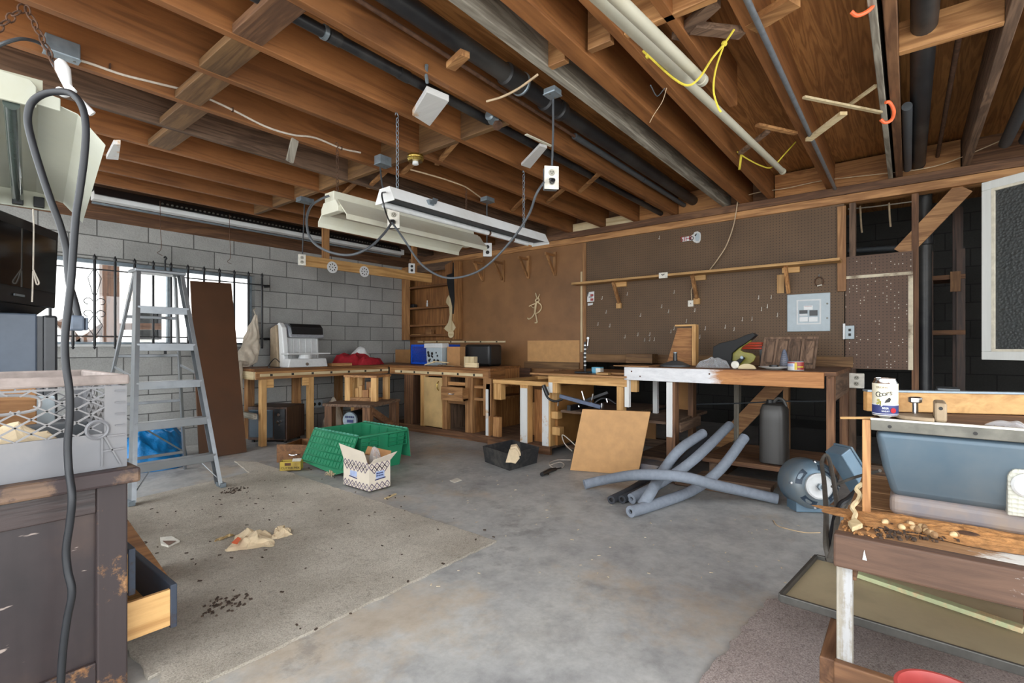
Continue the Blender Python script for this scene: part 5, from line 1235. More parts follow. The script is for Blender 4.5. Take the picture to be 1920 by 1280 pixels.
# wooden flute player cut-out (plain figure) on the hardboard
t = thing('wooden_figure', 'pale wooden cut-out of a dancing stick figure on the brown hardboard', 'wall decoration', P(1003,577,x=WF-0.012))
def strip(pts, r): MB().tube(catmull([P(x,y,x=WF-0.012) for x, y in pts],4), r, 8).build('cutout', wood('pale','z'), t)
strip([(1004,549),(1006,556),(1008,560)],0.006); strip([(1012,551),(1010,556),(1008,561)],0.005)
strip([(1005,561),(1009,559),(1011,563),(1007,566),(1004,564),(1005,561)],0.008)
strip([(1006,566),(1004,576),(1003,586)],0.014); strip([(1008,566),(1014,571),(1015,578),(1010,585),(1004,588)],0.007)
strip([(1006,568),(998,571),(992,574)],0.006); strip([(1004,570),(1001,577),(994,572)],0.005)
strip([(1003,586),(998,594),(992,598),(989,596)],0.008); strip([(1004,587),(1006,597),(1007,604),(1003,605)],0.008)
# wrench on a nail
t = thing('wrench', 'small silver wrench hanging by the lower wall joint', 'wrench', P(1103,645,x=WF-0.01))
MB().tube([P(1103,634,x=WF-0.012),P(1102,648,x=WF-0.012)], 0.008, 8).build('handle', M_chrome, t)
MB().lathe([(0.016,0),(0.016,0.008)], P(1103,634,x=WF-0.014), (-1,0,0), 12).build('ring', M_chrome, t)
MB().tube([P(1101,648,x=WF-0.012),P(1102,653,x=WF-0.012)], [0.008,0.014], 8).build('jaw', M_chrome, t)

# ------------------------------------------------------------------ things on the block wall bench
hzb = BZ + 0.0005
def dx(px, y): return P(px, 690, y=y).x
t = thing('space_heater', 'white upright electric heater with a dark grille on the corner workbench', 'heater', (dx(562,5.75),5.75,hzb))
x0, x1 = dx(525,5.7), dx(603,5.7)
MB().hexa([(x0+0.03,5.66,hzb),(x1-0.05,5.66,hzb),(x1-0.05,5.84,hzb),(x0+0.03,5.84,hzb),(x0+0.06,5.70,hzb+0.36),(x1-0.04,5.70,hzb+0.36),(x1-0.04,5.84,hzb+0.36),(x0+0.06,5.84,hzb+0.36)]).build('body', M_lightgrey, t, bevel=0.015)
MB().prism([(x0,5.60,hzb),(x0,5.86,hzb),(x0,5.86,hzb+0.44),(x0,5.74,hzb+0.52),(x0,5.66,hzb+0.46),(x0,5.62,hzb+0.2)], (0.06,0,0)).build('side_panel', M_white, t, bevel=0.01)
MB().prism([(x0-0.03,5.70,hzb),(x0-0.03,5.88,hzb),(x0-0.03,5.88,hzb+0.45),(x0-0.03,5.74,hzb+0.49)], (0.03,0,0)).build('back_trim', M_castd, t, bevel=0.008)
MB().prism([(x0+0.08,5.62,hzb+0.34),(x0+0.08,5.84,hzb+0.34),(x0+0.08,5.84,hzb+0.50),(x0+0.08,5.74,hzb+0.51),(x0+0.08,5.66,hzb+0.46)], (x1-x0-0.08,0,0)).build('hood', M_silver, t, bevel=0.02)
g = MB()
for k in range(6): g.box(x0+0.12, x1-0.03, 5.645-k*0.004+0.02, 5.66-k*0.004+0.02, hzb+0.37+k*0.018, hzb+0.378+k*0.018)
g.build('grille', M_slot, t)
MB().prism([(x0+0.11,5.632,hzb+0.365),(x0+0.11,5.648,hzb+0.365),(x0+0.11,5.73,hzb+0.505),(x0+0.11,5.70,hzb+0.508),(x0+0.11,5.642,hzb+0.46)], (x1-x0-0.13,0,0)).build('grille_panel', M_blackp, t)
b = MB()
for k in range(5): xx = x0+0.13+k*0.075; b.prism([(xx,5.652,hzb+0.10),(xx+0.008,5.652,hzb+0.10),(xx+0.025,5.69,hzb+0.33),(xx+0.017,5.69,hzb+0.33)], (0,-0.012,0))
b.build('ribs', M_white, t)
t = thing('kitchen_scale', 'white flat scale with a round plate in front of the heater', 'scale', (dx(575,5.52),5.52,hzb))
x0, x1 = dx(536,5.48), dx(611,5.48)
MB().hexa([(x0,5.43,hzb),(x1,5.43,hzb),(x1,5.59,hzb),(x0,5.59,hzb),(x0+0.03,5.45,hzb+0.10),(x1-0.01,5.45,hzb+0.10),(x1-0.01,5.57,hzb+0.10),(x0+0.03,5.57,hzb+0.10)]).build('base', M_lightgrey, t, bevel=0.012)
MB().cyl(((x0+x1)/2,5.51,hzb+0.10),((x0+x1)/2,5.51,hzb+0.145),0.075,0.06).build('stem', M_white, t)
MB().box(x0, x1+0.03, 5.43, 5.595, hzb+0.145, hzb+0.165).build('plate', M_lightgrey, t, bevel=0.006)
MB().lathe([(0.02,0),(0.018,0.012)], ((x0+x1)/2-0.02,5.437,hzb+0.035), (0,-1,0.1), 16).build('dial', M_chrome, t, smooth=True)
cord('appliance_cord', [V((x0-0.01,5.6,hzb+0.06)), V((x0-0.08,5.58,hzb+0.10)), V((x0-0.16,5.55,hzb+0.008)), V((x0-0.05,5.5,hzb+0.006))], 0.005, M_blackp, 'black cord curling beside the white scale on the bench')
t = thing('cloth_pile', 'crumpled red and white cloth on the bench in front of the block wall', 'cloth', (dx(668,5.68),5.68,hzb))
xm = dx(668,5.68)
rumple(xm-0.04, 5.70, 0.27, 0.16, 0.13, 9.1, 80, hzb, 0.06, 0.02).build('red_cloth', M_red, t)
rumple(xm+0.10, 5.74, 0.17, 0.12, 0.19, 2.2, 70, hzb, 0.07, 0.02).build('white_cloth', M_white, t)
rumple(xm+0.13, 5.58, 0.22, 0.09, 0.06, 5.2, 60, hzb, 0.05, 0.02).build('red_cloth', M_red, t)
o = MB().box(dx(617,5.5), dx(655,5.5), 5.44, 5.54, hzb, hzb+0.035).build('wood_offcut', wood('fir','x'), bevel=0.003); tag(o, 'flat brown wood piece on the bench edge before the red cloth', 'offcut')
# things on the cabinet top
cz = 0.8305
def ybx(px, x): return P(px, 690, x=x).y
def cbox(name, x, pxa, pxb, h, dep, m, lab, cat, bev=0.004, z=cz):
    o = MB().box(x, x+dep, ybx(pxb,x), ybx(pxa,x), z, z+h).build(name, m, bevel=bev); return tag(o, lab, cat)
cbox('cardboard_piece', 4.80, 741, 769, 0.20, 0.012, M_card, 'square cardboard piece standing against the block wall beside the blue crate', 'cardboard')
def crate(name, x0, x1, y0, y1, z0, h, m, lab, cat, slats=True, marks=None):
    t = thing(name, lab, cat, ((x0+x1)/2,(y0+y1)/2,z0)); th = 0.008
    MB().box(x0,x1,y0,y1,z0,z0+th).build('bottom', m, t)
    for k, (o, u, w) in enumerate((((x0,y1,z0),(0,-1,0),y1-y0),((x1,y0,z0),(0,1,0),y1-y0),((x0,y0,z0),(1,0,0),x1-x0),((x1,y1,z0),(-1,0,0),x1-x0))):
        u = V(u); o = V(o); n = V((-u.y,u.x,0)); b = MB()
        b.frame(o, u, (0,0,1), w, h, 0.028, n*th)
        if slats:
            nsl = int(w/0.022)
            for j in range(1, nsl):
                s = w*j/nsl
                a0, a1 = max(0.028, s-0.05), min(w-0.028, s+0.05)
                b.bar(o+u*a0+V((0,0,h-0.03 if a0 == s-0.05 else h-0.03-(a0-(s-0.05))*(h-0.06)/0.1))+n*th*0.5, o+u*a1+V((0,0,0.03 if a1 == s+0.05 else 0.03+((s+0.05)-a1)*(h-0.06)/0.1))+n*th*0.5, 0.006, 0.006)
        else: b.prism([o+u*0.02+V((0,0,0.02)),o+u*(w-0.02)+V((0,0,0.02)),o+u*(w-0.02)+V((0,0,h-0.02)),o+u*0.02+V((0,0,h-0.02))], n*th*0.6)
        b.build('side', m, t)
    return t
yb0, yb1 = ybx(833,4.5), ybx(771,4.5)
crate('plastic_crate', 4.48, 4.80, ybx(830,4.48), ybx(770,4.48), cz, 0.27, M_blue, 'blue slatted plastic crate on the corner cabinet', 'crate')
ya, yb = ybx(828,4.36), ybx(798,4.36)
t = thing('grey_bin', 'grey plastic bin with black splotches in front of the blue crate', 'bin', (4.40,(ya+yb)/2,cz))
MB().hexa([(4.375,ya+0.01,cz),(4.46,ya+0.01,cz),(4.46,yb-0.01,cz),(4.375,yb-0.01,cz),(4.36,ya-0.0,cz+0.27),(4.468,ya-0.0,cz+0.27),(4.468,yb,cz+0.27),(4.36,yb,cz+0.27)]).build('body', M_panelbox, t, bevel=0.006)
MB().box(4.348, 4.472, ya-0.02, yb+0.02, cz+0.225, cz+0.285).build('rim', M_lightgrey, t, bevel=0.008)
b = MB(); rs = random.Random(4)
for k in range(16):
    yy, zz2 = ya+0.03+rs.random()*(yb-ya-0.06), cz+0.05+rs.random()*0.14
    b.lathe([(0.012+rs.random()*0.012,0),(0.01,0.002)], (4.371-(zz2-cz)*0.055,yy,zz2), (-1,0,0), 7)
b.build('splotches', M_blackp, t)
cbox('cardboard_box', 4.42, 838, 862, 0.24, 0.10, M_card, 'open brown cardboard box between the blue crate and the black cube', 'box')
cbox('speaker', 4.55, 871, 918, 0.27, 0.24, M_blackp, 'black rounded cube on the corner cabinet against the hardboard', 'box', 0.03)
t = thing('wood_block', 'two pale wood blocks stacked in front of the black cube', 'block', (4.25,ybx(884,4.25),cz))
MB().box(4.24, 4.30, ybx(890,4.25), ybx(871,4.25), cz, cz+0.125).build('block', wood('pale','z'), t, bevel=0.003)
MB().box(4.20, 4.238, ybx(896,4.22), ybx(874,4.22), cz, cz+0.055).build('block', wood('pale','y'), t, bevel=0.003)
for k, (pa, pb_, m_, lab) in enumerate((((797,687),(815,675),wood('pale','y'),'pale strip leaning on the grey bin, lower one'),((812,680),(842,678),wood('pale','y'),'pale strip lying across the grey bin front, upper one'),((822,691),(870,697),wood('fir','y'),'long brown strip on the cabinet top before the wood blocks'))):
    a = P(pa[0], 690, x=4.26+0.02*k); c = P(pb_[0], 690, x=4.26+0.025*k)
    zA = cz+0.012 + (0.0 if k != 1 else 0.045); zB = cz + (0.05 if k == 0 else 0.012 if k == 2 else 0.045)
    if k == 2: zA = zB = cz+0.008
    o = MB().bar((a.x,a.y,zA), (c.x,c.y,zB), 0.025, 0.012).build('wood_strip', m_, bevel=0.002); tag(o, lab, 'stick')
b = MB(); rs = random.Random(8)
for k in range(14):
    yy = ybx(822+rs.random()*40,4.3); xx = 4.24+rs.random()*0.12; w_ = rs.random()*PI
    b.bar((xx,yy,cz+0.004+rs.random()*0.01), (xx+math.cos(w_)*0.06,yy+math.sin(w_)*0.06,cz+0.006+rs.random()*0.01), 0.02, 0.004)
o = b.build('wood_scraps', M_castd); tag(o, 'scatter of small scraps on the cabinet top before the cardboard box', 'scraps', kind='stuff')

# ------------------------------------------------------------------ things on the middle and long bench
mz = zt3 + 0.0005
q = P(1097,697,x=4.15)
t = thing('press_stand', 'black stand with a round foot and banded rod on the middle bench', 'stand', (4.15,q.y,mz))
MB().box(4.06, 4.24, q.y-0.065, q.y+0.065, mz, mz+0.02).build('foot', M_blackm, t, bevel=0.006)
MB().cyl((4.15,q.y,mz+0.02),(4.15,q.y,mz+0.30),0.010).build('rod', M_blackm, t)
for k in range(6): MB().cyl((4.15,q.y,mz+0.07+k*0.038),(4.15,q.y,mz+0.083+k*0.038),0.012).build('band', M_lightgrey, t)
q = P(1120,695,x=4.2)
t = thing('small_carton', 'small sky blue cube on the middle bench beside the black stand', 'box', (4.2,q.y,mz))
MB().box(4.17, 4.24, q.y-0.045, q.y+0.045, mz, mz+0.06).build('carton', M_sky, t, bevel=0.003)
MB().box(4.169, 4.17, q.y-0.05, q.y-0.0, mz, mz+0.05).build('side_print', M_plate, t)
MB().prism([(4.17,q.y-0.046,mz+0.005),(4.235,q.y-0.046,mz+0.005),(4.235,q.y-0.046,mz+0.05),(4.17,q.y-0.046,mz+0.05)], (0,-0.001,0)).build('side_print', M_plate, t)
for k, (pa, pb_, x, w_, lab) in enumerate(((1120,1170,4.08,0.10,'flat brown board on the middle bench near the long bench'),(1118,1140,4.00,0.06,'short pine offcut on the middle bench edge'))):
    o = MB().box(x, x+w_, ybx(pb_,x), ybx(pa,x), mz, mz+0.018).build('wood_offcut', wood('fir' if k == 0 else 'pine','y'), bevel=0.002); tag(o, lab, 'offcut')
lz = ZL + 0.0005
q = P(1266,682,x=4.25)
t = thing('fan_base', 'black conical stand foot with a short tube on the long bench', 'stand', (4.25,q.y,lz))
MB().lathe([(0.125,0.0),(0.125,0.012),(0.06,0.04),(0.03,0.05)], (4.25,q.y,lz)).build('foot', M_rubber, t, smooth=True)
MB().cyl((4.25,q.y,lz+0.05),(4.25,q.y,lz+0.115),0.019,0.016).build('tube', M_blackp, t, smooth=True)
MB().cyl((4.25,q.y,lz+0.115),(4.25,q.y,lz+0.123),0.017).build('ring', M_galv, t)
t = thing('plywood_jig', 'plywood jig with a slanted side standing on the long bench', 'jig', P(1285,685,x=4.55).xy.to_3d()+V((0,0,lz)))
xj = 4.55
MB().prism([V((xj,P(1249,680,x=xj).y,lz)), V((xj,P(1297,680,x=xj).y,lz)), V((xj,P(1297,615,x=xj).y,P(1297,615,x=xj).z)), V((xj,P(1270,615,x=xj).y,P(1270,615,x=xj).z))], (0.018,0,0)).build('side', wood('ply','y'), t, bevel=0.002)
ya, yb = P(1305,680,x=xj-0.02).y, P(1298,680,x=xj-0.02).y; zT = P(1300,611,x=xj-0.02).z
MB().box(xj-0.03, xj+0.05, ya, yb, lz, zT).build('upright', wood('pine','z'), t, bevel=0.002)
MB().box(xj-0.03, xj+0.05, ya, P(1266,680,x=xj-0.02).y, zT, zT+0.015).build('top_strip', wood('pine','y'), t, bevel=0.002)
o = crumple(4.20, P(1330,680,x=4.2).y-0.03, 0.07, 0.13, 0.075, 4.4, 0.9, 40, lz).build('plastic_bag', M_film); tag(o, 'crumpled clear plastic bag on the long bench beside the black helmet visor', 'bag')
t = thing('saw_guard', 'black hooded guard with an olive plate on the long bench', 'guard', P(1370,685,x=4.5).xy.to_3d()+V((0,0,lz)))
def sil(pts, x, dep, m, nm, bev=0.004):
    qs = [P(a, b2, x=x) for a, b2 in pts]
    for p_ in qs: p_.z = max(p_.z, lz)
    return MB().prism(qs, (dep,0,0)).build(nm, m, t, bevel=bev)
sil([(1335,684),(1337,650),(1350,643),(1380,636),(1400,627),(1412,624),(1417,628),(1408,636),(1395,645),(1384,652),(1372,662),(1370,684)], 4.42, 0.09, M_guard, 'hood')
sil([(1368,684),(1372,664),(1386,652),(1398,643),(1410,634),(1408,640),(1392,650),(1388,656),(1396,660),(1410,662),(1417,668),(1413,677),(1402,684)], 4.46, 0.02, M_olive, 'plate')
sil([(1336,684),(1340,675),(1380,676),(1392,668),(1397,671),(1385,684)], 4.40, 0.02, M_guard, 'arm')
MB().lathe([(0.014,0),(0.012,0.008)], P(1391,670,x=4.40), (-1,0,0), 12).build('knob', M_galv, t)
a, c = P(1392,648,x=4.72), P(1430,648,x=4.72); a.z = c.z = P(1410,648,x=4.72).z
t = thing('orange_tube', 'bright orange ribbed tube behind the black guard', 'tube', V((4.72,(a.y+c.y)/2,lz)))
b = MB()
for dz in (-0.022, 0.0, 0.022): b.bar(a+V((0,0,dz)), c+V((0,0,dz)), 0.05, 0.018)
b.build('body', plain('bright_orange', rgb(230,76,40), 0.4), t, bevel=0.004)
MB().box(4.70, 4.74, c.y-0.02, c.y+0.02, lz, c.z).build('foot', M_blackp, t)
xp = 4.45
t = thing('panelled_board', 'dark brown door with four sunken panels leaning on the long bench', 'door panel', P(1480,685,x=xp).xy.to_3d()+V((0,0,lz)))
yL, yR = P(1424,680,x=xp).y, P(1527,680,x=xp).y; zT = P(1480,631,x=xp+0.08).z - lz
tilt = 0.07/zT
def dpt(s, z, dd=0.0): return V((xp + z*tilt + dd, yL + (yR-yL)*s - 0.02*z/zT, lz + z))
def dpan(s0, s1, z0, z1, d0, d1, nm, m): MB().hexa([dpt(s0,z0,d0),dpt(s1,z0,d0),dpt(s1,z0,d1),dpt(s0,z0,d1),dpt(s0,z1,d0),dpt(s1,z1,d0),dpt(s1,z1,d1),dpt(s0,z1,d1)]).build(nm, m, t, bevel=0.003)
mdoor = wood('old','z')
dpan(0.02,0.98,0.01,zT-0.01,0.008,0.018,'back', mdoor)
for s in (0.0,0.24,0.48,0.72,0.96): dpan(s,s+0.045,0,zT,0,0.022,'stile', mdoor)
dpan(0.0,1.0,0,0.03,-0.001,0.022,'rail', mdoor); dpan(0.0,1.0,zT-0.02,zT,-0.001,0.022,'rail', mdoor)
for s in (0.06,0.30,0.54,0.78): dpan(s+0.02,s+0.16,0.045,zT-0.035,0.002,0.01,'raised_panel', mdoor)
q = P(1452,686,x=4.15)
t = thing('dish', 'white dish with a black cap on it at the edge of the long bench', 'dish', (4.15,q.y,lz))
MB().lathe([(0.05,0.0),(0.06,0.006),(0.105,0.018),(0.108,0.022),(0.10,0.022),(0.055,0.010)], (4.15,q.y,lz)).build('plate', M_white, t, smooth=True)
MB().cyl((4.13,q.y+0.0,lz+0.012),(4.13,q.y,lz+0.035),0.032).build('cap', M_blackp, t)
q = P(1470,680,x=4.28)
t = thing('caulk_nozzle', 'grey pointed caulk nozzle bundle standing behind the white dish', 'nozzle', (4.29,q.y,lz))
MB().lathe([(0.035,0),(0.03,0.06),(0.016,0.13),(0.006,0.15)], (4.29,q.y,lz), (0,0,1), 10).build('body', M_bluebase, t, smooth=True)
b = MB()
for k in range(8): b.box(4.29-0.034+k*0.002, 4.29-0.028+k*0.002, q.y-0.03+k*0.003, q.y+0.03-k*0.003, lz+0.012+k*0.015, lz+0.015+k*0.015)
b.build('rungs', M_blackp, t)
q = P(1492,688,x=4.12)
t = thing('tin_can', 'short tin can with white red and yellow label on the long bench', 'can', (4.12,q.y,lz))
MB().lathe([(0.052,0),(0.052,0.062)], (4.12,q.y,lz), (0,0,1), 32).build('body', M_white, t, smooth=True)
def arc(z0, z1, w0, w1, m, nm, r=0.0528):
    vs, fs = [], []; n = 10
    for k in range(n+1):
        w_ = w0+(w1-w0)*k/n
        for z in (z0, z1): vs.append((4.12+math.cos(w_)*r, q.y+math.sin(w_)*r, lz+z))
    MB().add(vs, [(2*k,2*k+2,2*k+3,2*k+1) for k in range(n)]).build(nm, m, t)
arc(0.004,0.058,PI*1.02,PI*1.5,M_redp,'red_label'); arc(0.004,0.058,PI*1.0,PI*1.1,M_fin,'yellow_label'); arc(0.05,0.06,PI*0.5,PI*1.5,M_redp,'red_label',0.0532); arc(0.02,0.03,PI*1.12,PI*1.4,M_fin,'yellow_label',0.0534); arc(0.028,0.045,PI*0.62,PI*0.95,M_pblue,'blue_label',0.0532)
MB().lathe([(0.0525,0.062),(0.0535,0.064),(0.050,0.066)], (4.12,q.y,lz)).build('rim', M_galv, t)
q = P(1379,682,x=4.10); t = thing('jar_lid', 'round white lid standing on edge at the bench edge', 'lid', (4.10,q.y,lz))
MB().lathe([(0.028,0),(0.03,0.004),(0.03,0.012),(0.026,0.016)], (4.10,q.y,lz+0.030), (-1,0.1,0.05), 20).build('lid', M_plate, t, smooth=True)
q = P(1400,684,x=4.10)
pts = [V((4.10,q.y+0.065*math.cos(k*PI/12),lz+0.04*math.sin(k*PI/12))) for k in range(13)]
o = MB().prism(pts, (0.02,0,0)).build('wood_arch', wood('pale','y'), bevel=0.002); tag(o, 'half round pale wood piece on the long bench edge', 'wood piece')
ya, yb = P(1226,675,x=4.9).y, P(1176,675,x=4.9).y
o = MB().box(4.86, 5.0, ya, yb, lz, lz+0.095).build('wood_block', wood('fir2','y'), bevel=0.004); tag(o, 'rough wood block against the backboard behind the black conical foot', 'block')
o = MB().box(3.99, 4.35, P(1222,686,x=4.05).y, P(1156,686,x=4.05).y, lz, lz+0.006).build('wood_sheet', wood('fir','y')); tag(o, 'thin brown sheet overhanging the white end of the long bench', 'sheet')

# ------------------------------------------------------------------ under the benches
# old wooden television
A_ = V((2.74,5.38,0)); dd = V((0.84,0.54,0)).normalized(); ww = V((-0.54,0.84,0)).normalized()
t = thing('television', 'old wood cased television set under the block wall bench', 'television', A_ + dd*0.2 + ww*0.28)
def O(s, k, z): return A_ + ww*s + dd*k + V((0,0,z))
HTV = 0.40
MB().hexa([O(0,0.02,0.03),O(0.46,0.02,0.03),O(0.46,0.40,0.03),O(0,0.40,0.03),O(0,0.02,HTV),O(0.46,0.02,HTV),O(0.46,0.40,HTV),O(0,0.40,HTV)]).build('case', wood('walnut','z'), t, bevel=0.005)
MB().hexa([O(0.06,0.40,0.05),O(0.34,0.40,0.05),O(0.30,0.47,0.08),O(0.11,0.47,0.08),O(0.06,0.40,0.36),O(0.34,0.40,0.36),O(0.30,0.47,0.28),O(0.11,0.47,0.28)]).build('rear_cover', M_blackp, t, bevel=0.008)
MB().prism([O(0.16,0.008,0.06),O(0.44,0.008,0.06),O(0.44,0.008,HTV-0.03),O(0.16,0.008,HTV-0.03)], dd*0.014).build('screen', M_crt2, t, bevel=0.006)
MB().prism([O(0.015,0.005,0.045),O(0.14,0.005,0.045),O(0.14,0.005,HTV-0.02),O(0.015,0.005,HTV-0.02)], dd*0.016).build('control_panel', M_blackp, t)
for s, z, r in ((0.08,0.32,0.022),(0.09,0.24,0.018),(0.05,0.25,0.014),(0.07,0.21,0.012)): MB().lathe([(r,0),(r*0.8,0.018)], O(s,0.005,z), -dd, 14).build('knob', M_chrome, t, smooth=True)
for s in (0.04,0.42): MB().cyl(O(s,0.06,0), O(s,0.06,0.03), 0.016).build('foot', M_blackp, t); MB().cyl(O(s,0.34,0), O(s,0.34,0.03), 0.016).build('foot', M_blackp, t)
q = V((3.20,5.55,0))
o = crumple(3.47, 5.62, 0.13, 0.14, 0.36, 6.4, 0.5, 40).build('cloth_bundle', M_linen); tag(o, 'dusty cloth bundle on the floor between old television and motor table', 'bundle')
t = thing('socket_strip', 'grey outlet box hanging at the block wall under the bench', 'outlet', P(595,757,y=6.06))
q = P(595,757,y=6.06); MB().box(q.x-0.09,q.x+0.07,6.05,YW,q.z-0.05,q.z+0.05).build('box', M_panelbox, t, bevel=0.004)
b = MB(); 
for s in (-1,1): b.lathe([(0.022,0),(0.02,0.004)], (q.x-0.01+s*0.035,6.05,q.z), (0,-1,0), 12)
b.build('socket', M_slot, t)
# small motor table, turned
C0 = V((3.20,4.49,0)); e1 = V((-0.22,0.52,0)).normalized(); e2 = V((0.63,0.27,0)).normalized()
t = thing('motor_table', 'low wooden table with a small motor on its shelf behind the green tote', 'table', C0 + e1*0.28 + e2*0.34)
def R_(s, k, z): return C0 + e1*s + e2*k + V((0,0,z))
def rbox(s0,s1,k0,k1,z0,z1,nm,m): return MB().hexa([R_(s0,k0,z0),R_(s1,k0,z0),R_(s1,k1,z0),R_(s0,k1,z0),R_(s0,k0,z1),R_(s1,k0,z1),R_(s1,k1,z1),R_(s0,k1,z1)]).build(nm, m, t, bevel=0.003)
rbox(-0.01,0.58,-0.01,0.66,0.42,0.45,'top',wood('old','x'))
for s in (0.0,0.47):
    for k in (0.0,0.57): rbox(s,s+0.09,k,k+0.08,0,0.42,'leg',wood('redwood','z'))
rbox(0.0,0.56,0.0,0.65,0.14,0.17,'shelf',wood('fir','x'))
MB().bar(R_(0.01,0.05,0.38), R_(0.01,0.58,0.12), 0.03, 0.08).build('brace', wood('redwood','x'), t, bevel=0.003)
c = R_(0.28,0.10,0.27)
t = thing('electric_motor', 'small round blue faced motor lying in the motor table', 'motor', V((c.x,c.y,0.1705)))
MB().lathe([(0.085,0),(0.095,0.012),(0.095,0.20),(0.08,0.22)], c - e2*0.04, e2, 28).build('body', M_blackm, t, smooth=True)
MB().lathe([(0.03,-0.004),(0.085,-0.006),(0.092,0.01)], c - e2*0.042, e2, 28).build('end_bell', M_galv, t, smooth=True)
b = MB()
for k in range(5):
    s = -0.045+k*0.0225; b.bar(c - e2*0.052 + e1*(s-0.006) + V((0,0,0.035)), c - e2*0.052 + e1*(s+0.006) + V((0,0,0.035)), 0.004, 0.02)
b.bar(c - e2*0.052 - e1*0.045 - V((0,0,0.01)), c - e2*0.052 + e1*0.03 - V((0,0,0.01)), 0.004, 0.03); b.build('vent_slots', M_navy, t)
rb = c.z-0.095
MB().hexa([c-e2*0.02-e1*0.06-V((0,0,0.0995)), c+e2*0.14-e1*0.06-V((0,0,0.0995)), c+e2*0.14+e1*0.06-V((0,0,0.0995)), c-e2*0.02+e1*0.06-V((0,0,0.0995)), c-e2*0.02-e1*0.05-V((0,0,0.08)), c+e2*0.14-e1*0.05-V((0,0,0.08)), c+e2*0.14+e1*0.05-V((0,0,0.08)), c-e2*0.02+e1*0.05-V((0,0,0.08))]).build('base', M_steel, t)
# open box frame standing on the motor table
C1 = C0 + e1*0.10 + e2*0.30 
t = thing('wooden_box_frame', 'open wooden box frame holding wood scraps on top of the motor table', 'box', C1 + e1*0.2 + e2*0.15 + V((0,0,0.4505)))
C0_keep = C0; C0 = C1
for s in (0.0,0.34):
    for k in (0.0,0.26): rbox(s,s+0.07,k,k+0.05,0.4505,0.72,'post',wood('pine','z'))
rbox(-0.01,0.42,-0.01,0.32,0.72,0.745,'top',wood('fir','x')); rbox(0.07,0.34,0.0,0.04,0.4505,0.49,'rail',wood('fir','y'))
rbox(0.07,0.34,0.02,0.3,0.452,0.47,'bottom',wood('fir','y'))
t = thing('wood_scrap', 'cluster of upright wood offcuts inside the open box frame', 'offcut', C1 + e1*0.2 + e2*0.12 + V((0,0,0.4715)))
for s0, s1, h in ((0.09,0.14,0.13),(0.15,0.23,0.10),(0.235,0.275,0.15),(0.28,0.33,0.12)): rbox(s0,s1,0.08,0.14,0.4715,0.4715+h,'offcut',wood('pine' if s0 != 0.15 else 'fir','z'))
rbox(0.16,0.22,0.15,0.2,0.4715,0.4715+0.19,'offcut',wood('fir','z'))
C0 = C0_keep
# things inside the right benches
gz = 0.4655
t = thing('exercise_machine', 'folded exercise bar with black foam grip and grey steel beam under the middle bench', 'exercise bar', P(1080,765,x=4.1).xy.to_3d()+V((0,0,gz)))
M_beam = plain('beam_grey_blue', rgb(92,102,124), 0.4, metal=0.3)
gp_ = lambda px, py, x: P(px, py, x=x)
MB().tube(catmull([gp_(1019,726,3.93),gp_(1024,740,3.93),gp_(1030,748,3.94),gp_(1042,752,3.96),gp_(1055,748,3.98)],5), 0.011, 10).build('bar', M_blackm, t, smooth=True)
MB().tube([gp_(1019,722,3.93),gp_(1027,741,3.93)], 0.020, 12).build('foam_grip', M_blackp, t, smooth=True)
MB().bar(gp_(1050,742,3.93), gp_(1127,763,3.93), 0.03, 0.035).build('beam', M_beam, t, bevel=0.004)
MB().prism([gp_(1127,758,3.914)+V((0,0,0.01)),gp_(1129,758,3.914)+V((0,0,0.01)),gp_(1129,766,3.914),gp_(1127,766,3.914)], (0.03,0,0)).build('end_cap', M_chrome, t)
MB().bar(gp_(1095,752,4.12), gp_(1140,735,4.2), 0.03, 0.03).build('beam', M_blackm, t, bevel=0.004)
MB().tube(catmull([gp_(1108,762,4.0),gp_(1125,748,4.05),gp_(1140,748,4.1),gp_(1155,757,4.12)],5), 0.011, 10).build('bar', M_blackm, t, smooth=True)
for a, c in (((1091,733),(1096,751)),((1112,738),(1108,757)),((1137,747),(1139,754)),((1047,752),(1046,761)),((1085,760),(1086,763))): MB().tube([gp_(*a,4.0),gp_(*c,4.0)], 0.008, 8).build('bolt', M_chrome, t)
q = P(1085,765,x=4.2); MB().box(4.02, 4.35, q.y-0.02, q.y+0.02, gz, gz+0.05).build('foot', M_blackm, t)
# jug on the lower shelf
q = P(1452,865,x=4.22); jz = 0.1905
t = thing('black_jug', 'tall dusty black plastic jug on the low shelf of the long bench', 'jug', (4.22,q.y,jz))
b = MB(); prof = [(0.0,0.9),(0.01,1.0),(0.33,0.97),(0.40,0.95),(0.44,0.8),(0.452,0.5)]
vs, fs = [], []; n = 24
for z, k in prof:
    for i in range(n):
        w_ = 2*PI*i/n; cx_, sy_ = math.cos(w_), math.sin(w_); pw = 0.5
        vs.append((4.22+math.copysign(abs(cx_)**pw,cx_)*0.12*k, q.y+math.copysign(abs(sy_)**pw,sy_)*0.095*k, jz+z))
for j in range(len(prof)-1):
    for i in range(n): fs.append((j*n+i, j*n+(i+1)%n, (j+1)*n+(i+1)%n, (j+1)*n+i))
fs.append(tuple(reversed(range(n)))); fs.append(tuple((len(prof)-1)*n+i for i in range(n)))
MB().add(vs, fs).build('body', M_jug, t, smooth=True)
MB().cyl((4.22,q.y+0.03,jz+0.45),(4.22,q.y+0.03,jz+0.475),0.025).build('cap', M_blackp, t)
MB().tube(catmull([(4.22,q.y+0.01,jz+0.44),(4.22,q.y-0.02,jz+0.485),(4.22,q.y-0.06,jz+0.475),(4.22,q.y-0.08,jz+0.43)],4), 0.012, 8).build('handle', M_jug, t, smooth=True)
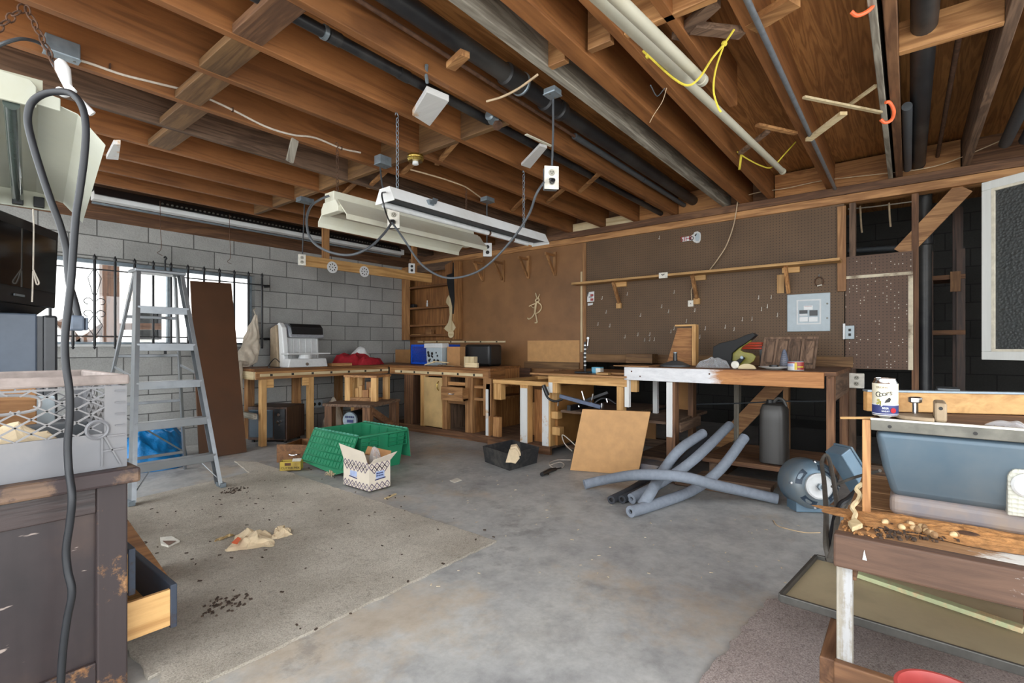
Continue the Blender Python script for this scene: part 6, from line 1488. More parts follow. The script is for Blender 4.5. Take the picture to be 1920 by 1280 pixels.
rod('cable', [P(x,y,x=XW-0.0) for x, y in ((1305,758),(1380,756),(1470,752),(1555,752))], 0.007, M_rubber, 'grey cable strung across the open studs under the long bench', 'cable')
# ------------------------------------------------------------------ carpets
def fl(px, py, z=0.0): return P(px, py, z=z)
def rug(name, pts, m, lab, h=0.012, jag=0.012, seed=1):
    rs = random.Random(seed); out = []
    n = len(pts)
    for i in range(n):
        a, c = pts[i], pts[(i+1) % n]; k = max(1, int((c-a).length/0.04)); nn = V((c-a).yx.to_3d()); nn.x *= -1; nn.normalize()
        for j in range(k):
            p = a + (c-a)*(j/k); out.append(p + nn*(rs.random()-0.5)*jag)
    bm = bmesh.new(); vs = [bm.verts.new((p.x,p.y,h)) for p in out]; f = bm.faces.new(vs)
    r = bmesh.ops.extrude_face_region(bm, geom=[f]); vv = [e for e in r['geom'] if isinstance(e, bmesh.types.BMVert)]
    for v in vv: v.co.z = 0.001
    bmesh.ops.triangulate(bm, faces=bm.faces[:]); bmesh.ops.recalc_face_normals(bm, faces=bm.faces)
    me = bpy.data.meshes.new(name); bm.to_mesh(me); bm.free(); me.materials.append(m)
    o = bpy.data.objects.new(name, me); COL.objects.link(o); return tag(o, lab, 'carpet')
k1, k2, k3 = fl(930,1017), fl(520,880), fl(395,1280)
dvec = (k3-k1).normalized(); e_ = (k2-k1).normalized()
rug('carpet', [k1, k2, fl(480,868), fl(440,866), V((1.9,4.35,0)), V((0.9,4.2,0)), V((0.55,3.0,0)), V((0.52,1.9,0)), fl(305,1262), fl(330,1300)+V((-0.1,-0.05,0)), k3 + dvec*0.25], M_carpet, 'large worn beige carpet on the concrete at the left')
rug('carpet', [fl(1308,1285), fl(1440,1130), fl(1462,1128), fl(1560,1090), V((2.45,-0.4,0)), V((1.2,-0.6,0)), V((0.9,0.1,0))], M_carpet2, 'small mauve carpet remnant under the table saw bench', 0.014, 0.02, 3)
rs = random.Random(11); b = MB()
for k in range(90):
    x, y = rs.uniform(0.75,2.3), rs.uniform(1.7,4.1); q = V((x,y,0.0125)); r = rs.uniform(0.003,0.009); a_ = rs.random()*PI
    b.bar(q, q+V((math.cos(a_)*r*2,math.sin(a_)*r*2,0.001)), r, 0.004)
tag(b.build('debris', M_dirt), 'dark crumbs and grit scattered over the beige carpet', 'debris', kind='stuff')
b = MB()
for cx_, cy_ in (fl(437,923).xy, fl(910,1120).xy if False else fl(420,1140).xy):
    for k in range(60):
        w_, r = rs.random()*2*PI, rs.random()**0.7*0.10; q = V((cx_+math.cos(w_)*r, cy_+math.sin(w_)*r*0.8, 0.0125)); s = rs.uniform(0.004,0.012)
        b.bar(q, q+V((s,rs.uniform(-s,s),0.003)), s*0.7, 0.005)
tag(b.build('dirt', M_dirt), 'small piles of dry dirt on the beige carpet by the stepladder foot', 'dirt', kind='stuff')
b = MB()
for k in range(120):
    px, py = rs.uniform(800,1540), rs.uniform(840,1100); q = fl(px,py); q.z = 0.0015; s = rs.uniform(0.003,0.01); w_ = rs.random()*PI
    b.bar(q, q+V((math.cos(w_)*s*2,math.sin(w_)*s*2,0)), s*0.6, 0.002)
tag(b.build('dust', plain('pale_chips', rgb(200,184,158), 0.9)), 'pale chips and straw scattered on the concrete floor', 'debris', kind='stuff')

# ------------------------------------------------------------------ green tote with two hanging lids
t = thing('storage_tote', 'big green plastic tote standing open on the floor with its lid flaps hanging down', 'tote', (2.70,3.92,0))
X0, X1, Y0, Y1, ZT = 2.44, 2.95, 3.57, 4.26, 0.32
def wallq(x0,x1,y0,y1,z): return [V((x0,y0,z)),V((x1,y0,z)),V((x1,y1,z)),V((x0,y1,z))]
lo, hi = wallq(X0+0.05,X1-0.05,Y0+0.05,Y1-0.05,0.004), wallq(X0+0.015,X1-0.015,Y0+0.015,Y1-0.015,ZT)
lo2, hi2 = wallq(X0+0.055,X1-0.055,Y0+0.055,Y1-0.055,0.012), wallq(X0+0.021,X1-0.021,Y0+0.021,Y1-0.021,ZT)
b = MB(); b.add(lo+hi+lo2+hi2, [(0,1,2,3)]+[(i,(i+1)%4,4+(i+1)%4,4+i) for i in range(4)]+[(8+i,12+i,12+(i+1)%4,8+(i+1)%4) for i in range(4)]+[(8,11,10,9)]+[(4+i,4+(i+1)%4,12+(i+1)%4,12+i) for i in range(4)])
b.build('body', M_green, t)
b = MB().frame((X0,Y0,ZT-0.012),(1,0,0),(0,1,0),X1-X0,Y1-Y0,0.018,(0,0,0.014)); b.build('rim', M_green, t, bevel=0.003)
b = MB()
for s0, s1 in ((0.02,0.20),(0.31,0.50)):        # reinforcing grids on the near short side (-Y)
    b = MB()
    for z in (0.19,0.225,0.26,0.295): b.box(X0+s0, X0+s1, Y0+0.003, Y0+0.022, z, z+0.005)
    for s in (s0, (s0+s1)/2, s1): b.box(X0+s, X0+s+0.005, Y0+0.003, Y0+0.022, 0.19, 0.30)
    b.build('rib_grid', M_green, t)
b = MB()
for y in (0.12,0.25,0.38,0.52): b.box(X1-0.034, X1-0.024, Y0+y, Y0+y+0.005, 0.06, ZT-0.01)
b.build('inner_ribs', M_green, t); b = MB()
for x in (0.12,0.25,0.38): b.box(X0+x, X0+x+0.005, Y1-0.036, Y1-0.026, 0.06, ZT-0.01)
b.build('inner_ribs', M_green, t)
# flap on the -X side
def FLp(s, d, o=0.0): return V((X0-0.004 - d*0.42 - o, Y0+0.0+s, ZT+0.004 - d*0.9))
b = MB(); b.prism([FLp(0.0,0),FLp(0.68,0),FLp(0.68,0.30),FLp(0.12,0.34),FLp(0.0,0.30)], (-0.006,0,0.0))
b.build('lid_flap', M_green, t)
b = MB()
for k in range(6): d = 0.01+k*0.056; b.bar(FLp(0.005,d,0.008), FLp(0.675,d,0.008), 0.014, 0.006, (1,0,0.4))
for k in range(15): s = 0.005+k*0.0477; b.bar(FLp(s,0.01,0.007), FLp(s,0.29,0.007), 0.010, 0.004, (0,1,0))
b.build('flap_ribs', M_green, t)
b = MB()
for k in range(12): s = 0.02+k*0.055; b.cyl((X0-0.004,Y0+s,ZT+0.01),(X0-0.004,Y0+s+0.035,ZT+0.01),0.008,n=8)
b.cyl((X0-0.004,Y0,ZT+0.01),(X0-0.004,Y1,ZT+0.01),0.003,n=6)
b.build('hinge', plain('hinge_green', rgb(84,160,136), 0.4), t)
def FR(s, d): return V((X1+0.004 + d*0.10, Y0+s, ZT+0.004 - d*0.98))
MB().prism([FR(0.0,0),FR(0.68,0),FR(0.68,0.26),FR(0.0,0.26)], (0.006,0,0)).build('lid_flap', M_green, t)
b = MB()
for k in range(12): s = 0.02+k*0.055; b.cyl((X1+0.004,Y0+s,ZT+0.01),(X1+0.004,Y0+s+0.035,ZT+0.01),0.008,n=8)
b.cyl((X1+0.004,Y0,ZT+0.01),(X1+0.004,Y1,ZT+0.01),0.003,n=6)
b.build('hinge', bpy.data.materials['hinge_green'], t)

# ------------------------------------------------------------------ cream carton with diamond bands
bx0, bx1, by0, by1, bh = 2.185, 2.375, 3.075, 3.40, 0.20
t = thing('carton', 'open cream carton with diamond bands on the floor beside the green tote', 'box', ((bx0+bx1)/2,(by0+by1)/2,0.0125))
cz0 = 0.0125; th = 0.004
b = MB(); b.box(bx0,bx1,by0,by1,cz0,cz0+th)
b.box(bx0,bx0+th,by0,by1,cz0,cz0+bh); b.box(bx1-th,bx1,by0,by1,cz0,cz0+bh); b.box(bx0+th,bx1-th,by0,by0+th,cz0,cz0+bh); b.box(bx0+th,bx1-th,by1-th,by1,cz0,cz0+bh)
b.build('body', M_cream2, t)
MB().prism([V((bx0,by0+0.02,cz0+bh)),V((bx0,by1,cz0+bh)),V((bx0-0.02,by1+0.03,cz0+bh+0.115)),V((bx0-0.025,by0+0.03,cz0+bh+0.09))], (th*0.8,0,0)).build('flap', M_cream2, t)
MB().prism([V((bx0+0.01,by0,cz0+bh)),V((bx1,by0,cz0+bh)),V((bx1+0.03,by0-0.045,cz0+bh+0.065)),V((bx0+0.03,by0-0.02,cz0+bh+0.03))], (0,0,th*0.7)).build('flap', M_cream2, t)
MB().prism([V((bx1,by0,cz0+bh)),V((bx1,by1,cz0+bh)),V((bx1+0.03,by1,cz0+bh+0.06)),V((bx1+0.03,by0+0.03,cz0+bh+0.06))], (th*0.7,0,0)).build('flap', M_card, t)
MB().prism([V((bx0,by1,cz0+bh)),V((bx1,by1,cz0+bh)),V((bx1-0.02,by1-0.08,cz0+bh+0.02)),V((bx0+0.03,by1-0.09,cz0+bh+0.02))], (0,0,th*0.7)).build('flap', M_card, t)
b = MB()
def diam(o, u, w, rows, s, n):
    """outlined diamonds along u from o"""
    k = int(w/s)
    for r_ in range(rows):
        for j in range(k):
            c = o + u*(s*(j+0.5+(0.5 if r_ % 2 else 0))) + V((0,0,-r_*s*0.55)); h = s*0.55
            if s*(j+0.5+(0.5 if r_ % 2 else 0)) > w - s*0.4: continue
            q = [c+u*h*0.85, c+V((0,0,h)), c-u*h*0.85, c-V((0,0,h))]
            for a, e in zip(q, q[1:]+q[:1]): b.bar(a+n*0.001, e+n*0.001, 0.006, 0.0015, n)
            b.prism([c+u*0.005+n*0.001,c+V((0,0,0.005))+n*0.001,c-u*0.005+n*0.001,c-V((0,0,0.005))+n*0.001], n*0.001)
diam(V((bx0,by0,cz0+bh-0.02)), V((0,1,0)), by1-by0, 2, 0.046, V((-1,0,0))); b.build('diamond_print', M_mauve, t); b = MB(); diam(V((bx0,by0,cz0+0.028)), V((0,1,0)), by1-by0, 1, 0.046, V((-1,0,0))); b.build('diamond_print', M_mauve, t); b = MB()
diam(V((bx0,by0,cz0+bh-0.025)), V((1,0,0)), bx1-bx0, 2, 0.046, V((0,-1,0))); b.build('diamond_print', M_mauve, t); b = MB()
diam(V((bx0,by0,cz0+0.028)), V((1,0,0)), bx1-bx0, 1, 0.046, V((0,-1,0)));
b.build('diamond_print', M_mauve, t)
xm = (bx0+bx1)/2
MB().box(xm-0.035,xm+0.04,by0-0.002,by0-0.0003,cz0+0.085,cz0+0.135).build('logo_patch', M_pblue, t)
MB().prism([V((xm-0.045,by0-0.002,cz0+0.072)),V((xm+0.05,by0-0.002,cz0+0.078)),V((xm+0.05,by0-0.002,cz0+0.086)),V((xm-0.045,by0-0.002,cz0+0.080))], (0,-0.001,0)).build('logo_ribbon', M_navy, t)
text('logo_lettering', 'Swanson', 0.022, (xm+0.002,by0-0.0024,cz0+0.120), (1,0,0), (0,0,1), M_navy, t, 0.0003) if False else text('logo_lettering', 'CHINET', 0.019, (xm+0.002,by0-0.0024,cz0+0.122), (1,0,0), (0,0,1), M_navy, t, 0.0003) if False else None
for zz_, w_ in ((0.121,0.030),(0.104,0.032)): 
    b = MB()
    for k in range(7): b.box(xm-w_+k*w_*2/7, xm-w_+k*w_*2/7+0.006, by0-0.003, by0-0.002, cz0+zz_-0.005, cz0+zz_+0.005)
    b.build('logo_lettering', M_navy, t)
ym = by0+0.20
MB().box(bx0-0.002,bx0-0.0003,ym-0.05,ym+0.035,cz0+0.085,cz0+0.125).build('logo_patch', M_pblue, t)
MB().prism([V((bx0-0.002,ym-0.055,cz0+0.070)),V((bx0-0.002,ym+0.045,cz0+0.078)),V((bx0-0.002,ym+0.045,cz0+0.085)),V((bx0-0.002,ym-0.055,cz0+0.078))], (-0.001,0,0)).build('logo_ribbon', M_navy, t)
o = crumple(bx0+0.14, by0+0.12, 0.04, 0.07, 0.10, 7.7, 0.6, 30, cz0+bh*0.62).build('clear_bag', M_film); o.location.z = cz0+bh*0.75; tag(o, 'clear plastic bag sticking out of the cream carton', 'bag')

# ------------------------------------------------------------------ drawer, yellow box, straw tuft, scraps
D0 = V((2.235,4.56,0)); de = V((0.19,-0.29,0)).normalized(); dk = V((0.84,0.55,0)).normalized()
t = thing('loose_drawer', 'brown wooden drawer lying on the floor left of the green tote', 'drawer', D0+de*0.17+dk*0.2)
def dq(s0,s1,k0,k1,z0,z1,nm,m,bv=0.003): 
    f_ = lambda s,k,z: D0+de*s+dk*k+V((0,0,z))
    return MB().hexa([f_(s0,k0,z0),f_(s1,k0,z0),f_(s1,k1,z0),f_(s0,k1,z0),f_(s0,k0,z1),f_(s1,k0,z1),f_(s1,k1,z1),f_(s0,k1,z1)]).build(nm, m, t, bevel=bv)
dq(0,0.35,0,0.02,0.003,0.17,'front',wood('oak','x'))
dq(0.01,0.022,0.02,0.42,0.004,0.15,'side',wood('oak','x')); dq(0.328,0.34,0.02,0.42,0.004,0.15,'side',wood('oak','x'))
dq(0.022,0.328,0.41,0.42,0.004,0.15,'back',wood('oak','x')); dq(0.022,0.328,0.02,0.41,0.004,0.012,'bottom',wood('fir','x'))
c = D0+de*0.17+V((0,0,0.085))
MB().tube(catmull([c-de*0.05, c-de*0.035-dk*0.022, c-dk*0.026-V((0,0,0.006)), c+de*0.035-dk*0.022, c+de*0.05],4), 0.006, 8).build('handle', M_chrome, t, smooth=True)
o = MB().prism([D0+de*0.26+dk*0.06+V((0,0,0.02)),D0+de*0.30+dk*0.06+V((0,0,0.02)),D0+de*0.30+dk*0.25+V((0,0,0.14)),D0+de*0.26+dk*0.25+V((0,0,0.14))], (0,0,0.004)).build('paper_strip', M_white); tag(o, 'white paper sticking up inside the brown drawer', 'paper')
Yb = V((2.08,4.19,0.0125)); ye = V((0.15,-0.13,0)).normalized(); yk = V((0.13,0.15,0)).normalized()
t = thing('yellow_box', 'small worn yellow box lying on the carpet edge before the drawer', 'box', Yb+ye*0.08+yk*0.04)
fq = lambda s,k,z: Yb+ye*s+yk*k+V((0,0,z))
M_ybox = plain('worn_yellow_card', rgb(196,170,74), 0.7, var=0.06, scale=20, dirt=rgb(120,92,50), dirt_amt=0.7)
b = MB()
for s0,s1,k0,k1,z0,z1 in ((0,0.17,0,0.004,0,0.075),(0,0.17,0.086,0.09,0,0.075),(0,0.004,0,0.09,0,0.075),(0.166,0.17,0,0.09,0,0.075),(0,0.17,0,0.09,0,0.004)):
    b.hexa([fq(s0,k0,z0),fq(s1,k0,z0),fq(s1,k1,z0),fq(s0,k1,z0),fq(s0,k0,z1),fq(s1,k0,z1),fq(s1,k1,z1),fq(s0,k1,z1)])
b.build('box', M_ybox, t)
MB().prism([fq(0.04,-0.001,0.042),fq(0.09,-0.001,0.042),fq(0.09,-0.001,0.066),fq(0.04,-0.001,0.066)], -yk*0.0006).build('brown_print', plain('brown_ink', rgb(86,54,36), 0.7), t)
text('lettering', 'CUTTER MIX', 0.026, fq(0.085,-0.0018,0.022), ye, (0,0,1), M_slot, t, 0.0004)
MB().prism([fq(0.09,0.02,0.055),fq(0.16,0.02,0.055),fq(0.16,0.07,0.085),fq(0.09,0.07,0.085)], (0,0,0.002)).build('paper_label', M_plate, t)
q = fl(620,893); b = MB(); rs = random.Random(5)
for k in range(26):
    w_ = rs.random()*2*PI; r = rs.uniform(0.03,0.06); b.tube([q+V((0,0,0.006)), q+V((math.cos(w_)*r*0.6,math.sin(w_)*r*0.6,rs.uniform(0.02,0.05))), q+V((math.cos(w_)*r,math.sin(w_)*r,rs.uniform(0.003,0.035)))], [0.003,0.004,0.001], 5)
tag(b.build('dry_tuft', M_paper), 'dry tan tuft of shavings on the floor before the green tote', 'tuft')
for (pa, pb_), lab, m, w_ in (((( 722,936),(742,927)),'short pale stick on the concrete before the cream carton',wood('pale','x'),0.014),(((826,1000),(834,997)),'tiny pale chip on the concrete near the carpet edge',wood('pale','x'),0.02)):
    a, c = fl(*pa), fl(*pb_); o = MB().bar(a+V((0,0,0.006)), c+V((0,0,0.006)), w_, 0.008).build('wood_stick', m); tag(o, lab, 'stick')
q = fl(862,902); o = MB().prism([fl(843,901),fl(857,896),fl(866,900),fl(852,905)], (0,0,0.002)).build('paper_scrap', M_plate); tag(o, 'small pale paper scrap flat on the concrete floor', 'paper')

# crumpled kraft paper with a red patch
t = thing('crumpled_paper', 'crumpled tan paper bag with a red patch on the beige carpet', 'paper bag', fl(480,1020))
def wrap(px0, px1, py0, py1, h, seed, m, nm, nx=36, ny=16, z0=0.014, edge=0.25):
    a, c, e2_, f2 = fl(px0,py1), fl(px1,py1-12), fl(px1-6,py0), fl(px0+20,py0+6)
    def fn(u, v):
        p = (a*(1-u)+c*u)*(1-v) + (f2*(1-u)+e2_*u)*v
        n_ = mnoise.noise(V((p.x*14+seed,p.y*14,seed))); n2 = abs(mnoise.noise(V((p.x*24,p.y*18+seed,1.0))))
        ed = min(u,1-u,v*1.2,(1-v)*1.2); lift = min(1, ed/edge)
        p = p + V((0.025*mnoise.noise(V((u*5,v*3,seed))), 0.025*mnoise.noise(V((v*5,u*5,seed+3))), 0))
        return V((p.x, p.y, z0 + h*max(0,(0.45+n_*0.6+n2*0.6))*lift + 0.004*n2))
    return MB().sheet(nx, ny, fn).build(nm, m, t)
wrap(424,515,1002,1040,0.055,2.0,M_paper,'paper'); wrap(500,547,994,1020,0.05,5.0,M_paper,'paper',20,14)
wrap(402,440,1008,1020,0.03,8.0,plain('tan_paper', rgb(176,150,106), 0.9),'paper',16,8)
MB().prism([P(434,1018,z=0.055),P(445,1020,z=0.06),P(452,1010,z=0.06),P(446,1007,z=0.055)], (0,0,0.003)).build('red_patch', M_orange, t)
q = fl(316,1018)
t = thing('paper_scrap', 'folded white paper scrap on the carpet by the dresser drawers', 'paper', q)
MB().prism([fl(300,1010,0.0126),fl(322,1008,0.0126),fl(337,1016,0.0126),fl(316,1026,0.0126),fl(302,1022,0.0126)], (0,0,0.010)).build('paper', M_plate, t); MB().prism([P(305,1014,z=0.026),P(330,1014,z=0.026),P(316,1022,z=0.026)], (0,0,0.002)).build('print', plain('brown_print2', rgb(120,96,84),0.8), t)

# ------------------------------------------------------------------ black bin, tool, wires
a, c, e2_ = fl(906,866), fl(955,884), fl(1010,868)
t = thing('black_bin', 'low black plastic bin with brown paper on the concrete before the open frame', 'bin', (a+e2_)/2)
bk_ = e2_ + (a - c); h = 0.15
def taper(q, z, k): 
    m_ = (a+c+e2_+bk_)/4; return m_ + (q-m_)*k + V((0,0,z))
qs = [a,c,e2_,bk_]
b = MB(); b.add([taper(q,0.002,0.93) for q in qs]+[taper(q,h,1.02) for q in qs]+[taper(q,0.01,0.90) for q in qs]+[taper(q,h,0.98) for q in qs],
  [(0,1,2,3)]+[(i,(i+1)%4,4+(i+1)%4,4+i) for i in range(4)]+[(8+i,12+i,12+(i+1)%4,8+(i+1)%4) for i in range(4)]+[(8,9,10,11)]+[(4+i,4+(i+1)%4,12+(i+1)%4,12+i) for i in range(4)])
b.build('body', plain('worn_black_plastic', rgb(44,44,46), 0.55, dirt=rgb(96,92,86), dirt_amt=0.6), t)
m_ = (c+e2_)/2
t = thing('brown_paper', 'torn brown paper hanging over the rim of the black bin', 'paper', V((m_.x,m_.y,0.1)))
pp_ = [P(948,866,d=4.22),P(955,842,d=4.26),P(966,840,d=4.28),P(972,850,d=4.26),P(974,858,d=4.24),P(966,868,d=4.2),P(958,866,d=4.2)]
MB().prism(pp_, (-0.012,-0.012,0.0)).build('paper', M_paper, t); MB().prism([p+V((0.02,0.0,0.015)) for p in pp_[:5]], (0.04,0.03,0.01)).build('paper', M_paper, t)
t = thing('black_handle_tool', 'black handled clamp tool lying on the concrete left of the hardboard square', 'tool', fl(1032,885))
MB().tube([P(1016,889,z=0.02),P(1030,882,z=0.02),P(1042,879,z=0.02)], [0.018,0.02,0.014], 10).build('handle', M_blackp, t, smooth=True)
MB().tube([P(1042,879,z=0.018),P(1052,877,z=0.012)], [0.008,0.006], 8).build('shaft', M_blackm, t)
MB().tube([P(1029,892,z=0.005),P(1028,884,z=0.012)], 0.006, 8).build('pin', M_chrome, t)
cord('thin_wire', [fl(1030,872,0.004),fl(1050,866,0.004),fl(1058,872,0.004),fl(1048,879,0.004),fl(1036,876,0.004),fl(1030,868,0.004),fl(1045,862,0.004),fl(1070,862,0.004)], 0.004, M_wire, 'tangle of thin white wire on the floor beside the hardboard square')
cord('thin_wire', [V((4.1,2.45,0.10)), P(1056,815,x=4.05), P(1058,830,x=4.0), P(1072,845,x=3.9)], 0.005, M_wire, 'white wire hanging out of the middle bench behind the hardboard square')
cord('thin_wire', [fl(1450,975,0.003),fl(1458,985,0.003),fl(1480,992,0.003),fl(1510,998,0.003),fl(1538,998,0.003)], 0.003, M_wireb, 'pale frayed string on the concrete left of the saw bench')
# leaning hardboard square
bl_, br2, tr2, tl2 = fl(1069,881,0.003), fl(1196,891,0.003), P(1215,781,x=3.9), P(1092,767,x=3.77)
tl2 = tl2 + V((0,0,0)); tr2 = br2 + (tl2-bl_)
o = MB().prism([bl_, br2, tr2, tl2], V((0.008,0,0.002))).build('hardboard_square', M_ochre); tag(o, 'square of tan hardboard leaning against the middle bench', 'board')

# ------------------------------------------------------------------ foam pipe insulation tubes
def foam(pts, m, lab, r=0.036):
    q = catmull(pts, 8); t = thing('foam_tube', lab, 'foam tube', V((q[0].x,q[0].y,0)), group=None)
    MB().tube(q, r, 18, cap=False).build('tube', m, t, smooth=True)
    for k in (0, -1):
        d = (q[1]-q[0]).normalized() if k == 0 else (q[-2]-q[-1]).normalized()
        MB().lathe([(r,0.0),(0.0145,0.0),(0.0145,0.02)], q[k], d, 18, cap=False).build('end_face', m, t)
        MB().lathe([(0.0145,0.018),(0.0005,0.018)], q[k], d, 18, cap=False).build('bore', M_slot, t)
    return t
z3 = 0.038
foam([fl(1096,908,z3),P(1130,900,z=0.07),P(1195,890,z=0.20),P(1275,893,z=0.23),P(1345,910,z=0.15),P(1400,922,z=0.07),fl(1458,935,z3)], M_foam, 'grey foam tube lying across on top of the other tubes')
foam([fl(1182,959,z3),P(1235,943,z=z3),P(1300,918,z=0.06),P(1350,880,z=0.19),P(1396,820,x=4.05)], M_foam, 'grey foam tube nearest the camera, its far end raised toward the black jug')
foam([fl(1204,947,z3),P(1220,923,z=0.115),P(1245,880,x=3.52),P(1275,842,x=3.66),P(1318,812,x=4.0)], M_foam, 'grey foam tube with a small white label bending up under the long bench')
foam([fl(1184,935,z3),P(1240,904,z=0.10),P(1300,862,x=3.62),P(1368,797,x=4.3)], M_foam, 'straight grey foam tube rising to the stud under the long bench')
foam([fl(1166,936,0.032),P(1212,914,z=0.034),P(1262,880,x=3.86),P(1325,818,x=4.5)], M_foamd, 'second dark foam tube under the grey ones', 0.028)
foam([fl(1146,937,0.032),P(1190,914,z=0.034),P(1240,880,x=3.80),P(1268,855,x=3.9)], M_foamd, 'dark foam tube farthest left under the grey ones', 0.028)
q = P(1304,812,x=4.18); 

# ------------------------------------------------------------------ big motor with a switch box on the floor
mc = P(1521,903,d=3.22); md = V((-0.80,-0.52,0.10)).normalized()   # pulley axis toward the room
mr_ = 0.155; mc.z = mr_ + 0.03
t = thing('large_motor', 'big blue grey electric motor lying on the floor at the end of the long bench', 'motor', V((mc.x,mc.y,0)))
MB().lathe([(0.06,0.085),(0.11,0.08),(mr_-0.01,0.05),(mr_,0.02),(mr_,-0.13),(mr_-0.02,-0.17),(0.08,-0.20)], mc, md, 36).build('body', M_motor, t, smooth=True)
MB().lathe([(0.075,0.078),(0.08,0.085),(0.08,0.105),(0.07,0.110),(0.05,0.104),(0.03,0.112),(0.026,0.112)], mc, md, 30).build('pulley', M_lightgrey, t, smooth=True)
MB().lathe([(0.022,0.112),(0.022,0.135),(0.012,0.135),(0.012,0.12)], mc, md, 6).build('hub', M_galv, t)
u_ = md.cross(V((0,0,1))).normalized(); v_ = u_.cross(md).normalized()
b = MB()
for k in range(4):
    w0 = k*PI/2+0.5; pts = []
    for j in range(7): w_ = w0+(j-3)*0.14; pts.append(mc+md*0.062+(u_*math.cos(w_)+v_*math.sin(w_))*0.128)
    for j in range(6,-1,-1): w_ = w0+(j-3)*0.14; pts.append(mc+md*0.083+(u_*math.cos(w_)+v_*math.sin(w_))*0.098)
    b.prism(pts, md*0.006)
b.build('vent_slots', plain('vent_dark_blue', rgb(48,62,78), 0.5), t)
for k in range(4):
    w_ = k*PI/2+0.05; MB().lathe([(0.011,0.035),(0.01,0.052),(0.004,0.054)], mc+(u_*math.cos(w_)+v_*math.sin(w_))*0.142, md, 8).build('bolt', M_chrome, t)
MB().prism([mc+u_*s+md*k-V((0,0,0)) for s, k in ((-0.1,0.02),(0.1,0.02),(0.1,-0.12),(-0.1,-0.12))], (0,0,-mc.z+0.003)).build('foot', M_motor, t, bevel=0.004)
sc_ = P(1600,886,d=3.05); ex = V((0.30,-0.42,-0.85)).normalized(); ey = V((0.62,0.78,0)).normalized(); ez = ex.cross(ey)
t = thing('switch_box', 'tilted blue grey steel switch box leaning on the big motor', 'electrical box', V((sc_.x,sc_.y,0)))
def sb(x0,x1,y0,y1,z0,z1,nm,m): return MB().hexa([sc_+ex*x+ey*y+ez*z for x,y,z in ((x0,y0,z0),(x1,y0,z0),(x1,y1,z0),(x0,y1,z0),(x0,y0,z1),(x1,y0,z1),(x1,y1,z1),(x0,y1,z1))]).build(nm, m, t, bevel=0.006)
sb(-0.17,0.17,-0.06,0.06,-0.05,0.03,'box',M_motor); sb(-0.175,0.175,-0.065,0.065,0.03,0.045,'lid',M_motor); sb(-0.13,0.02,-0.04,0.04,0.045,0.05,'plate',M_blackp)
cg = plain('old_grey_cord', rgb(92,88,82), 0.7, var=0.08)
cord('cable', [P(1556,1052,d=1.9),P(1549,1020,d=1.95),P(1549,960,d=2.2),P(1545,900,d=2.6),P(1541,868,d=2.85),P(1549,853,d=2.9),P(1557,870,d=2.8),P(1566,920,d=2.4),P(1570,960,d=2.1),P(1566,1010,d=1.95),P(1556,1050,d=1.88)], 0.011, cg, 'thick grey motor cord looped down over the tray', 8)
cord('cable', [P(1553,1050,d=1.92),P(1560,1000,d=2.0),P(1572,950,d=2.1),P(1590,935,d=2.15),P(1612,915,d=2.4),P(1640,905,d=2.5)], 0.011, M_cordb, 'dark motor cord rising behind the pale wood slat')
cord('cable', [P(1547,952,d=2.7),P(1560,961,d=2.5),P(1580,960,d=2.55),P(1600,935,d=2.6),P(1620,912,d=2.65),P(1660,904,d=2.5)], 0.009, cg, 'grey flat cord running from the big motor to the saw')
cord('cable', [P(1560,912,d=2.9),P(1580,903,d=2.8),P(1608,893,d=2.75),P(1650,882,d=2.5)], 0.008, cg, 'upper grey cord crossing the tilted switch box')
# ------------------------------------------------------------------ dresser end with crate on the left
DY, DXr, DZ = 1.885, 0.462, 0.70
t = thing('dresser', 'worn dark wooden dresser at the left edge with scratched end panel', 'dresser', (0.0,2.2,0))
dm = wood('dark','x'); dmz = wood('dark','z')
MB().box(-0.55, DXr+0.025, DY-0.035, 2.62, DZ-0.045, DZ).build('top', coat('worn_top','old','x',rgb(58,46,46),0.5,5.0), t, bevel=0.008)
MB().box(DXr-0.075, DXr, DY, DY+0.07, 0, DZ-0.045).build('corner_post', coat('worn_post','fir','z',rgb(56,46,46),0.6,5.0), t, bevel=0.005)
MB().box(-0.5, DXr-0.075, DY+0.006, DY+0.04, DZ-0.125, DZ-0.045).build('rail', dm, t, bevel=0.003)
MB().box(-0.5, DXr-0.075, DY+0.006, DY+0.04, 0.05, 0.13).build('rail', coat('worn_rail','fir','x',rgb(54,44,44),0.58,5.0), t, bevel=0.003)
def scratched():
    m, nt, b = new('scratched_dark_panel'); vec, oi = coords(nt, (9,9,0.7)); v2, _ = coords(nt)
    n1 = noise(nt, v2, 2.2, 6, 0.6); n2 = noise(nt, vec, 2.0, 5, 0.6)
    vo = N(nt, 'ShaderNodeTexNoise'); vo.inputs['Scale'].default_value = 1.0; mp = N(nt, 'ShaderNodeMapping'); mp.inputs['Scale'].default_value = (14,14,60); mp.inputs['Rotation'].default_value = (0,0.5,0)
    nt.links.new(v2, mp.inputs['Vector']); nt.links.new(mp.outputs[0], vo.inputs['Vector']); vo.inputs['Detail'].default_value = 3
    col = ramp(nt, n1, [(0.3, rgb(34,28,30)), (0.5, rgb(54,45,46)), (0.7, rgb(82,64,56))])
    col = mix(nt, 0.6, col, ramp(nt, n2, [(0.3, (0.55,0.5,0.5,1)), (0.7, (1,1,1,1))]), 'MULTIPLY')
    s = ramp(nt, vo.outputs['Fac'], [(0.70, (0,0,0,1)), (0.74, (0.7,0.7,0.7,1))])
    col = mix(nt, s, col, rgb(176,160,150)); nt.links.new(col, b.inputs['Base Color']); b.inputs['Roughness'].default_value = 0.4; return m
MB().box(-0.5, DXr-0.075, DY+0.02, DY+0.035, 0.13, DZ-0.125).build('end_panel', scratched(), t)
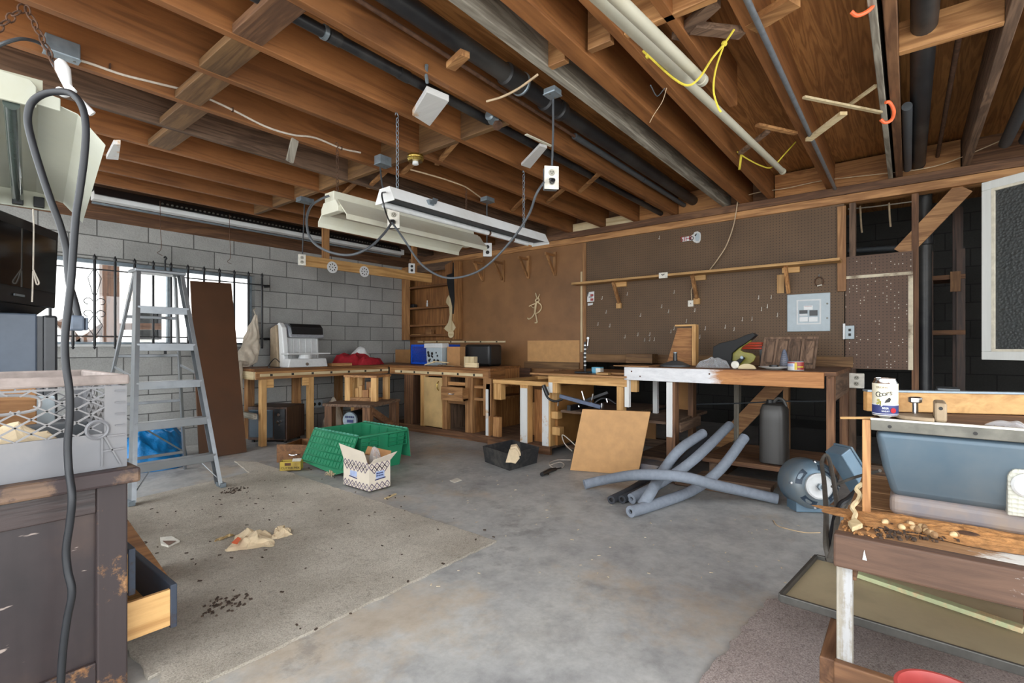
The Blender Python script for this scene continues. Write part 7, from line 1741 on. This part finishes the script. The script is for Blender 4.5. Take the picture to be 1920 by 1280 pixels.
MB().box(DXr-0.04, DXr-0.01, DY+0.07, 2.60, 0.05, 0.10).build('front_rail', dmz, t)
MB().box(DXr-0.04, DXr-0.01, DY+0.07, 2.60, DZ-0.10, DZ-0.045).build('front_rail', dmz, t)
MB().box(DXr-0.07, DXr, 2.54, 2.60, 0, DZ-0.045).build('corner_post', dmz, t)
MB().box(-0.52, -0.5, DY, 2.60, 0.0, DZ-0.045).build('back', dmz, t)
def drawer(x1, z0, z1, y0, y1, x0=-0.2, lab=None):
    d = MB().box(x1-0.02, x1, y0, y1, z0, z1).build('drawer', coat('ink_front%d' % int(z0*100),'dark','y',rgb(54,62,76),0.6,6.0), t, bevel=0.003)
    b = MB(); b.box(x0, x1-0.02, y0+0.005, y0+0.018, z0+0.01, z1-0.015); b.box(x0, x1-0.02, y1-0.018, y1-0.005, z0+0.01, z1-0.015); b.box(x0, x1-0.02, y0+0.018, y1-0.018, z0+0.01, z0+0.018); b.box(x0, x0+0.01, y0+0.018, y1-0.018, z0+0.018, z1-0.02)
    b.build('drawer_box', wood('pine','x'), d); MB().lathe([(0.012,0),(0.008,0.01),(0.016,0.018),(0.014,0.026)], (x1,(y0+y1)/2,(z0+z1)/2), (1,0,0), 14).build('knob', dm, d); return d
drawer(0.617, 0.115, 0.262, 1.955, 2.52); drawer(0.50, 0.27, 0.42, 1.955, 2.52); drawer(0.455, 0.43, 0.59, 1.955, 2.52)
a_, b_, c_ = P(252,925,y=2.2), P(300,1022,y=2.2), P(262,1032,y=2.2)
o = MB().prism([V((0.515,2.62,0.58)),V((0.80,2.62,0.014)),V((0.72,2.62,0.014)),V((0.515,2.62,0.40))], (0,0.20,0)).build('brown_board', wood('oak','x')); tag(o, 'brown board propped against the dresser front beyond its drawers', 'board')
# milk crate
cx0, cx1, cy0, cy1, cz0, cz1 = -0.16, 0.462, 1.895, 2.42, DZ+0.0008, 0.985
t = thing('milk_crate', 'big grey milk crate with diagonal lattice standing on the dark dresser', 'crate', (0.15,2.15,cz0))
MB().box(cx0+0.0115,cx1-0.0115,cy0+0.0115,cy1-0.0115,cz0,cz0+0.008).build('bottom', M_greycrate, t)
zl0, zl1 = cz0+0.108, cz1-0.034
def side(o, u, w, n, full=True):
    """one crate wall: origin o, direction u, width w, outward normal n"""
    o, u, n = V(o), V(u), V(n); th = -n*0.010
    b = MB()
    q = lambda a, z: o+u*a+V((0,0,z-cz0))
    b.prism([q(0,cz0),q(w,cz0),q(w,zl0),q(0,zl0)], th)
    b.prism([q(0,zl0),q(0.055,zl0),q(0.055,zl1),q(0,zl1)], th); b.prism([q(w-0.055,zl0),q(w,zl0),q(w,zl1),q(w-0.055,zl1)], th)
    b.build('side', M_greycrate, t)
    b = MB(); s = 0.064; L0, L1 = 0.055, w-0.055; H_ = zl1-zl0
    hc = ((L0+L1)/2, zl1-0.038)
    def inside(a, z): return ((a-hc[0])/0.115)**2 + ((z-hc[1])/0.026)**2 < 1
    k = int((L1-L0+H_)/s)+1; sl = 0.62
    for sg in (1, -1):
        for j in range(-6, k+8):
            a0 = L0 + j*s; run = None
            for m_ in range(41):
                z = zl0 + H_*m_/40; a = a0 + sg*(z-zl0)/sl
                ok = L0 <= a <= L1 and not inside(a, z)
                if ok and run is None: run = (a, z)
                if (not ok or m_ == 40) and run is not None:
                    if abs(z-run[1]) > 0.004: b.bar(q(*run)+th*0.5, q(a, z)+th*0.5, 0.004, 0.009, n)
                    run = None
    pts = [q(hc[0]+0.115*math.copysign(abs(math.cos(w_))**0.6,math.cos(w_)), hc[1]+0.026*math.copysign(abs(math.sin(w_))**0.6,math.sin(w_)))+th*0.5 for w_ in [2*PI*i/32 for i in range(32)]]
    b.tube(pts, 0.0045, 6, closed=True)
    b.prism([q(L0,zl1-0.006),q(L1,zl1-0.006),q(L1,zl1),q(L0,zl1)], th)
    for f in range(9): a = L0+(L1-L0)*f/8; b.prism([q(a-0.002,zl1),q(a+0.002,zl1),q(a+0.002,zl1+0.02),q(a-0.002,zl1+0.02)], th*0.6)
    b.build('lattice', M_greycrate, t)
side((cx0,cy0,cz0),(1,0,0),cx1-cx0,(0,-1,0)); side((cx1,cy1,cz0),(-1,0,0),cx1-cx0,(0,1,0)); side((cx1,cy0+0.011,cz0),(0,1,0),cy1-cy0-0.022,(1,0,0)); side((cx0,cy1-0.011,cz0),(0,-1,0),cy1-cy0-0.022,(-1,0,0))
b = MB().frame((cx0-0.006,cy0-0.006,cz1-0.03),(1,0,0),(0,1,0),cx1-cx0+0.012,cy1-cy0+0.012,0.022,(0,0,0.03)); b.build('rim', M_greycrated, t, bevel=0.006)
rc = V((cx1-0.072,cy0-0.002,cz0+0.122)); 
MB().tube([rc+V((math.cos(w_)*0.026,0,math.sin(w_)*0.026)) for w_ in [2*PI*k/20 for k in range(20)]], 0.005, 6, closed=True).build('ring', M_greycrate, t, smooth=True)
b = MB(); fr_ = lambda x, z: V((cx1-x, cy0-0.003, cz0+z))
for a, c in (((0.062,0.10),(0.062,0.012)),((0.056,0.098),(0.018,0.012)),((0.05,0.10),(0.006,0.10)),((0.06,0.056),(0.008,0.058))): b.bar(fr_(*a), fr_(*c), 0.004, 0.006, (0,1,0))
b.build('corner_ribs', M_greycrate, t); b = MB()
for z in (0.13,0.165,0.20,0.235): b.bar(fr_(0.03,z), fr_(0.006,z), 0.003, 0.005, (0,1,0))
b.build('corner_ribs', M_greycrate, t)
# contents of the crate
for k, (x0,x1,y0,y1,z0,z1,m,lab,nm) in enumerate(((-0.02,0.40,2.05,2.12,0.02,0.13,M_rubber,'dark flat box standing inside the milk crate','dark_box'),(0.02,0.30,2.2,2.22,0.10,0.235,wood('fir','x'),'brown board inside the milk crate behind the handle','wood_board'),(-0.05,0.36,2.30,2.34,0.02,0.20,M_panelbox,'grey panel at the back of the milk crate','grey_sheet'))):
    o = MB().box(x0,x1,y0,y1,cz0+0.0085 if k != 1 else cz0+0.0085,cz0+z1).build(nm, m, bevel=0.004); tag(o, lab, 'box' if k == 0 else 'panel')
o = crumple(0.22, 1.98, 0.14, 0.05, 0.10, 3.9, 0.9, 30, cz0+0.009).build('paper_litter', M_paper); tag(o, 'crumpled tan paper inside the milk crate near its lattice', 'paper')

# ------------------------------------------------------------------ saw bench at the right
BXf, BYl, BZt = 1.645, 0.165, 0.55
t = thing('saw_bench', 'rough low bench of dark brown planks carrying the blue table saw', 'bench', (2.0,-0.4,0))
def brushed(name, wk, lim):
    """white paint brushed over the far end of a board"""
    m, nt, b = new(name); dk, lt = WOODS[wk][:2]
    gp = N(nt, 'ShaderNodeNewGeometry'); sp_ = N(nt, 'ShaderNodeSeparateXYZ'); nt.links.new(gp.outputs['Position'], sp_.inputs[0])
    vec, oi = coords(nt, (9,0.6,9)); n2 = noise(nt, vec, 3.0, 6, 0.7, 1.0); v2, _ = coords(nt, (1,0.35,1)); n3 = noise(nt, v2, 22.0, 8, 0.8)
    s = N(nt, 'ShaderNodeMath', operation='MULTIPLY_ADD'); s.inputs[1].default_value = 0.5; nt.links.new(n3, s.inputs[0]); nt.links.new(sp_.outputs['Y'], s.inputs[2])
    mr = N(nt, 'ShaderNodeMapRange'); mr.inputs[1].default_value = lim+0.27; mr.inputs[2].default_value = lim+0.22; nt.links.new(s.outputs[0], mr.inputs[0])
    col = mix(nt, mr.outputs[0], ramp(nt, n2, [(0.25, dk), (0.75, lt)]), rgb(214,212,206))
    nt.links.new(col, b.inputs['Base Color']); b.inputs['Roughness'].default_value = 0.7; bump(nt, b, n2, 0.25, 0.004); return m
MB().box(BXf, BXf+0.045, -1.25, BYl, BZt-0.092, BZt).build('front_beam', brushed('painted_beam','worn',-0.24), t, bevel=0.006)
for k, (x0, x1) in enumerate(((BXf+0.046,1.80),(1.803,1.98),(1.983,2.20),(2.203,2.50))): MB().box(x0, x1, -1.25, BYl-0.005-0.004*k, BZt-0.045, BZt-0.002*(k==0)).build('top_plank', brushed('painted_plank','dusty',-0.16) if k == 0 else wood('dusty','y'), t, bevel=0.004)
MB().box(2.46, 2.5, -1.25, BYl, BZt-0.135, BZt-0.045).build('back_beam', wood('redwood','y'), t)
MB().box(BXf+0.045, 2.46, BYl-0.05, BYl-0.01, BZt-0.135, BZt-0.046).build('end_beam', wood('redwood','x'), t)
leg_m = coat('scraped_white_leg','grey','z',rgb(176,176,176),0.47,7.0)
ya, yb = P(1598,1150,x=BXf+0.03).y, P(1568,1150,x=BXf+0.03).y
MB().box(BXf+0.03, BXf+0.075, ya, yb, 0.0145, BZt-0.092).build('leg', leg_m, t, bevel=0.003)
MB().box(2.42, 2.47, ya, yb, 0.0145, BZt-0.135).build('leg', wood('redwood','z'), t); 
for x0 in (BXf+0.03, 2.42): MB().box(x0, x0+0.05, -1.2, -1.15, 0, BZt-0.135).build('leg', wood('redwood','z'), t)
MB().box(BXf+0.005, BXf+0.03, -1.2, yb+0.004, 0.095, 0.19).build('stretcher', wood('redwood','y'), t, bevel=0.004)
MB().box(BXf+0.02, 2.47, yb+0.0, yb+0.04, 0.09, 0.185).build('side_rail', wood('redwood','x'), t, bevel=0.004)
MB().box(2.38, 2.42, -1.2, yb, 0.09, 0.185).build('stretcher', wood('redwood','y'), t)
MB().prism([V((BXf-0.002,0.088,BZt-0.055)),V((BXf-0.002,0.098,BZt-0.055)),V((BXf-0.002,0.094,BZt-0.028))], (-0.001,0,0)).build('paint_drip', M_white, t)
# metal tray on the lower rails
a, c, e2_ = P(1462,1122,z=0.20), P(1530,1047,z=0.20), P(1925,1262,z=0.20)
far = c + (e2_-a)
t = thing('metal_tray', 'wide shallow dirty metal tray lying under the saw bench', 'tray', ((a+c)/2).xy.to_3d()+V((0,0,0.19)))
trm = plain('dirty_tray', rgb(190,176,144), 0.6, metal=0.0, var=0.12, scale=4, dirt=rgb(128,116,96), dirt_amt=0.8)
dn = V((0,0,-0.004)); 
MB().prism([a+dn, e2_+dn, far+dn, c+dn], (0,0,0.004)).build('base', trm, t)
b = MB()
for p0, p1 in ((a,e2_),(a,c),(c,far)): b.bar(p0+V((0,0,0.004)), p1+V((0,0,0.004)), 0.012, 0.028)
b.build('rim', plain('dark_rim', rgb(84,82,78), 0.5, metal=0.4), t, bevel=0.003)
o = MB().bar(P(1605,1075,z=0.215), P(1920,1180,z=0.215), 0.035, 0.016).build('green_strip', coat('mossy_strip','pale','x',rgb(196,204,160),0.55,9.0), bevel=0.002); tag(o, 'pale greenish strip of wood lying along the metal tray', 'strip')

# ------------------------------------------------------------------ table saw
SX, SYl, SZ = 1.886, 0.092, 0.85
t = thing('table_saw', 'old blue grey table saw with brown top on the low bench', 'table saw', (2.2,-0.4,BZt))
MB().box(SX+0.012, 2.48, -1.2, SYl-0.004, SZ-0.03, SZ).build('table', wood('redwood','y'), t, bevel=0.003)
trimm = plain('worn_trim', rgb(96,94,86), 0.5, metal=0.3, var=0.14, scale=14, dirt=rgb(140,136,124), dirt_amt=0.4)
MB().box(SX, SX+0.012, -1.2, SYl, SZ-0.036, SZ-0.003).build('front_trim', trimm, t, bevel=0.002)
MB().box(SX-0.0005, SX+0.016, -1.2, SYl, SZ-0.004, SZ+0.0015).build('trim_edge', M_plate, t)
for y in (0.045, -0.145, -0.5): MB().lathe([(0.005,0),(0.005,0.0008)], (SX-0.0003,y,SZ-0.021), (-1,0,0), 12).build('screw_hole', M_slot, t)
b = MB(); prof = [(0.0,0.004,0.814),(0.004,0.010,0.77),(0.012,0.022,0.70),(0.026,0.038,0.64),(0.03,0.045,0.612)]
vs, fs = [], []
for dx_, dy_, z in prof: vs += [(SX+0.012+dx_, SYl-0.006-dy_, z), (SX+0.012+dx_, -1.19, z), (2.46-dx_, -1.19, z), (2.46-dx_, SYl-0.006-dy_, z)]
m_ = len(prof)
for j in range(m_-1):
    for i in range(4): fs.append((4*j+i, 4*j+(i+1)%4, 4*(j+1)+(i+1)%4, 4*(j+1)+i))
fs += [(0,3,2,1), tuple(4*(m_-1)+i for i in range(4))]
MB().add(vs, fs).build('body', M_bluepaint, t, bevel=0.02, seg=4, smooth=True)
MB().box(SX+0.04, 2.44, -1.18, SYl-0.045, BZt+0.0008, 0.618).build('base', M_bluebase, t, bevel=0.022, seg=4)
hexm = None
def dimple():
    m, nt, b = new('dimpled_plate'); vec, oi = coords(nt); v = N(nt, 'ShaderNodeTexVoronoi'); v.inputs['Scale'].default_value = 85; v.inputs['Randomness'].default_value = 0.15; nt.links.new(vec, v.inputs['Vector'])
    nt.links.new(ramp(nt, v.outputs['Distance'], [(0.0, rgb(206,206,196)), (0.6, rgb(176,176,164))]), b.inputs['Base Color']); b.inputs['Roughness'].default_value = 0.35; bump(nt, b, v.outputs['Distance'], 0.8, 0.006); return m
pts = [P(1889,966,x=SX+0.012),P(1889,893,x=SX+0.012),P(1893,884,x=SX+0.012),P(1902,879,x=SX+0.012),P(2010,886,x=SX+0.012),P(2010,980,x=SX+0.012)]
MB().prism(pts, (0.05,0,0)).build('dial_plate', dimple(), t, bevel=0.004)
MB().lathe([(0.032,0),(0.032,0.006),(0.026,0.012)], P(1926,910,x=SX+0.012), (-1,0,0), 28).build('dial', M_lightgrey, t, smooth=True)
a, c = P(1622,752,d=1.70), P(1925,752,d=1.60)
zf = a.z; a.z = c.z = SZ+0.035
dd_ = (c-a).normalized(); c = c + dd_*0.6
t = thing('fence_board', 'orange brown fence board with a metal edge lying along the back of the saw table', 'board', V((a.x,a.y,SZ+0.001)))
MB().bar(a, c, 0.03, 0.066).build('board', wood('pine','y'), t, bevel=0.003)
MB().bar(a+V((0,0,0.036)), c+V((0,0,0.036)), 0.036, 0.006).build('metal_edge', M_galv, t)
# miter gauge
q = P(1728,785,z=SZ+0.002); q.x = max(q.x, SX+0.03)
t = thing('miter_gauge', 'cast miter gauge with a knurled knob on the saw table', 'gauge', V((q.x,q.y,SZ+0.0015)))
base_c = P(1715,778,z=SZ); 
pts = [base_c + V((0.0+0.075*math.sin(w_), -0.045+0.085*math.cos(w_)*-1, 0.0015)) for w_ in []]
ang = [PI*k/16 for k in range(17)]; cy_ = P(1748,780,z=SZ).y; cxx = SX+0.055
pts = [V((cxx + 0.06*math.cos(w_), cy_ + 0.095*math.sin(w_), SZ+0.002)) for w_ in [PI/2-PI/2+PI*k/16-PI/2+PI/2 for k in range(17)]]
MB().prism(pts, (0,0,0.012)).build('protractor', M_castd, t, bevel=0.003)
MB().box(cxx-0.045, cxx+0.07, cy_-0.028, cy_+0.0, SZ+0.002, SZ+0.058).build('face', M_castd, t, bevel=0.006)
MB().lathe([(0.005,0),(0.005,0.001)], (cxx-0.0455,cy_-0.014,SZ+0.042), (-1,0,0), 12).build('hole', M_slot, t)
kq = V((cxx+0.045, P(1716,745,x=cxx+0.045).y, SZ+0.014))
MB().cyl(kq, kq+V((0,0,0.035)), 0.008).build('stud', M_chrome, t, smooth=True)
MB().lathe([(0.012,0.032),(0.019,0.036),(0.019,0.048),(0.012,0.051)], kq, (0,0,1), 12).build('knob', M_chrome, t)
# beer can
q = P(1660,780,d=1.555); q.z = SZ+0.0018; q.x = SX+0.038
t = thing('beverage_can', 'dented cream and blue drink can on the corner of the saw table', 'can', q)
r = 0.0328
canm = plain('can_cream', rgb(222,214,190), 0.35, metal=0.2, var=0.03)
def canf(r_, z0, z1, w0, w1, m, nm, n=24, dent=True, nz=10):
    def fn(u, v):
        w_ = w0+(w1-w0)*u; z = z0+(z1-z0)*v; rr2 = r_
        d = 0.010*math.exp(-((w_-(PI*1.16))/0.30)**2-((z-0.072)/0.020)**2) if dent else 0
        return (q.x+math.cos(w_)*(rr2-d), q.y+math.sin(w_)*(rr2-d), q.z+z)
    MB().sheet(n, nz, fn).build(nm, m, t, smooth=True)
canf(r, 0.008, 0.106, 0, 2*PI, canm, 'body', 64, True, 30)
MB().lathe([(0.023,0.0),(0.026,0.002),(0.0325,0.010)], q, (0,0,1), 40).build('foot', M_chrome, t, smooth=True)
MB().lathe([(r-0.0002,0.105),(0.027,0.117),(0.0275,0.121),(0.026,0.122),(0.024,0.117),(0.0,0.117)], q, (0,0,1), 40, cap=False).build('lid', M_chrome, t, smooth=True)
canf(r+0.0004, 0.010, 0.040, 0, 2*PI, M_navy, 'blue_band', 48, False); canf(r+0.0006, 0.040, 0.043, 0, 2*PI, M_white, 'white_line', 48, False, 2); canf(r+0.0007, 0.013, 0.0145, 0, 2*PI, M_white, 'white_line', 48, False, 2)
vd = (V((0,0,0))-V((q.x,q.y,0))).normalized(); wc = math.atan2(vd.y, vd.x) % (2*PI)
def onCan(wd, z): w_ = wc+wd; n_ = V((math.cos(w_),math.sin(w_),0)); return V((q.x,q.y,q.z+z)) + n_*(r+0.0012), V((-math.sin(w_),math.cos(w_),0))
def curved(body, size, z, w0, m, nm, step, italic=0.0, rise=0.0):
    for k, ch in enumerate(body):
        if ch == ' ': continue
        p_, tn = onCan(w0 + k*step, z + rise*k); text(nm, ch, size, p_, tn, (tn.x*-0.0, tn.y*-0.0, 1), m, t, 0.0002)
curved('ORIGINAL', 0.0085, 0.094, -0.62, M_castd, 'lettering', 0.115); curved('Coors', 0.022, 0.072, -0.55, M_slot, 'lettering', 0.245, 0, 0.0016)
curved('BEER', 0.008, 0.031, -0.16, M_white, 'lettering', 0.12); curved('BANQUET', 0.0055, 0.022, -0.22, M_white, 'lettering', 0.085)
p_, tn = onCan(0.62, 0.025); n_ = tn.cross(V((0,0,1)))
MB().lathe([(0.008,0),(0.008,0.0006)], p_, n_ if n_.dot(p_-q) > 0 else -n_, 16).build('red_seal', M_red, t)
p_, tn = onCan(0.05, 0.055); n_ = (p_-q); n_.z = 0; n_.normalize()
MB().prism([p_+tn*a+V((0,0,z)) for a, z in ((-0.004,-0.008),(0.010,-0.004),(0.013,0.006),(0.008,0.010),(0.0,0.0))], n_*0.0006).build('barrel_print', M_slot, t)
MB().prism([p_+tn*a+V((0,0,z)) for a, z in ((-0.010,0.014),(0.002,0.012),(-0.004,-0.012),(-0.012,-0.02))], n_*0.0004).build('stream_print', M_white, t)
for a, z in ((-0.018,0.0),(-0.014,-0.006),(-0.02,-0.010),(-0.012,-0.012)): MB().lathe([(0.004,0),(0.003,0.0005)], onCan(a/r+0.05,0.055+z)[0], n_, 8).build('hops_print', M_olive, t)
# small bag on the saw table
o = crumple(SX+0.045, P(1890,788,x=SX+0.04).y, 0.028, 0.05, 0.009, 1.1, 0.8, 36, SZ+0.002).build('clear_pouch', M_film); tag(o, 'small clear plastic pouch on the saw table', 'pouch')
# pale slat with a strip on top, standing left of the saw
xs = 1.90
ya, yb = P(1635,880,x=xs).y, P(1617,880,x=xs).y; zs0 = BZt+0.001; zs1 = P(1626,786,x=xs).z
t = thing('pale_upright', 'upright pale pine slat standing beside the left end of the table saw', 'slat', (xs,(ya+yb)/2,zs0))
MB().box(xs-0.012, xs+0.012, ya+0.003, yb, zs0, zs1).build('slat', wood('fir','z'), t, bevel=0.002)
a, c = P(1577,783,x=1.95), P(1638,775,x=1.92)
MB().bar(V((a.x,a.y,a.z)), V((c.x,c.y,zs1+0.004)), 0.012, 0.007).build('top_strip', wood('pine','y'), t)
# litter on the bench top: acorns, dirt, stone, shaving
b = MB(); rs = random.Random(21)
for k in range(240):
    u_, v_2 = rs.random(), rs.random(); px, py = 1640+u_*190, 972+v_2*38+u_*8; q2 = P(px,py,z=BZt+0.002); s = rs.uniform(0.002,0.006); w_ = rs.random()*PI
    if q2.x < BXf+0.01 or q2.y > BYl-0.01: continue
    b.bar(q2, q2+V((math.cos(w_)*s*1.6,math.sin(w_)*s*1.6,0.002)), s, s)
tag(b.build('dirt', M_dirt), 'dark dirt and crumbs scattered on the saw bench before the saw', 'dirt', kind='stuff')
def sawmound(u, v):
    w_ = 2*PI*u; e = 1+0.3*mnoise.noise(V((math.cos(w_)*2,math.sin(w_)*2,3)))
    return (SX-0.04+0.20*v*e*math.cos(w_)*0.55+0.02, -0.12+0.34*v*e*math.sin(w_), BZt+0.001+0.012*(1-v*v)*(1+mnoise.noise(V((u*9,v*9,1)))))
tag(MB().sheet(50, 14, sawmound).build('sawdust', M_saw), 'layer of brown sawdust along the foot of the table saw', 'sawdust', kind='stuff')
b = MB()
for k in range(60):
    q2 = V((rs.uniform(BXf+0.02,1.86), rs.uniform(0.05,BYl-0.01), BZt+0.002)); s = rs.uniform(0.003,0.008); b.bar(q2, q2+V((s*2,rs.uniform(-s,s),0.002)), s, 0.003)
tag(b.build('wood_chips', M_saw), 'wood chips and sawdust at the left corner of the saw bench', 'debris', kind='stuff')
acorn = None
for k, (px, py) in enumerate(((1691,989),(1707,983),(1722,994),(1729,988),(1789,1003),(1738,997),(1745,1000),(1752,1003),(1715,991),(1660,979))):
    q2 = P(px, py, z=BZt+0.010)
    if acorn is None:
        acorn = thing('acorn', 'small tan acorn among the dirt on the saw bench', 'acorn', (q2.x,q2.y,BZt+0.002), 0.3, 'acorns on the saw bench', local=True)
        MB().lathe([(0.001,-0.012),(0.007,-0.007),(0.0085,0.0),(0.007,0.006)], (0,0,0.0095), (1,0.2,0.1), 14).build('nut', plain('acorn_tan', rgb(206,176,132), 0.45), acorn, smooth=True)
        MB().lathe([(0.009,0.004),(0.0088,0.008),(0.004,0.012),(0.001,0.0145)], (0,0,0.0095), (1,0.2,0.1), 14).build('cap', plain('acorn_cap', rgb(128,98,66), 0.8), acorn, smooth=True)
    else: dup(acorn, (q2.x,q2.y,BZt+0.002), k*1.3)
q2 = P(1815,1003,z=BZt+0.006)
def stone(u, v):
    w_ = 2*PI*u; ph = PI*v
    return (q2.x+0.017*math.cos(w_)*math.sin(ph), q2.y+0.026*math.sin(w_)*math.sin(ph), BZt+0.0085+0.0075*math.cos(ph))
tag(MB().sheet(20,12,stone).build('flat_stone', M_rust, smooth=True), 'flat dark oval stone on the saw bench near the acorns', 'stone')
a = P(1607,992,z=BZt+0.012)
t = thing('wood_shaving', 'curly pale wood shaving on the left corner of the saw bench', 'shaving', V((a.x,a.y,BZt)))
pts = [P(x,y,d=dd2) for x,y,dd2 in ((1616,907,1.62),(1606,916,1.61),(1612,926,1.59),(1608,938,1.57),(1598,950,1.54),(1604,962,1.51),(1600,975,1.47),(1606,984,1.44))]
MB().tube(catmull(pts,6), 0.007, 5).build('curl', wood('pale','z'), t, smooth=True)
MB().prism([P(1590,985,z=BZt+0.003),P(1604,978,z=BZt+0.003),P(1618,990,z=BZt+0.003),P(1598,998,z=BZt+0.003)], (0,0,0.014)).build('chip', wood('pale','y'), t, bevel=0.003)
# red bin at the bottom right
q2 = P(1770,1306,z=0.32)
t = thing('red_bin', 'red plastic bucket standing on the floor under the bottom right of the photo', 'bucket', (q2.x,q2.y,0.015))
MB().lathe([(0.055,0.0),(0.078,0.295),(0.086,0.30),(0.086,0.310),(0.079,0.310),(0.073,0.29),(0.052,0.006),(0.0,0.006)], (q2.x,q2.y,0.015), (0,0,1), 40, cap=False).build('bucket', M_redp, t, smooth=True)

# ------------------------------------------------------------------ window sash at the right and the dark space behind the studs
tlq = P(1840,343,d=3.0); sd_ = V((-0.598,-0.854,0)).normalized(); W_ = 0.75
zt_s, zb_s = tlq.z, P(1841,674,d=3.0).z; o = V((tlq.x,tlq.y,zb_s)); nn = V((-sd_.y, sd_.x, 0)); nn = nn if nn.dot(V((-1,0,0))) > 0 else -nn
t = thing('glazed_screen', 'white framed pebbled glass window sash standing open at the right edge', 'window sash', o)
MB().frame(o, sd_, (0,0,1), W_, zt_s-zb_s, 0.05, -nn*0.035).build('frame', coat('peeling_white','pale','z',rgb(214,216,212),0.64,5.0), t, bevel=0.003)
MB().frame(o+sd_*0.05+V((0,0,0.05))+nn*0.001, sd_, (0,0,1), W_-0.10, zt_s-zb_s-0.10, 0.014, -nn*0.02).build('putty', plain('putty', rgb(206,200,182), 0.8, var=0.08, scale=30), t)
MB().prism([o+sd_*0.05+V((0,0,0.05))-nn*0.012, o+sd_*(W_-0.05)+V((0,0,0.05))-nn*0.012, o+sd_*(W_-0.05)+V((0,0,zt_s-zb_s-0.05))-nn*0.012, o+sd_*0.05+V((0,0,zt_s-zb_s-0.05))-nn*0.012], -nn*0.004).build('glass', M_ribglass, t)
MB().prism([o+sd_*(W_-0.02)-nn*0.03, o+sd_*(W_+0.05)-nn*0.03, V((o.x,o.y,0))+sd_*(W_+0.05)-nn*0.03, V((o.x,o.y,0))+sd_*(W_-0.02)-nn*0.03], -nn*0.04).build('support_post', wood('old','z'), t)
def back(px0, px1, py0, py1, x, dep, nm, m, lab, cat='board'):
    a, c = P(px0,py0,x=x), P(px1,py1,x=x); o = MB().box(x, x+dep, min(a.y,c.y), max(a.y,c.y), min(a.z,c.z), max(a.z,c.z)).build(nm, m); return tag(o, lab, cat)
a, c = P(1786,600,x=6.5), P(1806,600,x=6.5); tag(MB().box(6.5,6.55,c.y,a.y,0,2.43).build('dark_post', wood('walnut','z')), 'dark upright post in the gloom behind the open studs', 'post')
a, c = P(1742,620,x=6.0), P(1796,650,x=6.0)
t = thing('dark_rack', 'dark wooden rack with shelves in the gloom behind the studs', 'rack', (6.1,(a.y+c.y)/2,0))
ya, yb = min(a.y,c.y)-0.02, max(a.y,c.y)
for y in (ya, yb): MB().box(6.0,6.06,y-0.03,y+0.03,0,1.95).build('upright', wood('walnut','z'), t)
for z in (0.5, 1.22, 1.72): MB().box(5.98,6.35,ya-0.03,yb+0.1,z-0.04,z).build('shelf', wood('redwood','y'), t)
q2 = P(1791,528,x=5.99); MB().box(5.96,5.98,q2.y-0.035,q2.y+0.035,q2.z-0.09,q2.z+0.09).build('block', wood('fir','z'), t)
for k in range(3):
    o = back(1758-k*2,1800,728+k*6,733+k*6,5.6,0.3,'paper_stack',M_panelbox,['white sheet pile behind the saw, top sheet','white sheet pile behind the saw, middle sheet','white sheet pile behind the saw, bottom sheet'][k],'papers')
zz_ = P(1780,746,x=5.6).z; o = MB().box(5.5,5.93,P(1830,740,x=5.6).y,P(1735,740,x=5.6).y,0,zz_-0.001).build('dark_cabinet', M_dark, bevel=0.01); tag(o, 'cabinet coloured near-black as gloom behind the table saw, carrying white papers', 'cabinet')
a, c = P(1590,470,x=6.3), P(1720,462,x=6.3); tag(MB().tube([a,c+ (c-a)*0.2], 0.03, 10).build('grey_pipe', M_rubber, smooth=True), 'grey pipe crossing the dark opening above the spotted pegboard', 'pipe')
for k, (px, y0_, y1_) in enumerate(((1613,386,436),(1667,380,425))): rod('hanging_rope', catmull([P(px,y0_,x=5.5),P(px+1,(y0_+y1_)/2,x=5.5),P(px+3,y1_,x=5.5)],4), 0.008, M_wireb, ['left pale rope end hanging in the dark opening','right pale rope end hanging in the dark opening'][k], 'rope')
rod('cable', [P(1590,392,x=5.6),P(1640,387,x=5.6),P(1710,378,x=5.6)], 0.006, M_wire, 'white cable running across the dark opening above the spotted pegboard', 'cable')
tag(MB().box(5.3,5.9,0.42,1.15,0.002,0.32).build('dark_carton', M_dark, bevel=0.01), 'added box coloured near-black as gloom behind the diagonal brace', 'box')
o = MB().bar(P(1428,655 + 100,x=6.0), P(1480,795,x=6.0), 0.12, 0.02).build('grey_board', wood('grey','y')); tag(o, 'grey board leaning in the dark space behind the black jug', 'board')
